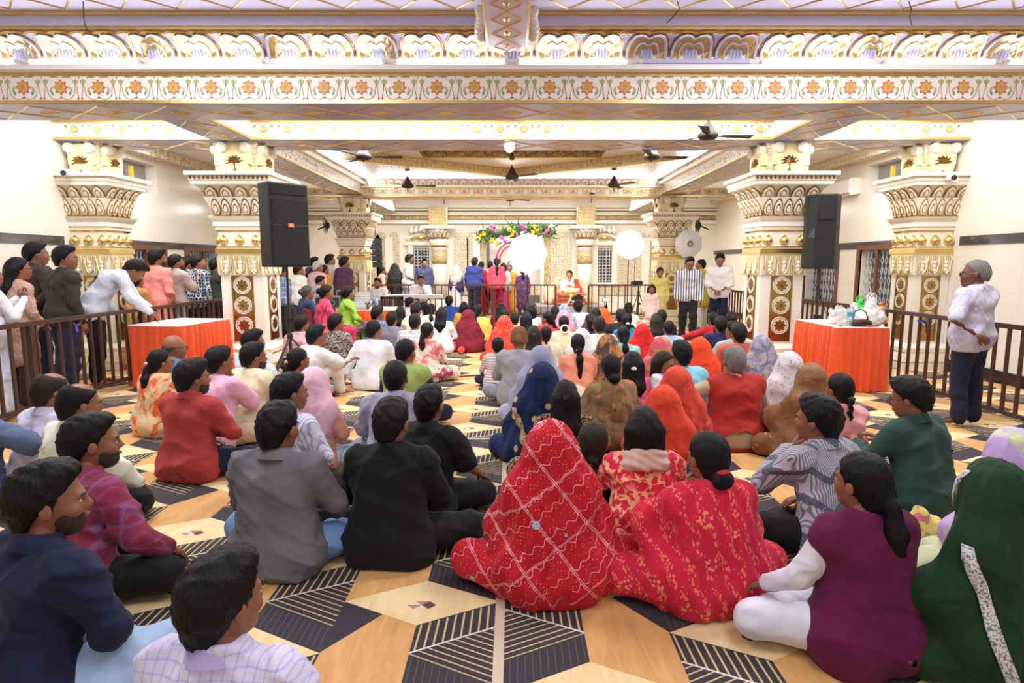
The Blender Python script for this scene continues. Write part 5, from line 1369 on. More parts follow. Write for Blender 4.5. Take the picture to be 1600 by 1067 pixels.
r = empty('mixing_console', (gx(562, 11.9), 11.9, ZD), R(-4), 'silver mixing console with many knobs behind the laptop lid', 'mixer')
m = MB(); m.add([(-.17, -.15, 0), (.17, -.15, 0), (.17, .15, 0), (-.17, .15, 0), (-.17, -.15, .06), (.17, -.15, .06), (.17, .15, .3), (-.17, .15, .3)], [(3, 2, 1, 0), (4, 5, 6, 7), (0, 1, 5, 4), (1, 2, 6, 5), (2, 3, 7, 6), (3, 0, 4, 7)]); m.build('console_body', plain('console_grey', (176, 174, 172), .4), r)
kn = MB().lathe([(.012, 0), (.010, .02)], 6).mesh('knob', [M_blackp])
for i in range(8):
    for j in range(5): link('knob', kn, r, (-.14+i*.04, -.12+j*.055, .075+j*.044), (R(-38), 0, 0))
o = MB().bx(gx(543, 11.45)-.36, gx(543, 11.45)+.34, 11.38, 11.6, ZD, ZD+.035).build('laptop', plain('laptop_grey', (170, 172, 176), .3, .4)); tag(o, 'closed grey equipment lid along the front edge of the sound desk', 'equipment')
r = empty('cable_bundle', (gx(578, 11.6), 11.55, ZD), 0, 'tangle of black cables hanging off the right of the sound desk', 'cables')
for i in range(9):
    rg = random.Random(i); m = MB(); x = rg.uniform(-.1, .1); m.tube([(x, .1, .02), (x+rg.uniform(-.05, .1), 0, .1+rg.uniform(0, .06)), (x+.05, -.13, .03), (x+rg.uniform(-.03, .06), -.2, -.3), (x+rg.uniform(-.03, .06), -.2, -.68)], .008, 5); m.build('cable', M_blackp if i % 3 else plain('cable_maroon', (90, 30, 36), .5), r)
r = empty('plastic_bottle', (gx(588, 11.9), 11.9, ZD), 0, 'blue water bottle at the right of the sound desk', 'bottle'); MB().lathe([(.035, 0), (.035, .16), (.014, .2), (.014, .22)], 12).build('bottle_body', plain('bottle_blue', (120, 170, 220), .2), r, True); MB().lathe([(.016, .215), (.016, .235)], 10).build('cap', plain('cap_blue', (30, 60, 160), .4), r)
# ---------------------------------------------------------------- musicians' corner
r = empty('keyboard', (at_y(648, 460, 14.9).x, 14.9, 0), 0, 'white electric keyboard on a stand before the keyboard player', 'keyboard')
MB().bx(-.68, .68, -.14, .14, .74, .82).build('case', plain('keyboard_white', (214, 214, 220), .4), r); MB().bx(-.6, .6, -.02, .1, .82, .826).build('key_bed', plain('keys_white', (240, 240, 240), .4), r)
for i in range(36):
    if i % 7 not in (2, 6): MB().bx(-.585+i*.0325, -.570+i*.0325, .02, .1, .826, .834).build('black_key', M_blackp, r)
for s_ in (-1, 1): MB().tube([(s_*.35, -.12, 0), (-s_*.35, .1, .73)], .015, 6).build('stand_leg', M_steel, r)
r = empty('plastic_chair', (at_y(616, 490, 13.6).x, 13.6, 0), 0, 'black slatted plastic chair back between the singer and the keyboard', 'chair')
MB().bx(-.24, .24, -.22, .24, .40, .44).build('seat', M_blackp, r)
m = MB(); m.bx(-.25, -.20, -.25, -.21, .44, .86); m.bx(.20, .25, -.25, -.21, .44, .86); m.bx(-.25, .25, -.25, -.21, .80, .86); m.bx(-.25, .25, -.25, -.21, .60, .64); m.bx(-.25, .25, -.25, -.21, .44, .5); m.build('backrest', M_blackp, r)
for i in range(7):
    for z in (.64, .5): MB().bx(-.175+i*.055, -.145+i*.055, -.245, -.215, z, z+(.16 if z > .6 else .1)).build('slat', M_blackp, r)
for sx in (-1, 1):
    for sy in (-1, 1): MB().tube([(sx*.2, sy*.2, .41), (sx*.24, sy*.24, 0)], .02, 6).build('leg', M_blackp, r)
r = empty('harmonium', (at_y(600, 455, 14.3).x, 14.3, .55), 0, 'tan harmonium box before the bearded singer', 'instrument'); MB().bx(-.22, .22, -.14, .14, 0, .2).build('case', plain('harmonium_wood', (190, 134, 80), .4, noise=.2), r); MB().bx(-.2, .2, -.15, -.14, .03, .17).build('bellows', plain('harmonium_dark', (120, 74, 44), .5), r)
for i in range(14): MB().bx(-.2+i*.028, -.178+i*.028, -.12, .0, .2, .206).build('key', plain('keys_white', (240, 240, 240), .4), r)
r2 = skirted('small orange draped stand under the harmonium', (at_y(600, 455, 14.3).x, 14.35), .6, .4, .55, 0, 4)

# ---------------------------------------------------------------- red chair and white chairs of the old women
def chair(label, loc, rz, col, seat=.44, w=.46):
    r = empty('chair', loc, rz, label, 'chair'); mt = plain('chair_'+str(col[0]), col, .5)
    MB().bx(-w/2, w/2, -w/2, w/2, seat-.04, seat).build('seat', mt, r); MB().bx(-w/2, w/2, -w/2-.03, -w/2+.02, seat, seat+.42).build('backrest', mt, r)
    for sx in (-1, 1):
        for sy in (-1, 1): MB().tube([(sx*(w/2-.03), sy*(w/2-.03), seat-.03), (sx*w/2, sy*w/2, 0)], .018, 6).build('leg', mt, r)
    return r
chair('maroon chair under the pink kurta woman', (-3.05, 9.75, 0), R(-60), (120, 22, 32))
chair('dark chair of the old woman in navy behind the tripod', (-3.6, 10.5, 0), R(-50), (52, 46, 44))
chair('brown chair of the green saree woman', (-2.85, 10.35, 0), R(-60), (74, 54, 44))

# ---------------------------------------------------------------- photographers' gear
def umbrella(label, px, py, Y, rpx, lit, stand=True, tilt=0, lean=0):
    c = at_y(px, py, Y); rr = rpx/FPX*Y; r = empty('studio_umbrella', (c.x, Y, 0), 0, label, 'umbrella', 'studio umbrellas')
    m = MB(); n = 8; K = 5; vs = [Vector((0, -rr*.42, 0))]
    for j in range(1, K+1):
        t = j/K; 
        for i in range(n*3):
            a = 2*math.pi*i/(n*3); sc = 1-.045*(1-math.cos(2*math.pi*(i % 3)/3)) if j == K else 1
            vs.append(Vector((rr*t*sc*math.cos(a), -rr*.42*(1-t*t), rr*t*sc*math.sin(a))))
    N = n*3; fs = [(0, 1+i, 1+(i+1) % N) for i in range(N)]+[(1+j*N+i, 1+j*N+(i+1) % N, 1+(j+1)*N+(i+1) % N, 1+(j+1)*N+i) for j in range(K-1) for i in range(N)]
    M = Matrix.Rotation(tilt, 3, 'X') @ Matrix.Rotation(lean, 3, 'Y'); m.add([M @ v for v in vs], fs)
    o = m.build('canopy', emit('umbrella_glow', (1, .99, .96), 5) if lit else plain('umbrella_white', (238, 236, 242), .7), r, True, (0, 0, c.z))
    m = MB()
    for i in range(n): a = 2*math.pi*i/n; m.tube([M @ Vector((0, -rr*.40, 0)), M @ Vector((rr*.5*math.cos(a), -rr*.29, rr*.5*math.sin(a))), M @ Vector((rr*.97*math.cos(a), .0, rr*.97*math.sin(a)))], .006, 4)
    m.build('ribs', M_grille, r, False, (0, 0, c.z))
    MB().tube([M @ Vector((0, -rr*.46, 0)), M @ Vector((0, rr*.4, 0))], .012, 6).build('shaft', M_steel, r, False, (0, 0, c.z))
    if stand:
        MB().tube([(0, rr*.4, 0), (0, rr*.4, c.z)], .014, 6).build('stand_pole', M_blackp, r)
        for k in range(3): a = R(30+120*k); MB().tube([(0, rr*.4, .55), (.4*math.cos(a), rr*.4+.4*math.sin(a), 0)], .01, 5).build('stand_leg', M_blackp, r)
        MB().box((0, rr*.4, c.z), (.1, .12, .12)).build('flash_head', M_blackp, r)
    return r
umbrella('large glowing studio umbrella before the shrine doorway', 824, 396, 16.6, 31, True)
umbrella('smaller glowing studio umbrella right of the shrine window', 984, 382, 15.6, 23, True)
umbrella('unlit white umbrella standing against the right wall', 1076, 381, 15.2, 22, False, True, R(0), R(20))
def cam_tripod(label, px, Y, ztop, head, spread=.35):
    x = at_y(px, 450, Y).x; r = tripod(label, (x, Y, 0), ztop, spread, ztop*.82, 90, .014, 'camera_tripod'); return r, x
r, x = cam_tripod('black camera tripod beside the smaller glowing umbrella', 998, 15.2, 1.05, 1)
r2 = empty('video_camera', (x-.02, 15.2, 1.055), 0, 'small video camera on the tall tripod', 'camera'); MB().bx(-.12, .1, -.05, .05, 0, .09).build('camera_body', M_blackp, r2); MB().tube([(-.12, 0, .045), (-.18, 0, .045)], .035, 10).build('lens', plain('lens_blue', (50, 70, 110), .2), r2); MB().bx(.1, .13, -.02, .02, .03, .06).build('strap_tag', plain('tag_orange', (226, 110, 50), .5), r2)
r, x = cam_tripod('slim stand holding the phone before the stage', 948, 14.6, .66, 1, .2)
r2 = empty('phone', (x, 14.58, .663), 0, 'phone filming sideways on a slim stand before the stage', 'phone'); MB().bx(-.1, .1, -.008, .008, 0, .1).build('phone_case', M_blackp, r2); MB().bx(-.09, .09, -.0095, -.008, .008, .092).build('screen', emit('phone_screen', (.25, .33, .62), .6), r2)
r, x = cam_tripod('stand with the black camera before the priest', 904, 14.2, .7, 1, .25)
r2 = empty('video_camera', (x, 14.2, .705), 0, 'black camera with a raised handle before the priest', 'camera'); MB().bx(-.09, .09, -.08, .08, 0, .13).build('camera_body', M_blackp, r2); MB().tube([(-.09, 0, .06), (-.16, 0, .06)], .04, 10).build('lens', M_blackp, r2); MB().bx(-.05, .05, -.06, .06, .13, .16).build('handle', M_blackp, r2)

# ---------------------------------------------------------------- the priest's seat, desk and dais
YS = 18.3
dx = at_y(890, 450, YS).x
o = MB().bx(dx-1.0, dx+1.0, YS-.75, YS+.95, 0, .34).build('dais', plain('dais_grey', (150, 148, 150), .7)); tag(o, 'low grey dais under the priest', 'platform')
r = empty('throne', (dx, YS+.35, .34), 0, 'broad cushioned seat draped in floral cloth behind the priest', 'seat')
S = SDF((-.95, -.4, -.02), (.95, .5, 1.0), .025)
for s_ in (-1, 1): S.cone((s_*.6, -.2, .12), .16, (s_*.62, .2, .35), .18, .1); S.cone((s_*.6, .25, .3), .16, (s_*.25, .3, .72), .12, .1)
S.cone((-.5, 0, .12), .16, (.5, 0, .12), .16, .1); S.cone((-.3, .3, .6), .14, (.3, .3, .6), .14, .1); S.cone((-.4, .3, .3), .14, (.4, .3, .3), .14, .1); S.field(pleats(3, .01, 14)).floor(0)
hang('draped_cushion', np_mesh('cush', [(*S.nets(), 0)], [None]), r, [cloth((238, 206, 164), 'floral', (222, 120, 110), (236, 222, 200), sc=.8)])
r = empty('lectern_desk', (dx-.02, YS-.5, .34), 0, 'carved orange brown book desk before the priest with a yellow bow', 'desk'); wd = plain('desk_wood', (190, 84, 40), .4, noise=.2)
MB().box((0, 0, .16), (.82, .32, .3), taper=.92).build('desk_body', wd, r); MB().box((0, 0, .34), (.9, .4, .06)).build('desk_top', plain('desk_top', (206, 104, 52), .4), r); MB().box((0, -.17, .22), (.84, .03, .025)).box((0, -.18, .08), (.84, .03, .025)).build('gold_moulding', M_gold, r)
m = MB(); m.ball((0, -.2, .3), (.06, .03, .08), 8, 6, 0); m.build('yellow_bow', plain('bow_yellow', (236, 200, 60), .6), r, True)
m = MB(); [m.tube([(0, -.2, .24), (s_*.05, -.21, .16), (s_*.12, -.2, .05)], [.03, .025, .02], 6) for s_ in (-1, 1)]; m.build('white_ribbon', plain('ribbon_white', (240, 236, 236), .7), r)
m = MB(); m.ball((0, 0, .44), (.22, .1, .1), 12, 8, 0); m.ball((0, -.08, .43), (.09, .05, .05), 8, 6, 1); m.build('covered_book', [plain('book_cloth', (240, 206, 130), .6), plain('book_white', (244, 240, 236), .6)], r, True)
for i in range(8): MB().ball((-.36+i*.1, -.1+.05*(i % 2), .39), .035, 7, 5).build('flower_head', plain('fl_%d' % (i % 3), ((206, 90, 170), (230, 70, 60), (240, 200, 80))[i % 3], .6), r, True)

# ---------------------------------------------------------------- garland over the shrine door, banner inside
g = empty('flower_garland', (at_y(803, 360, 19.6).x, 19.6, 0), 0, 'garland of yellow, purple and white flowers over the shrine doorway', 'garland')
rg = random.Random(4); gx0 = g.location.x
lf = MB().add([(0, 0, 0), (.035, 0, .07), (0, -.01, .2), (-.035, 0, .07)], [(0, 1, 2, 3)]).mesh('leaf', [plain('leaf_green', (64, 112, 50), .6)]); lf2 = MB().add([(0, 0, 0), (.02, 0, .14), (0, -.02, .42), (-.02, 0, .14)], [(0, 1, 2, 3)]).mesh('long_leaf', [plain('leaf_dark', (56, 96, 60), .5)])
def gpt(px, py): q = at_y(px, py, 19.6); return Vector((q.x-gx0, 0, q.z))
MB().tube([gpt(748, 362), gpt(775, 368), gpt(800, 362), gpt(830, 360), gpt(862, 356)], .1, 8).build('moss_core', plain('moss', (60, 84, 44), .9, bump=.8, bscale=40), g, True)
cl = [(752, 357, 'w'), (756, 366, 'y'), (750, 370, 'y'), (770, 355, 'p'), (774, 362, 'p'), (768, 376, 'y'), (776, 380, 'y'), (784, 372, 'p'), (790, 378, 'p'), (800, 352, 'g'), (797, 359, 'y'), (803, 362, 'y'), (799, 367, 'y'), (808, 368, 'p'), (816, 353, 'p'), (819, 360, 'p'), (815, 364, 'w'), (826, 366, 'p'), (834, 356, 'y'), (838, 361, 'y'), (833, 364, 'y'), (845, 358, 'g'), (856, 361, 'p'), (852, 364, 'p'), (861, 355, 'w'), (864, 363, 'g'), (763, 359, 'g'), (788, 358, 'g'), (828, 354, 'g')]
for px, py, c in cl:
    p = gpt(px, py); col = dict(w=(240, 238, 230), y=(238, 206, 50), p=(196, 110, 180), g=(90, 130, 70))[c]; m = MB()
    for i in range(9): a = rg.uniform(0, 6.28); q = rg.uniform(0, .07); m.ball((q*math.cos(a), -.12+rg.uniform(-.04, .04), q*math.sin(a)), .042, 6, 4)
    o = m.build('flower_cluster', plain('garland_'+c, col, .6), g, True, p)
for i in range(130):
    px = rg.uniform(745, 866); py = 362+rg.uniform(-9, 12)+(8 if px < 800 else 0); o = link('leaf', lf if i % 5 else lf2, g, gpt(px, py)+Vector((0, rg.uniform(-.16, -.02), 0)), (rg.uniform(-.4, .4), rg.uniform(-2.6, 2.6), rg.uniform(-.5, .5)))
b = empty('banner', (.1, YB+.7, 0), 0, 'white banner with a red line emblem inside the shrine doorway', 'banner'); MB().bx(-.85, .95, -.01, .01, .5, 2.5).build('sheet', plain('banner_white', (250, 246, 244), .7), b)
m = MB(); [m.tube([(.0+r_*math.cos(a), -.016, 1.7+r_*math.sin(a)) for a in np.linspace(1.2, 3.4, 16)], .022, 5) for r_ in (.62, .5)]; m.tube([(-.35, -.016, 1.4), (-.1, -.016, 1.75), (.1, -.016, 1.6)], .02, 5); m.build('red_emblem', plain('emblem_red', (214, 60, 90), .6), b)
# ---------------------------------------------------------------- wall fittings
def camdome(label, p, sx):
    r = empty('security_camera', p, 0, label, 'camera'); MB().box((0, 0, 0), (.16, .12, .12)).build('junction_box', M_white, r); MB().tube([(-sx*.05, -.02, 0), (-sx*.12, -.26, -.02)], .045, 12).build('camera_body', M_white, r); MB().tube([(-sx*.12, -.26, -.02), (-sx*.123, -.275, -.021)], .036, 12).build('lens', M_dark, r)
camdome('white security camera on the left half pillar', at_y(112, 272, 9.0)+Vector((-.05, 0, 0)), -1); camdome('white security camera on the right half pillar', at_y(1478, 279, 9.0)+Vector((.05, 0, 0)), 1)
def ac(label, y0, y1, z0, z1, sx=1):
    r = empty('air_conditioner', (sx*WX, (y0+y1)/2, z0), 0, label, 'air conditioner'); L = y1-y0; x = -sx*.22
    MB().add([(0, -L/2, .03), (x*.8, -L/2, 0), (x, -L/2, .06), (x, -L/2, (z1-z0)*.9), (x*.85, -L/2, z1-z0), (0, -L/2, z1-z0)]+[(0, L/2, .03), (x*.8, L/2, 0), (x, L/2, .06), (x, L/2, (z1-z0)*.9), (x*.85, L/2, z1-z0), (0, L/2, z1-z0)], [(0, 1, 2, 3, 4, 5), (6, 7, 8, 9, 10, 11)]+[(i, (i+1) % 6, 6+(i+1) % 6, 6+i) for i in range(6)]).build('case', plain('ac_white', (240, 238, 236), .4), r)
    MB().bx(min(x*1.02, x*.7), max(x*1.02, x*.7), -L/2+.05, L/2-.05, .025, .04).build('louvre', M_grey, r)
ac('nearer white wall air conditioner high on the right', 11.7, 12.8, 2.86, 3.18); ac('farther white wall air conditioner high on the right', 15.4, 16.5, 2.6, 2.9)
v = empty('vent_grille', (WX-.02, 13.9, 2.95), 0, 'white slatted vent high on the right wall', 'vent'); MB().bx(-.03, .02, -.35, .35, -.02, .36).build('frame', M_white, v)
for i in range(8): MB().bx(-.045, -.03, -.3, .3, .01+i*.04, .03+i*.04).build('slat', M_grey, v)
def wfan(label, p, sx):
    r = empty('wall_fan', p, 0, label, 'fan'); MB().tube([(sx*.25, 0, -.1), (0, 0, 0)], .02, 6).build('arm', M_dark, r); m = MB()
    for k in range(4): m.tube([(-.04-.0*k, (.06+.05*k)*math.cos(a)-.04, (.06+.05*k)*math.sin(a)) for a in np.linspace(0, 6.283, 17)], .006, 4)
    m.build('cage', M_dark, r); MB().ball((.0, 0, 0), (.05, .12, .09), 10, 7).build('motor', M_dark, r, True)
    for k in range(3): MB().box((-.03, 0, 0), (.012, .34, .07), 0, (R(60*k), 0, 0)).build('blade', M_steel, r)
wfan('dark wall fan left of the rear left pillar', at_y(512, 352, 15.6)+Vector((0, 0, 0)), -1); wfan('dark wall fan right of the rear right pillar', at_y(1092, 352, 15.6), 1)

r = empty('hanging_loudspeaker', at_y(588, 418, 17.2), R(20), 'black line loudspeaker hanging beside the rear left pillar', 'loudspeaker'); hh = zy(372, 17.2)-zy(418, 17.2)
for i in range(5): MB().bx(-.16, .16, -.12, .12, i*hh/5+.01, (i+1)*hh/5-.005).build('cabinet_module', M_blackp, r)
MB().tube([(0, 0, hh), (0, 0, 3.6-r.location.z)], .012, 5).build('hanger', M_steel, r)

q = at_z(1452, 858, 0); bag('yellow cloth bag printed with roses beside the dark green saree', (q.x, q.y+.1, 0), .24, .17, .19, cloth((226, 208, 110), 'floral', (214, 120, 130), (110, 160, 180), sc=1.4), 0, False, name='cloth_bag')
m = MB(); a, b = at_z(682, 688, 0), at_z(790, 687, 0); m.tube([(a.x, a.y, .008), ((a.x+b.x)/2, a.y+.01, .008), (b.x, b.y, .008)], .007, 6); tag(m.build('floor_cable', plain('cable_white', (236, 234, 230), .5)), 'thin white cable lying straight across the aisle carpet', 'cable')
m = MB(); a, b = at_z(690, 588, 0), at_z(765, 592, 0); m.tube([(a.x, a.y, .01), (a.x*.7+b.x*.3, a.y-.08, .01), (a.x*.3+b.x*.7, a.y+.02, .01), (b.x, b.y, .01)], .009, 6); tag(m.build('floor_cable', M_blackp), 'black cable crossing the aisle beside the puffer jacket boy', 'cable')

for px, pts, lb in ((130, ((130, 2), (131, 30), (134, 44), (142, 52)), 'thin dark wire hanging at the upper left of the cove'), (1058, ((1058, 2), (1062, 14), (1052, 26), (1042, 36)), 'thin dark wire hanging just right of the central beam'), (1422, ((1420, 2), (1424, 14), (1421, 26), (1425, 40)), 'thin dark wire hanging at the upper right of the cove')):
    m = MB(); m.tube([at_y(x, y, 6.3) for x, y in pts], .005, 5); tag(m.build('hanging_wire', M_dark), lb, 'wire')

# ---------------------------------------------------------------- the seated audience, nearest first
CL = cloth
def flower_clip(col):
    def f(root, J, Hm):
        m = MB(); m.ball(Hm @ Vector((.0, -.125, -.0)), (.03, .022, .018), 10, 6); m.build('hair_clip', plain('clip_'+col, col, .5), root, True)
    return f
def jali_clip(root, J, Hm):
    m = MB()
    for dx in (-.012, .012): m.box(Hm @ Vector((dx, -.128, .02)), (.006, .012, .035), 0, Hm.to_3x3())
    m.box(Hm @ Vector((0, -.13, .02)), (.024, .012, .006), 0, Hm.to_3x3()); m.build('hair_clip', plain('clip_silver', (215, 215, 220), .25, .6), root)
def wall_collar(col, name='neckline'):
    def f(root, J, Hm):
        m = MB(); n = 16; N = Vector(J['N'])
        m.tube([N+Vector((.07*math.cos(a), .066*math.sin(a)-.01, .028-.02*math.sin(a))) for a in np.linspace(0, 6.283, 25)], .0045, 6); m.build(name, plain('trim_'+col, col, .5), root, True)
    return f
def scarf_neck(mat):
    def f(root, J, Hm):
        S = SDF(J['N']-A(.2, .2, .12), J['N']+A(.2, .2, .18), .009); N = J['N']
        for i in range(16):
            a0, a1 = 2*math.pi*i/16, 2*math.pi*(i+1)/16
            for r, z, q in ((.1, .0, .03), (.088, .035, .028), (.112, -.025, .03)):
                S.cone(N+A(r*1.15*math.cos(a0), r*math.sin(a0)-.01, z-.025*math.sin(a0)), q, N+A(r*1.15*math.cos(a1), r*math.sin(a1)-.01, z-.025*math.sin(a1)), q, .012)
        S.field(lambda x, y, z: .004*np.sin(z*130+6*np.sin(x*14)+y*30))
        hang('scarf', np_mesh('scarf', [(*S.nets(), 0)], [None]), root, [mat])
    return f
def hold_phone(root, J, Hm):
    p = Vector(J['WrL']).lerp(Vector(J['WrR']), .5)+Vector((-.09, .06, .03)); m = MB(); m.box(p, (.075, .15, .009), 0, (R(35), 0, R(10))); o = m.build('phone', plain('phone_black', (18, 18, 20), .25), None)
    return o
jean = ('jeans', CL((118, 150, 200), 'plain', wr=.4)); ljean = ('jeans', CL((165, 190, 222)))
black = ('trousers', CL((24, 24, 28))); dkbrown = ('trousers', CL((58, 46, 42))); navyt = ('trousers', CL((32, 36, 62))); beiget = ('trousers', CL((196, 170, 146)))
greyt = ('trousers', CL((150, 152, 168))); whitet = ('trousers', CL((228, 224, 220)))

person('man in a navy shirt and pale jeans at the left edge, one bare foot showing', 72, 725, .88, -28, hair='mess', top=CL((26, 32, 62)), bot=ljean, arms=('lap', 'lap'), head=(-30, 0), lean=.1, legs=('cross', 'tuck'), beard=True, toes=True, sl='long')
person('man seen from behind at the bottom edge in a lilac checked shirt with lilac collar', 345, 868, .815, -8, hair='mess', top=CL((222, 214, 240), 'check', (176, 172, 226), sc=.5), bot=navyt, head=(-22, 0), coll=CL((190, 172, 224)))
person('bearded man in a magenta checked shirt and black trousers with hands joined', 140, 647, .88, -30, hair='short', top=CL((146, 52, 82), 'plaid', (150, 96, 140), sc=.9), bot=black, arms=('lap', 'knee'), head=(-22, 0), beard=True, lean=.08)
person('balding man in a cream shirt printed with small sprigs', 123, 598, .86, -22, hair='balding', top=CL((228, 232, 214), 'sprig', (120, 134, 122), sc=1.1), bot=black, head=(-20, -4), arms=('knee', 'knee'), lean=.1, fat=1.06)
person('man with thinning hair in a plain lavender white shirt at the left', 80, 582, .86, -18, hair='balding', hc='brown', top=CL((214, 208, 232)), bot=whitet, head=(-18, -4), lean=.08, fat=1.08)
person('person cut by the left edge in a slate blue sleeve reaching an arm out', -46, 590, .86, -10, hair='short', top=CL((92, 104, 136)), sl='short', bot=navyt, arms=('lap', 'out'))
person('man in a plain rust red long sleeved shirt', 300, 562, .88, -16, hair='mess', top=CL((172, 62, 58)), bot=navyt, head=(-26, 0), beard=True, arms=('lap', 'fold'), lean=.05)
person('woman in a cream and orange saree with a pink clip on her ponytail', 250, 545, .80, -20, g='w', hair='pony', top=CL((224, 196, 148)), bot=('saree_skirt', CL((222, 196, 150))), sl='short', cover='shawl', cm=CL((226, 200, 152), 'patch', (222, 92, 44), (226, 200, 152), sc=2.6), head=(-24, 0), extra=flower_clip('F4A8C8'), glasses=True)
person('bald man in a grey blue shirt beside the orange table', 262, 531, .86, -20, hair='bald', hc='mixed', top=CL((88, 118, 140)), bot=black, head=(-30, 0), glasses=True, pos=(-3.52, 6.15))
person('man in a pink polo shirt with a hand to his face', 342, 541, .87, -22, hair='short', top=CL((232, 176, 200)), sl='short', bot=beiget, arms=('lap', 'chin'), head=(-12, 0), fat=1.1, coll=True, lean=.1)
person('man in a cream shirt with faint leaf print', 396, 535, .86, -24, hair='short', top=CL((232, 222, 184), 'sprig', (196, 190, 150)), bot=beiget, head=(-25, 0), arms=('knee', 'fold'), beard=True)
person('man in a pale blue checked shirt by the left pillar', 396, 515, .86, -30, hair='mess', top=CL((226, 232, 240), 'check', (180, 200, 224), sc=.8), bot=black, head=(-30, 0), pos=(-2.9, 6.6))
person('man in a plain grey collared shirt and blue jeans', 434, 628, .88, -8, hair='short', top=CL((112, 112, 116)), bot=jean, head=(-8, -6), arms=('lap', 'fold'), fat=1.08, lean=.03)
person('man in a thin striped white shirt and dark brown trousers', 452, 583, .86, -32, hair='short', top=CL((226, 226, 240), 'stripe', (168, 172, 208), sc=1.1), bot=dkbrown, head=(-20, 0), lean=.04)
person('woman in a pale pink headscarf and peach tunic', 490, 570, .82, -18, g='w', hair='bob', top=CL((240, 172, 142)), bot=('trousers', CL((206, 222, 232), 'plaid', (110, 150, 170), sc=.6)), cover='short', cm=CL((238, 190, 206)), legs=('cross', 'cross'))
person('woman in a purple patterned saree with a small orange hair clip', 466, 543, .80, -25, g='w', hair='pony', top=CL((110, 70, 150)), bot=('saree_skirt', CL((96, 58, 142), 'brush', (190, 160, 214), (70, 40, 110))), cover='shawl', cm=CL((96, 58, 142), 'brush', (170, 140, 204), (70, 40, 110)), head=(-20, 0), extra=flower_clip('F09A5A'))
def sling(root, J, Hm):
    m = MB(); a, b = Vector(J['SL']), Vector(J['P'])
    m.tube([Vector((-.10, J['N'][1]-.07, J['N'][2]-.01)), Vector((-.03, J['C'][1]-.13, J['C'][2])), Vector((.08, J['W'][1]-.135, J['W'][2])), Vector((.2, -.09, .16))], .008, 6); m.build('bag_strap', plain('strap_grey', (150, 146, 140), .7), root)
person('man in a white t-shirt with a bag strap across his back, knee raised', 485, 502, .87, -38, hair='short', top=CL((236, 232, 230)), sl='short', bot=whitet, legs=('cross', 'up'), arms=('lap', 'kneeup'), lean=.16, head=(-6, 0), extra=sling, pos=(-2.45, 7.0))
person('man in a black and white wave print shirt before the sound desk', 533, 485, .87, -20, hair='short', top=CL((196, 180, 170), 'brush', (36, 32, 36), (220, 208, 200)), bot=black, head=(-22, 0), pos=(-2.55, 8.6))
person('man in a plain white shirt propping himself on one arm', 584, 500, .87, -12, hair='crop', top=CL((240, 240, 246)), sl='roll', bot=whitet, arms=('floor', 'lap'), lean=.08, head=(-16, 0), fat=1.05)
person('man in a green jacket with dark sleeves', 634, 529, .86, -14, hair='crop', top=CL((46, 48, 54)), bib=CL((150, 172, 94)), bot=navyt, head=(-10, 0), coll=CL((232, 234, 226)), extra=None, fat=1.05)
person('man in a plain lilac grey shirt and grey trousers', 618, 563, .86, -6, hair='crop', top=CL((168, 166, 186)), bot=greyt, arms=('knee', 'knee'), sk=2)
person('man in a black shirt with a gold edged collar and a thinning crown', 611, 622, .87, -6, hair='short', top=CL((20, 20, 24)), bot=black, arms=('lap', 'lap'), legs=('wide', 'wide'), fat=1.08, head=(-8, -8), extra=wall_collar('B89A4A'), coll=False)
person('man in black half hidden behind the black shirted man, bare forearm on knee', 648, 640, .82, -22, hair='short', top=CL((22, 23, 27)), sl='short', bot=black, arms=('lap', 'knee'), pos=(-.56, 3.75))
person('man in a blue speckled shirt beside the sound desk', 592, 474, .87, -20, hair='short', top=CL((112, 136, 176), 'floral', (60, 84, 130), (190, 204, 226), sc=.35), bot=black, head=(-26, 0), pos=(-2.3, 10.2))
person('man in a white shirt with a grey scallop print', 642, 489, .85, -8, hair='crop', top=CL((228, 226, 228), 'scallop', (150, 150, 164), sc=.8), bot=black, pos=(-1.45, 8.9))
person('woman in a cream tunic with pink flowers and a low ponytail', 668, 503, .80, -16, g='w', hair='pony', top=CL((238, 224, 206), 'patch', (226, 120, 124), (238, 224, 206), sc=1.5), bot=('skirt', CL((238, 224, 206), 'patch', (170, 70, 90), (238, 224, 206), sc=1.5)), head=(-14, 0))
person('boy in a pale quilted puffer jacket', 778, 529, .63, 0, hair='crop', top=CL((208, 196, 200), 'hquilt'), bot=navyt, arms=('knee', 'lap'), fat=1.15, coll=True)
person('person in a brown knitted cap and grey pullover', 811, 513, .86, -4, hair=None, top=CL((158, 158, 164)), bot=greyt, coll=True, fat=1.05, pos=None, extra=lambda root, J, Hm: MB().lathe([(.094, -.03), (.1, .0), (.099, .06), (.088, .11), (.06, .15), (.02, .165)], 18, 0, Hm.translation+Vector((0, -.012, 0))).build('knitted_cap', CL((128, 88, 52), wr=.6), root, True))
person('woman under a sheer lavender grey veil', 845, 537, .82, -2, g='w', hair='bun', top=CL((170, 172, 196)), bot=('skirt', CL((176, 178, 204))), cover='head', cm=veil((176, 180, 216), .62))
gold_tr = CL((196, 172, 128), 'floral', (120, 96, 62), (222, 204, 166), sc=.3)
person('woman under a navy blue saree with a gold embroidered edge', 847, 562, .83, 6, g='w', hair='bun', top=CL((24, 40, 84)), bot=('saree_skirt', CL((24, 42, 88))), cover='head', cm=CL((24, 38, 80), 'dots', (196, 172, 128), sc=4.2), band=(gold_tr, [([(262-i*4.5, .50-i*.034) for i in range(14)], .08), ([(60, .70), (66, .76), (72, .82)], .05)]))
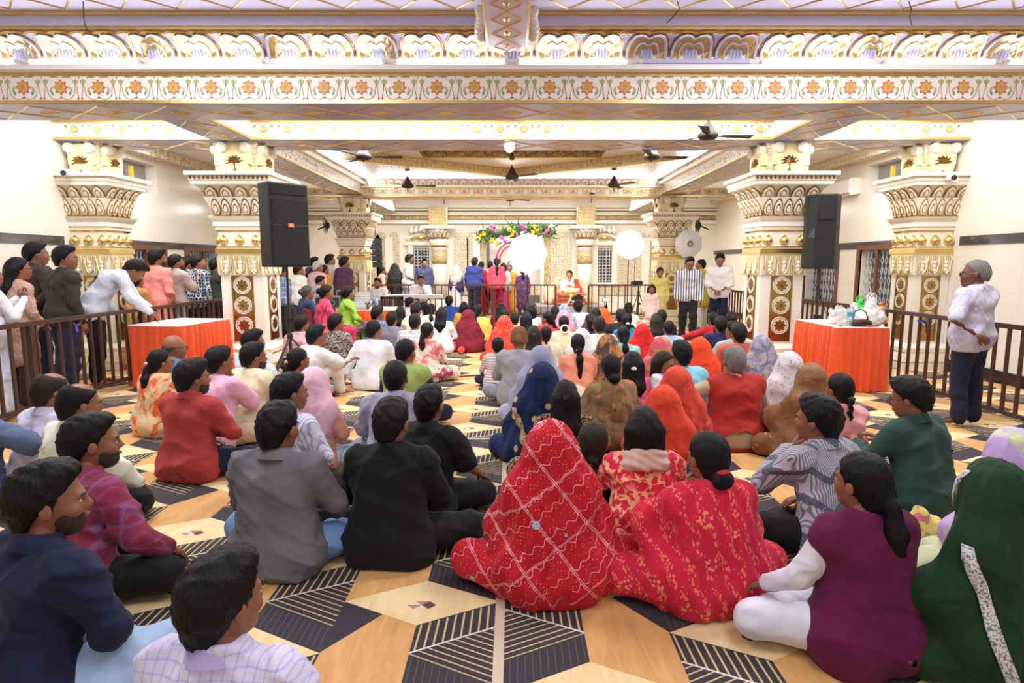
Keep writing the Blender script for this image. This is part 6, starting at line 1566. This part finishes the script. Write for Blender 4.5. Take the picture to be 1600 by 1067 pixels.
person('woman with long loose dark hair held by a white clip, black flowered dress', 884, 593, .80, -4, g='w', hair='long', top=CL((30, 28, 32), 'floral', (190, 150, 90), (150, 90, 60), sc=.4), bot=('skirt', CL((30, 28, 32), 'floral', (190, 150, 90), (150, 90, 60), sc=.4)), extra=jali_clip)
person('woman wrapped head to floor in a red tie-dyed saree with white lines', 861, 650, .86, 4, g='w', hair='bun', top=CL((190, 24, 40)), bot=('saree_skirt', CL((196, 26, 44), 'bandhani', (238, 176, 190), (240, 120, 60))), cover='head', cm=CL((190, 22, 42), 'bandhani', (238, 186, 198), (240, 130, 70)), legs=('wide', 'wide'), lean=.08)
person('girl in black with one thick braid, between the red sarees', 927, 664, .68, -6, g='w', hair='braid', hc='brown', top=CL((22, 22, 24)), bot=('skirt', CL((22, 22, 24))), extra=wall_collar('B09A60'))
person('woman wrapped in a brown shawl with orange flowers, hair pinned up', 954, 552, .82, 8, g='w', hair='lowbun', top=CL((120, 90, 60)), bot=('saree_skirt', CL((124, 94, 62))), cover='shawl', cm=CL((126, 98, 66), 'patch', (146, 118, 78), (214, 118, 70), sc=1.7))
person('woman in a peach top with a thick dark ponytail down her back', 903, 521, .80, 0, g='w', hair='longpony', top=CL((244, 158, 126)), bot=('skirt', CL((240, 222, 190))), tie='E8E0D8')
person('woman in a pink top with very long loose dark hair', 989, 548, .80, -6, g='w', hair='halfup', top=CL((236, 96, 132)), bot=('skirt', CL((214, 84, 116))), tie='F0F0F0')
person('woman in a coral kurta with gold flowers and a beige scarf at her neck', 1006, 634, .83, -2, g='w', hair='bob', top=CL((222, 44, 78), 'floral', (240, 188, 136), (238, 128, 130), sc=.95), bot=('skirt', CL((214, 48, 84), 'floral', (236, 176, 150), (150, 50, 70), sc=.8)), arms=('pray', 'pray'), extra=scarf_neck(CL((206, 176, 158))), coll=False, sl='long')
def scrunchie(root, J, Hm):
    m = MB(); m.ball(Hm @ Vector((0, -.118, -.035)), (.036, .024, .016), 12, 6); m.build('scrunchie', plain('scrunchie_red', (196, 44, 58), .8), root, True)
person('woman in a pink red saree printed with gold vines, dark bun with red scrunchie', 1107, 673, .82, 10, g='w', hair='lowbun', top=CL((196, 40, 70)), sl='short', bot=('saree_skirt', CL((206, 36, 66), 'leafvine', (232, 120, 96), (240, 140, 110))), cover='shawl', cm=CL((212, 34, 68), 'leafvine', (236, 122, 100), (240, 144, 110)), head=(8, 0), extra=scrunchie, arms=('chin', 'lap'), legs=('wide', 'wide'))
person('woman in an orange red scarf and black and white dotted dress', 1037, 598, .78, -4, g='w', hair='bob', hc='mixed', top=CL((34, 30, 50), 'bandhani', (230, 226, 226), (230, 226, 226), sc=.6), bot=('skirt', CL((34, 30, 50), 'bandhani', (230, 226, 226), (230, 226, 226), sc=.6)), cover='short', cm=CL((222, 70, 44)))
person('woman in a vermilion scarf with a pink medallion print', 1058, 569, .80, -2, g='w', hair='bun', top=CL((206, 66, 48)), bot=('skirt', CL((208, 62, 44))), cover='head', cm=CL((208, 64, 46), 'patch', (214, 74, 52), (226, 92, 110), sc=2))
person('grey haired man in a brick red waistcoat over beige sleeves', 1148, 540, .88, 4, hair='grey', hc='grey', top=CL((190, 168, 138)), bot=('trousers', CL((150, 138, 122))), bib=CL((168, 44, 34)), arms=('out', 'knee'), fat=1.14, coll=CL((168, 44, 34)))
person('man in a turquoise shirt with a sleeping child at his shoulder', 1065, 532, .86, 6, hair='short', top=CL((140, 204, 226)), bot=black, head=(6, 0))
person('small child resting on the turquoise shirted man, white top', 1038, 546, .62, -130, hair='bob', hc='brown', g='w', top=CL((232, 232, 236)), bot=('skirt', CL((220, 224, 236))), pos=(1.36, 5.5, .16), lean=.02, head=(0, -8))
person('woman under a pink and mustard veil', 1033, 524, .80, 2, g='w', hair='bun', top=CL((206, 100, 110)), bot=('skirt', CL((206, 100, 110))), cover='head', cm=CL((204, 84, 104), 'patch', (200, 150, 84), (214, 112, 120), sc=3))
person('woman under a bright orange veil beside the red waistcoat', 1094, 524, .80, -4, g='w', hair='bun', top=CL((232, 84, 36)), bot=('skirt', CL((232, 84, 36))), cover='head', cm=CL((232, 74, 34)))
person('woman with a grey blue printed scarf tied around her head', 1190, 521, .80, 4, g='w', hair='bun', top=CL((168, 160, 172)), bot=('skirt', CL((150, 146, 164))), cover='head', cm=CL((172, 160, 166), 'patch', (120, 128, 160), (160, 118, 92), sc=1.4))
person('woman in a white flowered veil lined with peach', 1233, 546, .80, 6, g='w', hair='bun', top=CL((240, 160, 128)), bot=('skirt', CL((214, 200, 198), 'sprig', (120, 60, 70), sc=.7)), cover='head', cm=CL((218, 206, 206), 'sprig', (126, 72, 86), sc=.7), arms=('knee', 'knee'))
person('woman wrapped in a silky brown headscarf', 1266, 564, .80, 18, g='w', hair='bun', top=CL((120, 80, 46)), bot=('skirt', CL((122, 84, 50), 'sprig', (200, 150, 120))), cover='head', cm=CL((134, 92, 56), 'plain', rough=.5, wr=.9), arms=('chin', 'lap'))
person('woman in a pink top with a long thin braid', 1313, 582, .80, 14, g='w', hair='braid', top=CL((244, 166, 170)), bot=('skirt', CL((200, 190, 186))), tie='2A2A30')
person('man in a grey zigzag striped shirt with a hand to his chin', 1279, 619, .86, 26, hair='mess', top=CL((188, 188, 196), 'zigzag', (112, 116, 134), (84, 92, 116)), bot=black, arms=('chin', 'lap'), head=(18, 0), beard=False, lean=.1, legs=('cross', 'cross'))
person('man in a dark green shirt bent over a phone', 1424, 590, .86, 26, hair='mess', top=CL((46, 74, 68)), bot=navyt, arms=('phone', 'phone'), head=(16, -12), lean=.1, fat=1.1, glasses=True, extra=hold_phone and None)
person('girl in a maroon tunic with white sleeves and a long wavy ponytail', 1349, 705, .84, 12, g='w', hair='longpony', top=CL((228, 226, 240)), bot=('leggings', CL((226, 224, 238))), bib=CL((98, 18, 66)), legs=('wide', 'cross'), arms=('knee', 'lap'), head=(14, 0), tie='D048C0', coll=False, extra=lambda root, J, Hm: hang('dupatta_end', np_mesh('dup', [(*SDF((-.1, -.5, -.01), (.6, .2, .3), .012).cone((.12, -.1, .04), .07, (.3, -.16, .03), .06, .05).cone((.3, -.16, .03), .06, (.42, -.2, .015), .035, .05).cone((.2, -.05, .1), .06, (.3, -.12, .05), .06, .05).field(wrinkle(9, .006, 40)).floor(.004).nets(), 0)], [None]), root, [CL((228, 226, 240))]))
white_tr = CL((222, 222, 226), 'floral', (120, 120, 126), (236, 236, 240), sc=.22)
person('woman under a dark green saree with a white embroidered border', 1552, 712, .85, 24, g='w', hair='bun', top=CL((26, 60, 36)), sl='short', bot=('saree_skirt', CL((22, 52, 30))), cover='head', cm=CL((24, 56, 34), 'plain'), arms=('knee', 'lap'), head=(14, 0), band=(white_tr, [([(268-i*4.0, .58-i*.046) for i in range(13)], .06), ([(318, .66), (314, .72), (310, .78), (300, .83)], .05)]))
person('woman in a lilac and lime veil at the right edge', 1582, 664, .82, 22, g='w', hair='bun', top=CL((206, 190, 228)), bot=('skirt', CL((208, 214, 170))), cover='head', cm=CL((200, 170, 222), 'patch', (206, 220, 150), (206, 180, 226), sc=3.5))

# ---------------------------------------------------------------- the audience farther off
def W(label, px, py, H=.80, hair='pony', top=(200, 100, 100), **k):
    kw = dict(g='w', hair=hair, top=CL(top), bot=('skirt', CL(tuple(int(c*.9) for c in top)))); kw.update(k); return person(label, px, py, H, **kw)
def Mn(label, px, py, H=.86, top=(200, 200, 210), hair='short', **k):
    kw = dict(hair=hair, top=CL(top), bot=black); kw.update(k); return person(label, px, py, H, **kw)
def cov(label, px, py, H=.80, c=(220, 80, 50), pat='plain', c2=None, c3=None, sc=1, **k):
    kw = dict(g='w', hair='crop', top=CL(c), bot=('skirt', CL(c)), cover='head', cm=CL(c, pat, c2, c3, sc)); kw.update(k); return person(label, px, py, H, **kw)
Mn('man in a cream shirt in front of the keyboard', 650, 474, top=(238, 226, 196), head=(-20, 0))
Mn('bearded man in a white shirt before the black chair', 641, 464, .84, top=(232, 232, 232), hair='crop', head=(-50, 0), beard=True)
Mn('man in a grey shirt right of the sound desk', 612, 487, .82, top=(120, 116, 128), head=(-10, 0))
W('woman in dark blue with long hair beside the blue speckled shirt', 626, 478, .80, 'long', (46, 56, 110))
W('girl in white with dark tied hair before the keyboard', 674, 474, .80, 'pony', (228, 224, 226), hc='black')
W('woman in a white tunic with very long black hair and red leggings', 691, 479, .82, 'long', (232, 226, 226), bot=('leggings', CL((226, 70, 50))), yaw=-14, legs=('cross', 'side'))
Mn('man in a royal blue sweater at the left of the stage', 702, 462, .84, top=(40, 78, 160), head=(-10, 0))
W('woman in a mustard top behind the maroon veil', 725, 471, .78, 'bob', (214, 166, 66))
cov('woman under a dark maroon veil', 731, 482, .78, (120, 26, 48))
W('woman wrapped in a lemon yellow shawl', 748, 472, .82, 'pony', (150, 160, 150), cover='shawl', cm=CL((232, 198, 92)), yaw=-6, head=(-20, 0), pos=(-.64, 11.3))
cov('woman under a vermilion dotted saree left of the brown cap', 790, 495, .80, (222, 70, 54), 'dots', (244, 190, 150), sc=1.2, pos=(-.12, 9.4))
W('woman in dark maroon with long hair before the stage railing', 783, 473, .80, 'long', (110, 24, 40))
W('woman with a black bun behind the vermilion saree', 788, 483, .78, 'lowbun', (90, 40, 50))
Mn('boy in a pink t-shirt behind the vermilion saree', 807, 484, .74, top=(222, 140, 140), hair='crop', pos=(.05, 10.4))
W('woman in white with sleek black hair behind the brown cap', 822, 486, .80, 'long', (236, 232, 230))
W('woman with black hair and white dupatta near the centre', 829, 479, .80, 'bob', (228, 228, 230), pos=(.37, 11.6))
W('woman with a silver clip in long dark brown hair', 834, 508, .80, 'long', (196, 160, 90), hc='brown', extra=jali_clip)
W('girl with one thin dark braid in cream behind the lavender veil', 853, 509, .76, 'braid', (232, 222, 200))
W('girl in a bright red top looking left', 856, 484, .80, 'pony', (206, 40, 54), head=(60, 0), pos=(.58, 9.95))
W('woman with dark hair behind the girl in red', 867, 478, .80, 'pony', (150, 60, 70))
W('woman in a cream blouse with white flowers around her bun', 881, 493, .80, 'lowbun', (232, 216, 180), bot=('saree_skirt', CL((150, 60, 70), 'floral', (226, 200, 170), (90, 30, 40), sc=.5)), extra=lambda root, J, Hm: MB().tube([Hm @ Vector((.055+.06*math.cos(a)-.05, -.135, -.07+.06*math.sin(a))) for a in np.linspace(0, 6.283, 15)], .016, 6).build('flower_string', plain('jasmine', (240, 238, 224), .7), root, True))
cov('person under a pink floral scarf behind the flowered bun', 879, 486, .78, (222, 130, 150), 'floral', (240, 190, 200), (190, 70, 100), .5, pos=(.92, 10.75))
cov('person under a blue floral headscarf at the centre', 881, 473, .82, (110, 140, 190), 'floral', (220, 226, 236), (60, 80, 150), .5)
Mn('man in a pale grey shirt seated before the priest', 903, 469, .86, CL and (214, 212, 224), pos=None)
cov('person in a white kerchief behind the peach top', 909, 511, .78, (236, 234, 230), cover='short')
W('woman in a navy dress seen in profile', 922, 490, .80, 'bob', (40, 46, 100), head=(50, 0), cm=None)
Mn('man in a cream white shirt with short brown hair', 936, 494, .86, top=(236, 224, 214), hair='crop', hc='brown')
cov('woman in an orange veil near the camera stand', 943, 480, .80, (232, 92, 44))
Mn('man with black hair beside the orange veil', 931, 482, .82, top=(60, 60, 80))
cov('woman in a dark scarf banded with orange and gold', 950, 519, .80, (96, 78, 74), 'patch', (190, 130, 70), (70, 58, 60), 1.6)
W('woman in a mint green top with tied hair', 974, 509, .80, 'pony', (166, 222, 216))
W('woman in a turquoise low backed blouse with flowers in her hair', 979, 490, .80, 'lowbun', (30, 132, 172), sl='short', tie='EDEBDD')
Mn('man in a black top with thick hair near the slim stand', 970, 483, .82, top=(34, 32, 38))
W('woman in white with black hair near the tall tripod', 982, 472, .82, 'pony', (232, 226, 222))
W('woman with long dark brown hair in a grey dress beside the scarlet veil', 1031, 494, .80, 'long', (150, 146, 140), hc='brown', pos=(2.3, 9.6))
cov('woman in a scarlet veil behind the long haired woman', 1018, 503, .76, (210, 40, 40), pos=(1.85, 8.5))
Mn('boy in a pale blue shirt before the rear right pillar', 1045, 501, .76, top=(170, 196, 220), hair='crop')
Mn('man in dark navy beside the boy in pale blue', 1034, 484, .80, top=(40, 44, 60))
W('woman in red with a dark ponytail holding out a hand', 1115, 487, .80, 'pony', (176, 34, 44), arms=('out', 'lap'))
Mn('man in a plain navy shirt by the right pillar', 1126, 494, .84, top=(26, 32, 74))
Mn('man in a grey shirt and glasses behind the rust shirt', 1147, 502, .84, top=(176, 174, 168), hair='short', head=(30, 0), glasses=True)
Mn('man in a rust orange shirt before the right pillar', 1155, 505, .86, top=(190, 92, 70))
W('person with tied black hair at the foot of the right pillar', 1142, 487, .78, 'bun', (60, 40, 50))
Mn('man in a pink shirt behind the tripod legs', 436, 494, .84, top=(222, 178, 188), head=(-30, 0), pos=(-3.05, 8.7))
Mn('boy in maroon ducking beside the sound desk', 516, 474, .78, top=(90, 30, 40), head=(-60, -10), pos=(-3.0, 10.9))
CH = dict(group='people seated on chairs')
person('woman in a deep pink kurta on the maroon chair', pose='chair', g='w', H=1.24, pos=(-3.05, 9.75), yaw=-60, hair='bun', top=CL((206, 56, 96), 'stripe', (226, 96, 130), sc=2), bot=('trousers', CL((206, 56, 96))), head=(-8, -6), fat=1.12, **CH)
person('woman in a lime green saree beside the pink kurta woman', pose='chair', g='w', H=1.2, pos=(-2.85, 10.35), yaw=-60, hair='bun', top=CL((150, 206, 74)), bot=('saree_skirt', CL((150, 206, 74), 'floral', (220, 230, 150), (110, 170, 60), sc=.6)), **CH)
person('old woman with grey hair and a navy blouse behind the tripod', pose='chair', g='w', H=1.2, pos=(-3.6, 10.5), yaw=-50, hair='bun', hc='mixed', top=CL((40, 56, 92)), sl='short', bot=('saree_skirt', CL((130, 104, 80), 'floral', (170, 60, 60), (80, 90, 60), sc=.6)), head=(-10, 0), glasses=True, **CH)
MU = dict(group='musicians')
person('bearded singer in white at the harmonium', pose='chair', H=1.22, pos=(at_y(592, 430, 14.9).x, 14.9), yaw=165, hair='short', beard=True, top=CL((236, 234, 236)), bot=whitet, arms=('desk', 'desk'), **MU)
person('keyboard player in white resting his chin on his hand', pose='chair', H=1.28, pos=(at_y(657, 430, 15.45).x, 15.45), yaw=190, hair='short', top=CL((230, 226, 228)), bot=black, arms=('chin', 'desk'), head=(0, -10), **MU)

# ---------------------------------------------------------------- people on their feet
def standx(px, py, X):
    r = ray(px, py); t = X/r[0]; return r[1]*t, CAM_H+r[2]*t
def ST(label, px, py, X=None, Y=None, **k):
    if X is not None: Yv, H = standx(px, py, X); Xv = X
    else: q = at_y(px, py, Y); Xv, H, Yv = q.x, q.z, Y
    kw = dict(pose='stand', H=H, pos=(Xv, Yv), group='people queueing at the left', legs=('cross', 'cross'), arms=('down', 'down')); kw.update(k)
    return person(label, **kw)
Q = dict(yaw=-24, head=(-22, 0))
ST('person in white at the left edge with hands raised behind the railing', -34, 412, -5.25, g='w', hair='long', top=CL((232, 232, 240)), bot=('skirt', CL((216, 220, 236))), arms=('up', 'up'), yaw=-30)
ST('woman with long black hair and a dusty pink brocade dress', 14, 403, -5.4, g='w', hair='long', top=CL((186, 146, 130), 'floral', (206, 170, 152), (160, 116, 104), sc=.5), kurta=.5, bot=('trousers', CL((70, 50, 46))), arms=('front', 'front'), glasses=True, **Q)
ST('man in a dark brown jacket with a hand on his hip', 42, 379, -6.0, hair='short', top=CL((66, 52, 46)), bot=navyt, arms=('down', 'hip'), **Q)
ST('man in a dark olive shirt looking right', 88, 386, -5.45, hair='mess', top=CL((58, 54, 48)), bot=('jeans', CL((40, 48, 72))), yaw=-30, head=(-40, 0))
ST('man in a white shirt and black trousers bowing over the railing', pose='bow', px=138, py=407, X=-5.42, hair='short', top=CL((222, 228, 240)), bot=black, arms=('rail', 'rail'), yaw=-62)
ST('woman in a gold brown silk saree behind the railing', 207, 428, -5.62, g='w', hair='bun', top=CL((190, 140, 90)), bot=('saree_skirt', CL((190, 140, 84), 'patch', (214, 172, 110), (160, 100, 60), sc=1.2)), arms=('carry', 'carry'), yaw=-10)
person('baby in pale blue carried by the woman in the gold saree', pose='sit', g='c', H=.5, pos=(-5.52, 8.25, .92), yaw=110, hair='crop', hc='brown', top=CL((178, 210, 230), 'dots', (230, 236, 240)), bot=navyt, group='people queueing at the left')
ST('bearded man in a salmon pink kurta', 237, 390, -5.5, hair='mess', beard=True, top=CL((240, 150, 140)), kurta=.55, bot=whitet, arms=('front', 'front'), **Q)
ST('bearded man in a taupe shirt with rolled sleeves', 267, 398, -5.5, hair='crop', beard=True, top=CL((176, 160, 154)), sl='short', bot=greyt, arms=('front', 'up'), **Q)
ST('bearded man holding up a phone behind the taupe shirt', 287, 402, -6.0, hair='short', beard=True, top=CL((30, 30, 34)), bot=black, arms=('up', 'up'), yaw=-10, head=(-30, 0))
ST('man with cropped hair in a navy and white swirl print shirt', 303, 399, -5.5, hair='crop', top=CL((44, 56, 78), 'scallop', (206, 216, 226), sc=.8), bot=black, yaw=-24, head=(-36, 0))
ST('man in a dark olive green shirt beside the front left pillar', 332, 404, -5.5, hair='short', top=CL((48, 54, 46)), bot=black, **Q)
Q2 = dict(yaw=-30, head=(-30, 0), group='people standing at the far left')
ST('man in a blue plaid shirt behind the left loudspeaker stand', 437, 417, Y=12.6, hair='short', top=CL((110, 126, 170), 'plaid', (200, 206, 222)), bot=black, **Q2)
ST('man in a cream shirt behind the left loudspeaker stand', 462, 414, Y=12.6, hair='short', top=CL((234, 232, 222)), bot=black, **Q2)
ST('dark haired person behind the old man', 430+57, 402, Y=15.6, hair='short', top=CL((52, 48, 56)), bot=black, **Q2)
ST('white haired old man in a pink checked shirt', 492, 409, Y=13.6, hair='grey', hc='white', top=CL((228, 196, 196), 'check', (200, 150, 156), sc=.6), bot=greyt, **Q2)
ST('woman in a yellow and red saree beside the old man', 503, 414, Y=14.4, g='w', hair='bun', top=CL((236, 176, 66)), bot=('saree_skirt', CL((170, 34, 50))), **Q2)
ST('boy in a white shirt with dark flowers', 511, 398, Y=15.0, hair='short', top=CL((232, 230, 226), 'sprig', (110, 104, 100)), sl='short', bot=black, **Q2)
ST('boy in a plain aubergine shirt near the rear left pillar', 534, 402, Y=14.2, hair='mess', top=CL((88, 54, 84)), bot=black, **Q2)
ST('curly haired man bending at the sound desk in a blue patterned shirt', 495, 432, Y=12.5, hair='mess', top=CL((120, 140, 170), 'floral', (230, 236, 240), (60, 80, 120), sc=.4), bot=black, yaw=-60, head=(-20, -14), group='people standing at the far left')
SG = dict(group='people standing before the shrine')
ST('person in peach with a hand to the mouth behind the singer', 594, 417, Y=17.9, g='w', hair='crop', top=CL((222, 186, 160)), bot=('skirt', CL((222, 186, 160))), arms=('chin', 'down'), yaw=-60, **SG)
ST('woman in a black dress and black patterned headscarf', 617, 411, Y=18.0, g='w', hair=None, top=CL((32, 32, 34)), bot=('skirt', CL((30, 30, 32))), cover='hijab', cm=CL((34, 34, 36), 'dots', (150, 146, 140), sc=.8), yaw=20, **SG)
ST('tall youth in a white short sleeved shirt before the latticed window', 635, 398, Y=18.1, hair='short', sl='short', top=CL((234, 234, 238)), bot=('jeans', CL((130, 150, 190))), arms=('front', 'front'), yaw=-80, sk=2, **SG)
ST('man in a slate blue shirt behind the keyboard player', 662, 405, Y=18.6, hair='short', top=CL((78, 84, 118)), bot=black, yaw=200, **SG)
ST('woman in a navy coat and pale grey headscarf at the stage', 712, 413, Y=18.2, g='w', hair=None, top=CL((50, 42, 96)), bot=('skirt', CL((220, 216, 222))), cover='hijab', cm=CL((186, 180, 170)), yaw=-20, **SG)
ST('man in a royal blue hooded jacket at the stage', 740, 403, Y=18.1, hair='mess', top=CL((48, 62, 128)), bot=navyt, yaw=-20, coll=True, **SG)
ST('woman in a red saree beside the blue hooded jacket', 750, 409, Y=18.6, g='w', hair='bun', top=CL((200, 52, 44)), bot=('saree_skirt', CL((190, 44, 44))), yaw=-30, **SG)
ST('person with black hair behind the woman in coral', 766, 409, Y=18.9, hair='short', top=CL((210, 206, 206)), bot=black, **SG)
ST('woman in a coral jacket with a long ponytail and maroon trousers', 776, 403, Y=18.0, g='w', hair='longpony', top=CL((230, 70, 92)), bot=('trousers', CL((130, 24, 50))), kurta=.8, **SG)
ST('woman in a grey top and pink skirt beside the coral jacket', 786, 411, Y=18.3, g='w', hair='bob', top=CL((196, 194, 194)), bot=('skirt', CL((214, 60, 120))), yaw=-10, **SG)
ST('old man in a golden shawl facing the railing', 797, 414, Y=18.7, hair='grey', hc='mixed', top=CL((214, 160, 60)), bot=('dhoti', CL((206, 150, 56))), yaw=170, **SG)
ST('woman in a plum purple dress under the large umbrella', 817, 419, Y=17.9, g='w', hair='pony', top=CL((84, 50, 92), 'sprig', (160, 120, 160)), kurta=.3, bot=('leggings', CL((60, 40, 70))), arms=('front', 'down'), **SG)
person('priest in white with a saffron red shawl speaking from the cushioned seat', pose='sit', H=.9, pos=(dx, YS+.18, .46), yaw=180, hair='short', hc='brown', top=CL((238, 234, 236)), bot=('dhoti', CL((240, 236, 234))), cover=None, arms=('desk', 'chin'), head=(-14, 0), sk=0, group='priest', coll=False,
       extra=lambda root, J, Hm: (lambda S: hang('saffron_shawl', np_mesh('shawl', [(*S.cone(J['SL']+A(0, 0, .0), .085, J['EL'], .085, .06).cone(J['SL'], .085, J['W']+A(.1, .05, 0), .11, .06).cone(J['EL'], .085, J['W']+A(0, .1, -.05), .1, .06).field(wrinkle(3, .006)).nets(), 0)], [None]), root, [CL((226, 64, 40))]))(SDF((-.55, -.35, 0), (.5, .5, .9), .018)))
RS = dict(group='people standing at the right')
ST('old man in a white checkered shirt leaning at the right railing, hand on back', 1530, 408, Y=5.85, hair='grey', hc='grey', top=CL((206, 202, 220), 'gridsq', (184, 178, 208), sc=.75), sl='short', bot=('trousers', CL((32, 36, 56))), arms=('hip', 'chin'), yaw=20, head=(40, 0), glasses=True, fat=1.06, sk=2, lean=.0, **RS)
ST('man in a black and white striped shirt walking between the seated people', 1078, 402, Y=12.6, hair='short', top=CL((222, 222, 226), 'vbands', (110, 112, 130), (60, 60, 80)), bot=black, yaw=165, head=(12, -18), fat=1.12, legs=('fwd', 'cross'), glasses=True, **RS)
ST('young man in a white shirt with hands clasped at the right wall', 1126, 397, Y=13.4, hair='mess', sl='roll', top=CL((240, 238, 242)), bot=navyt, yaw=155, head=(10, -16), arms=('front', 'front'), **RS)
ST('man in a mustard yellow kurta behind the striped shirt', 1100, 405, Y=14.6, hair='balding', top=CL((206, 186, 64)), kurta=.55, bot=whitet, yaw=50, head=(20, 0), **RS)
ST('woman in a pale yellow green tunic behind the boy in pink', 1030, 418, Y=13.9, g='w', hair='bun', top=CL((216, 204, 120)), kurta=.5, bot=('trousers', CL((216, 204, 120))), yaw=180, head=(0, -14), **RS)
ST('small boy in a pale pink kurta walking forward', 1018, 446, Y=13.0, hair='bob', g='c', top=CL((236, 206, 204)), kurta=.6, bot=('trousers', CL((236, 206, 204))), yaw=172, head=(0, -14), **RS)
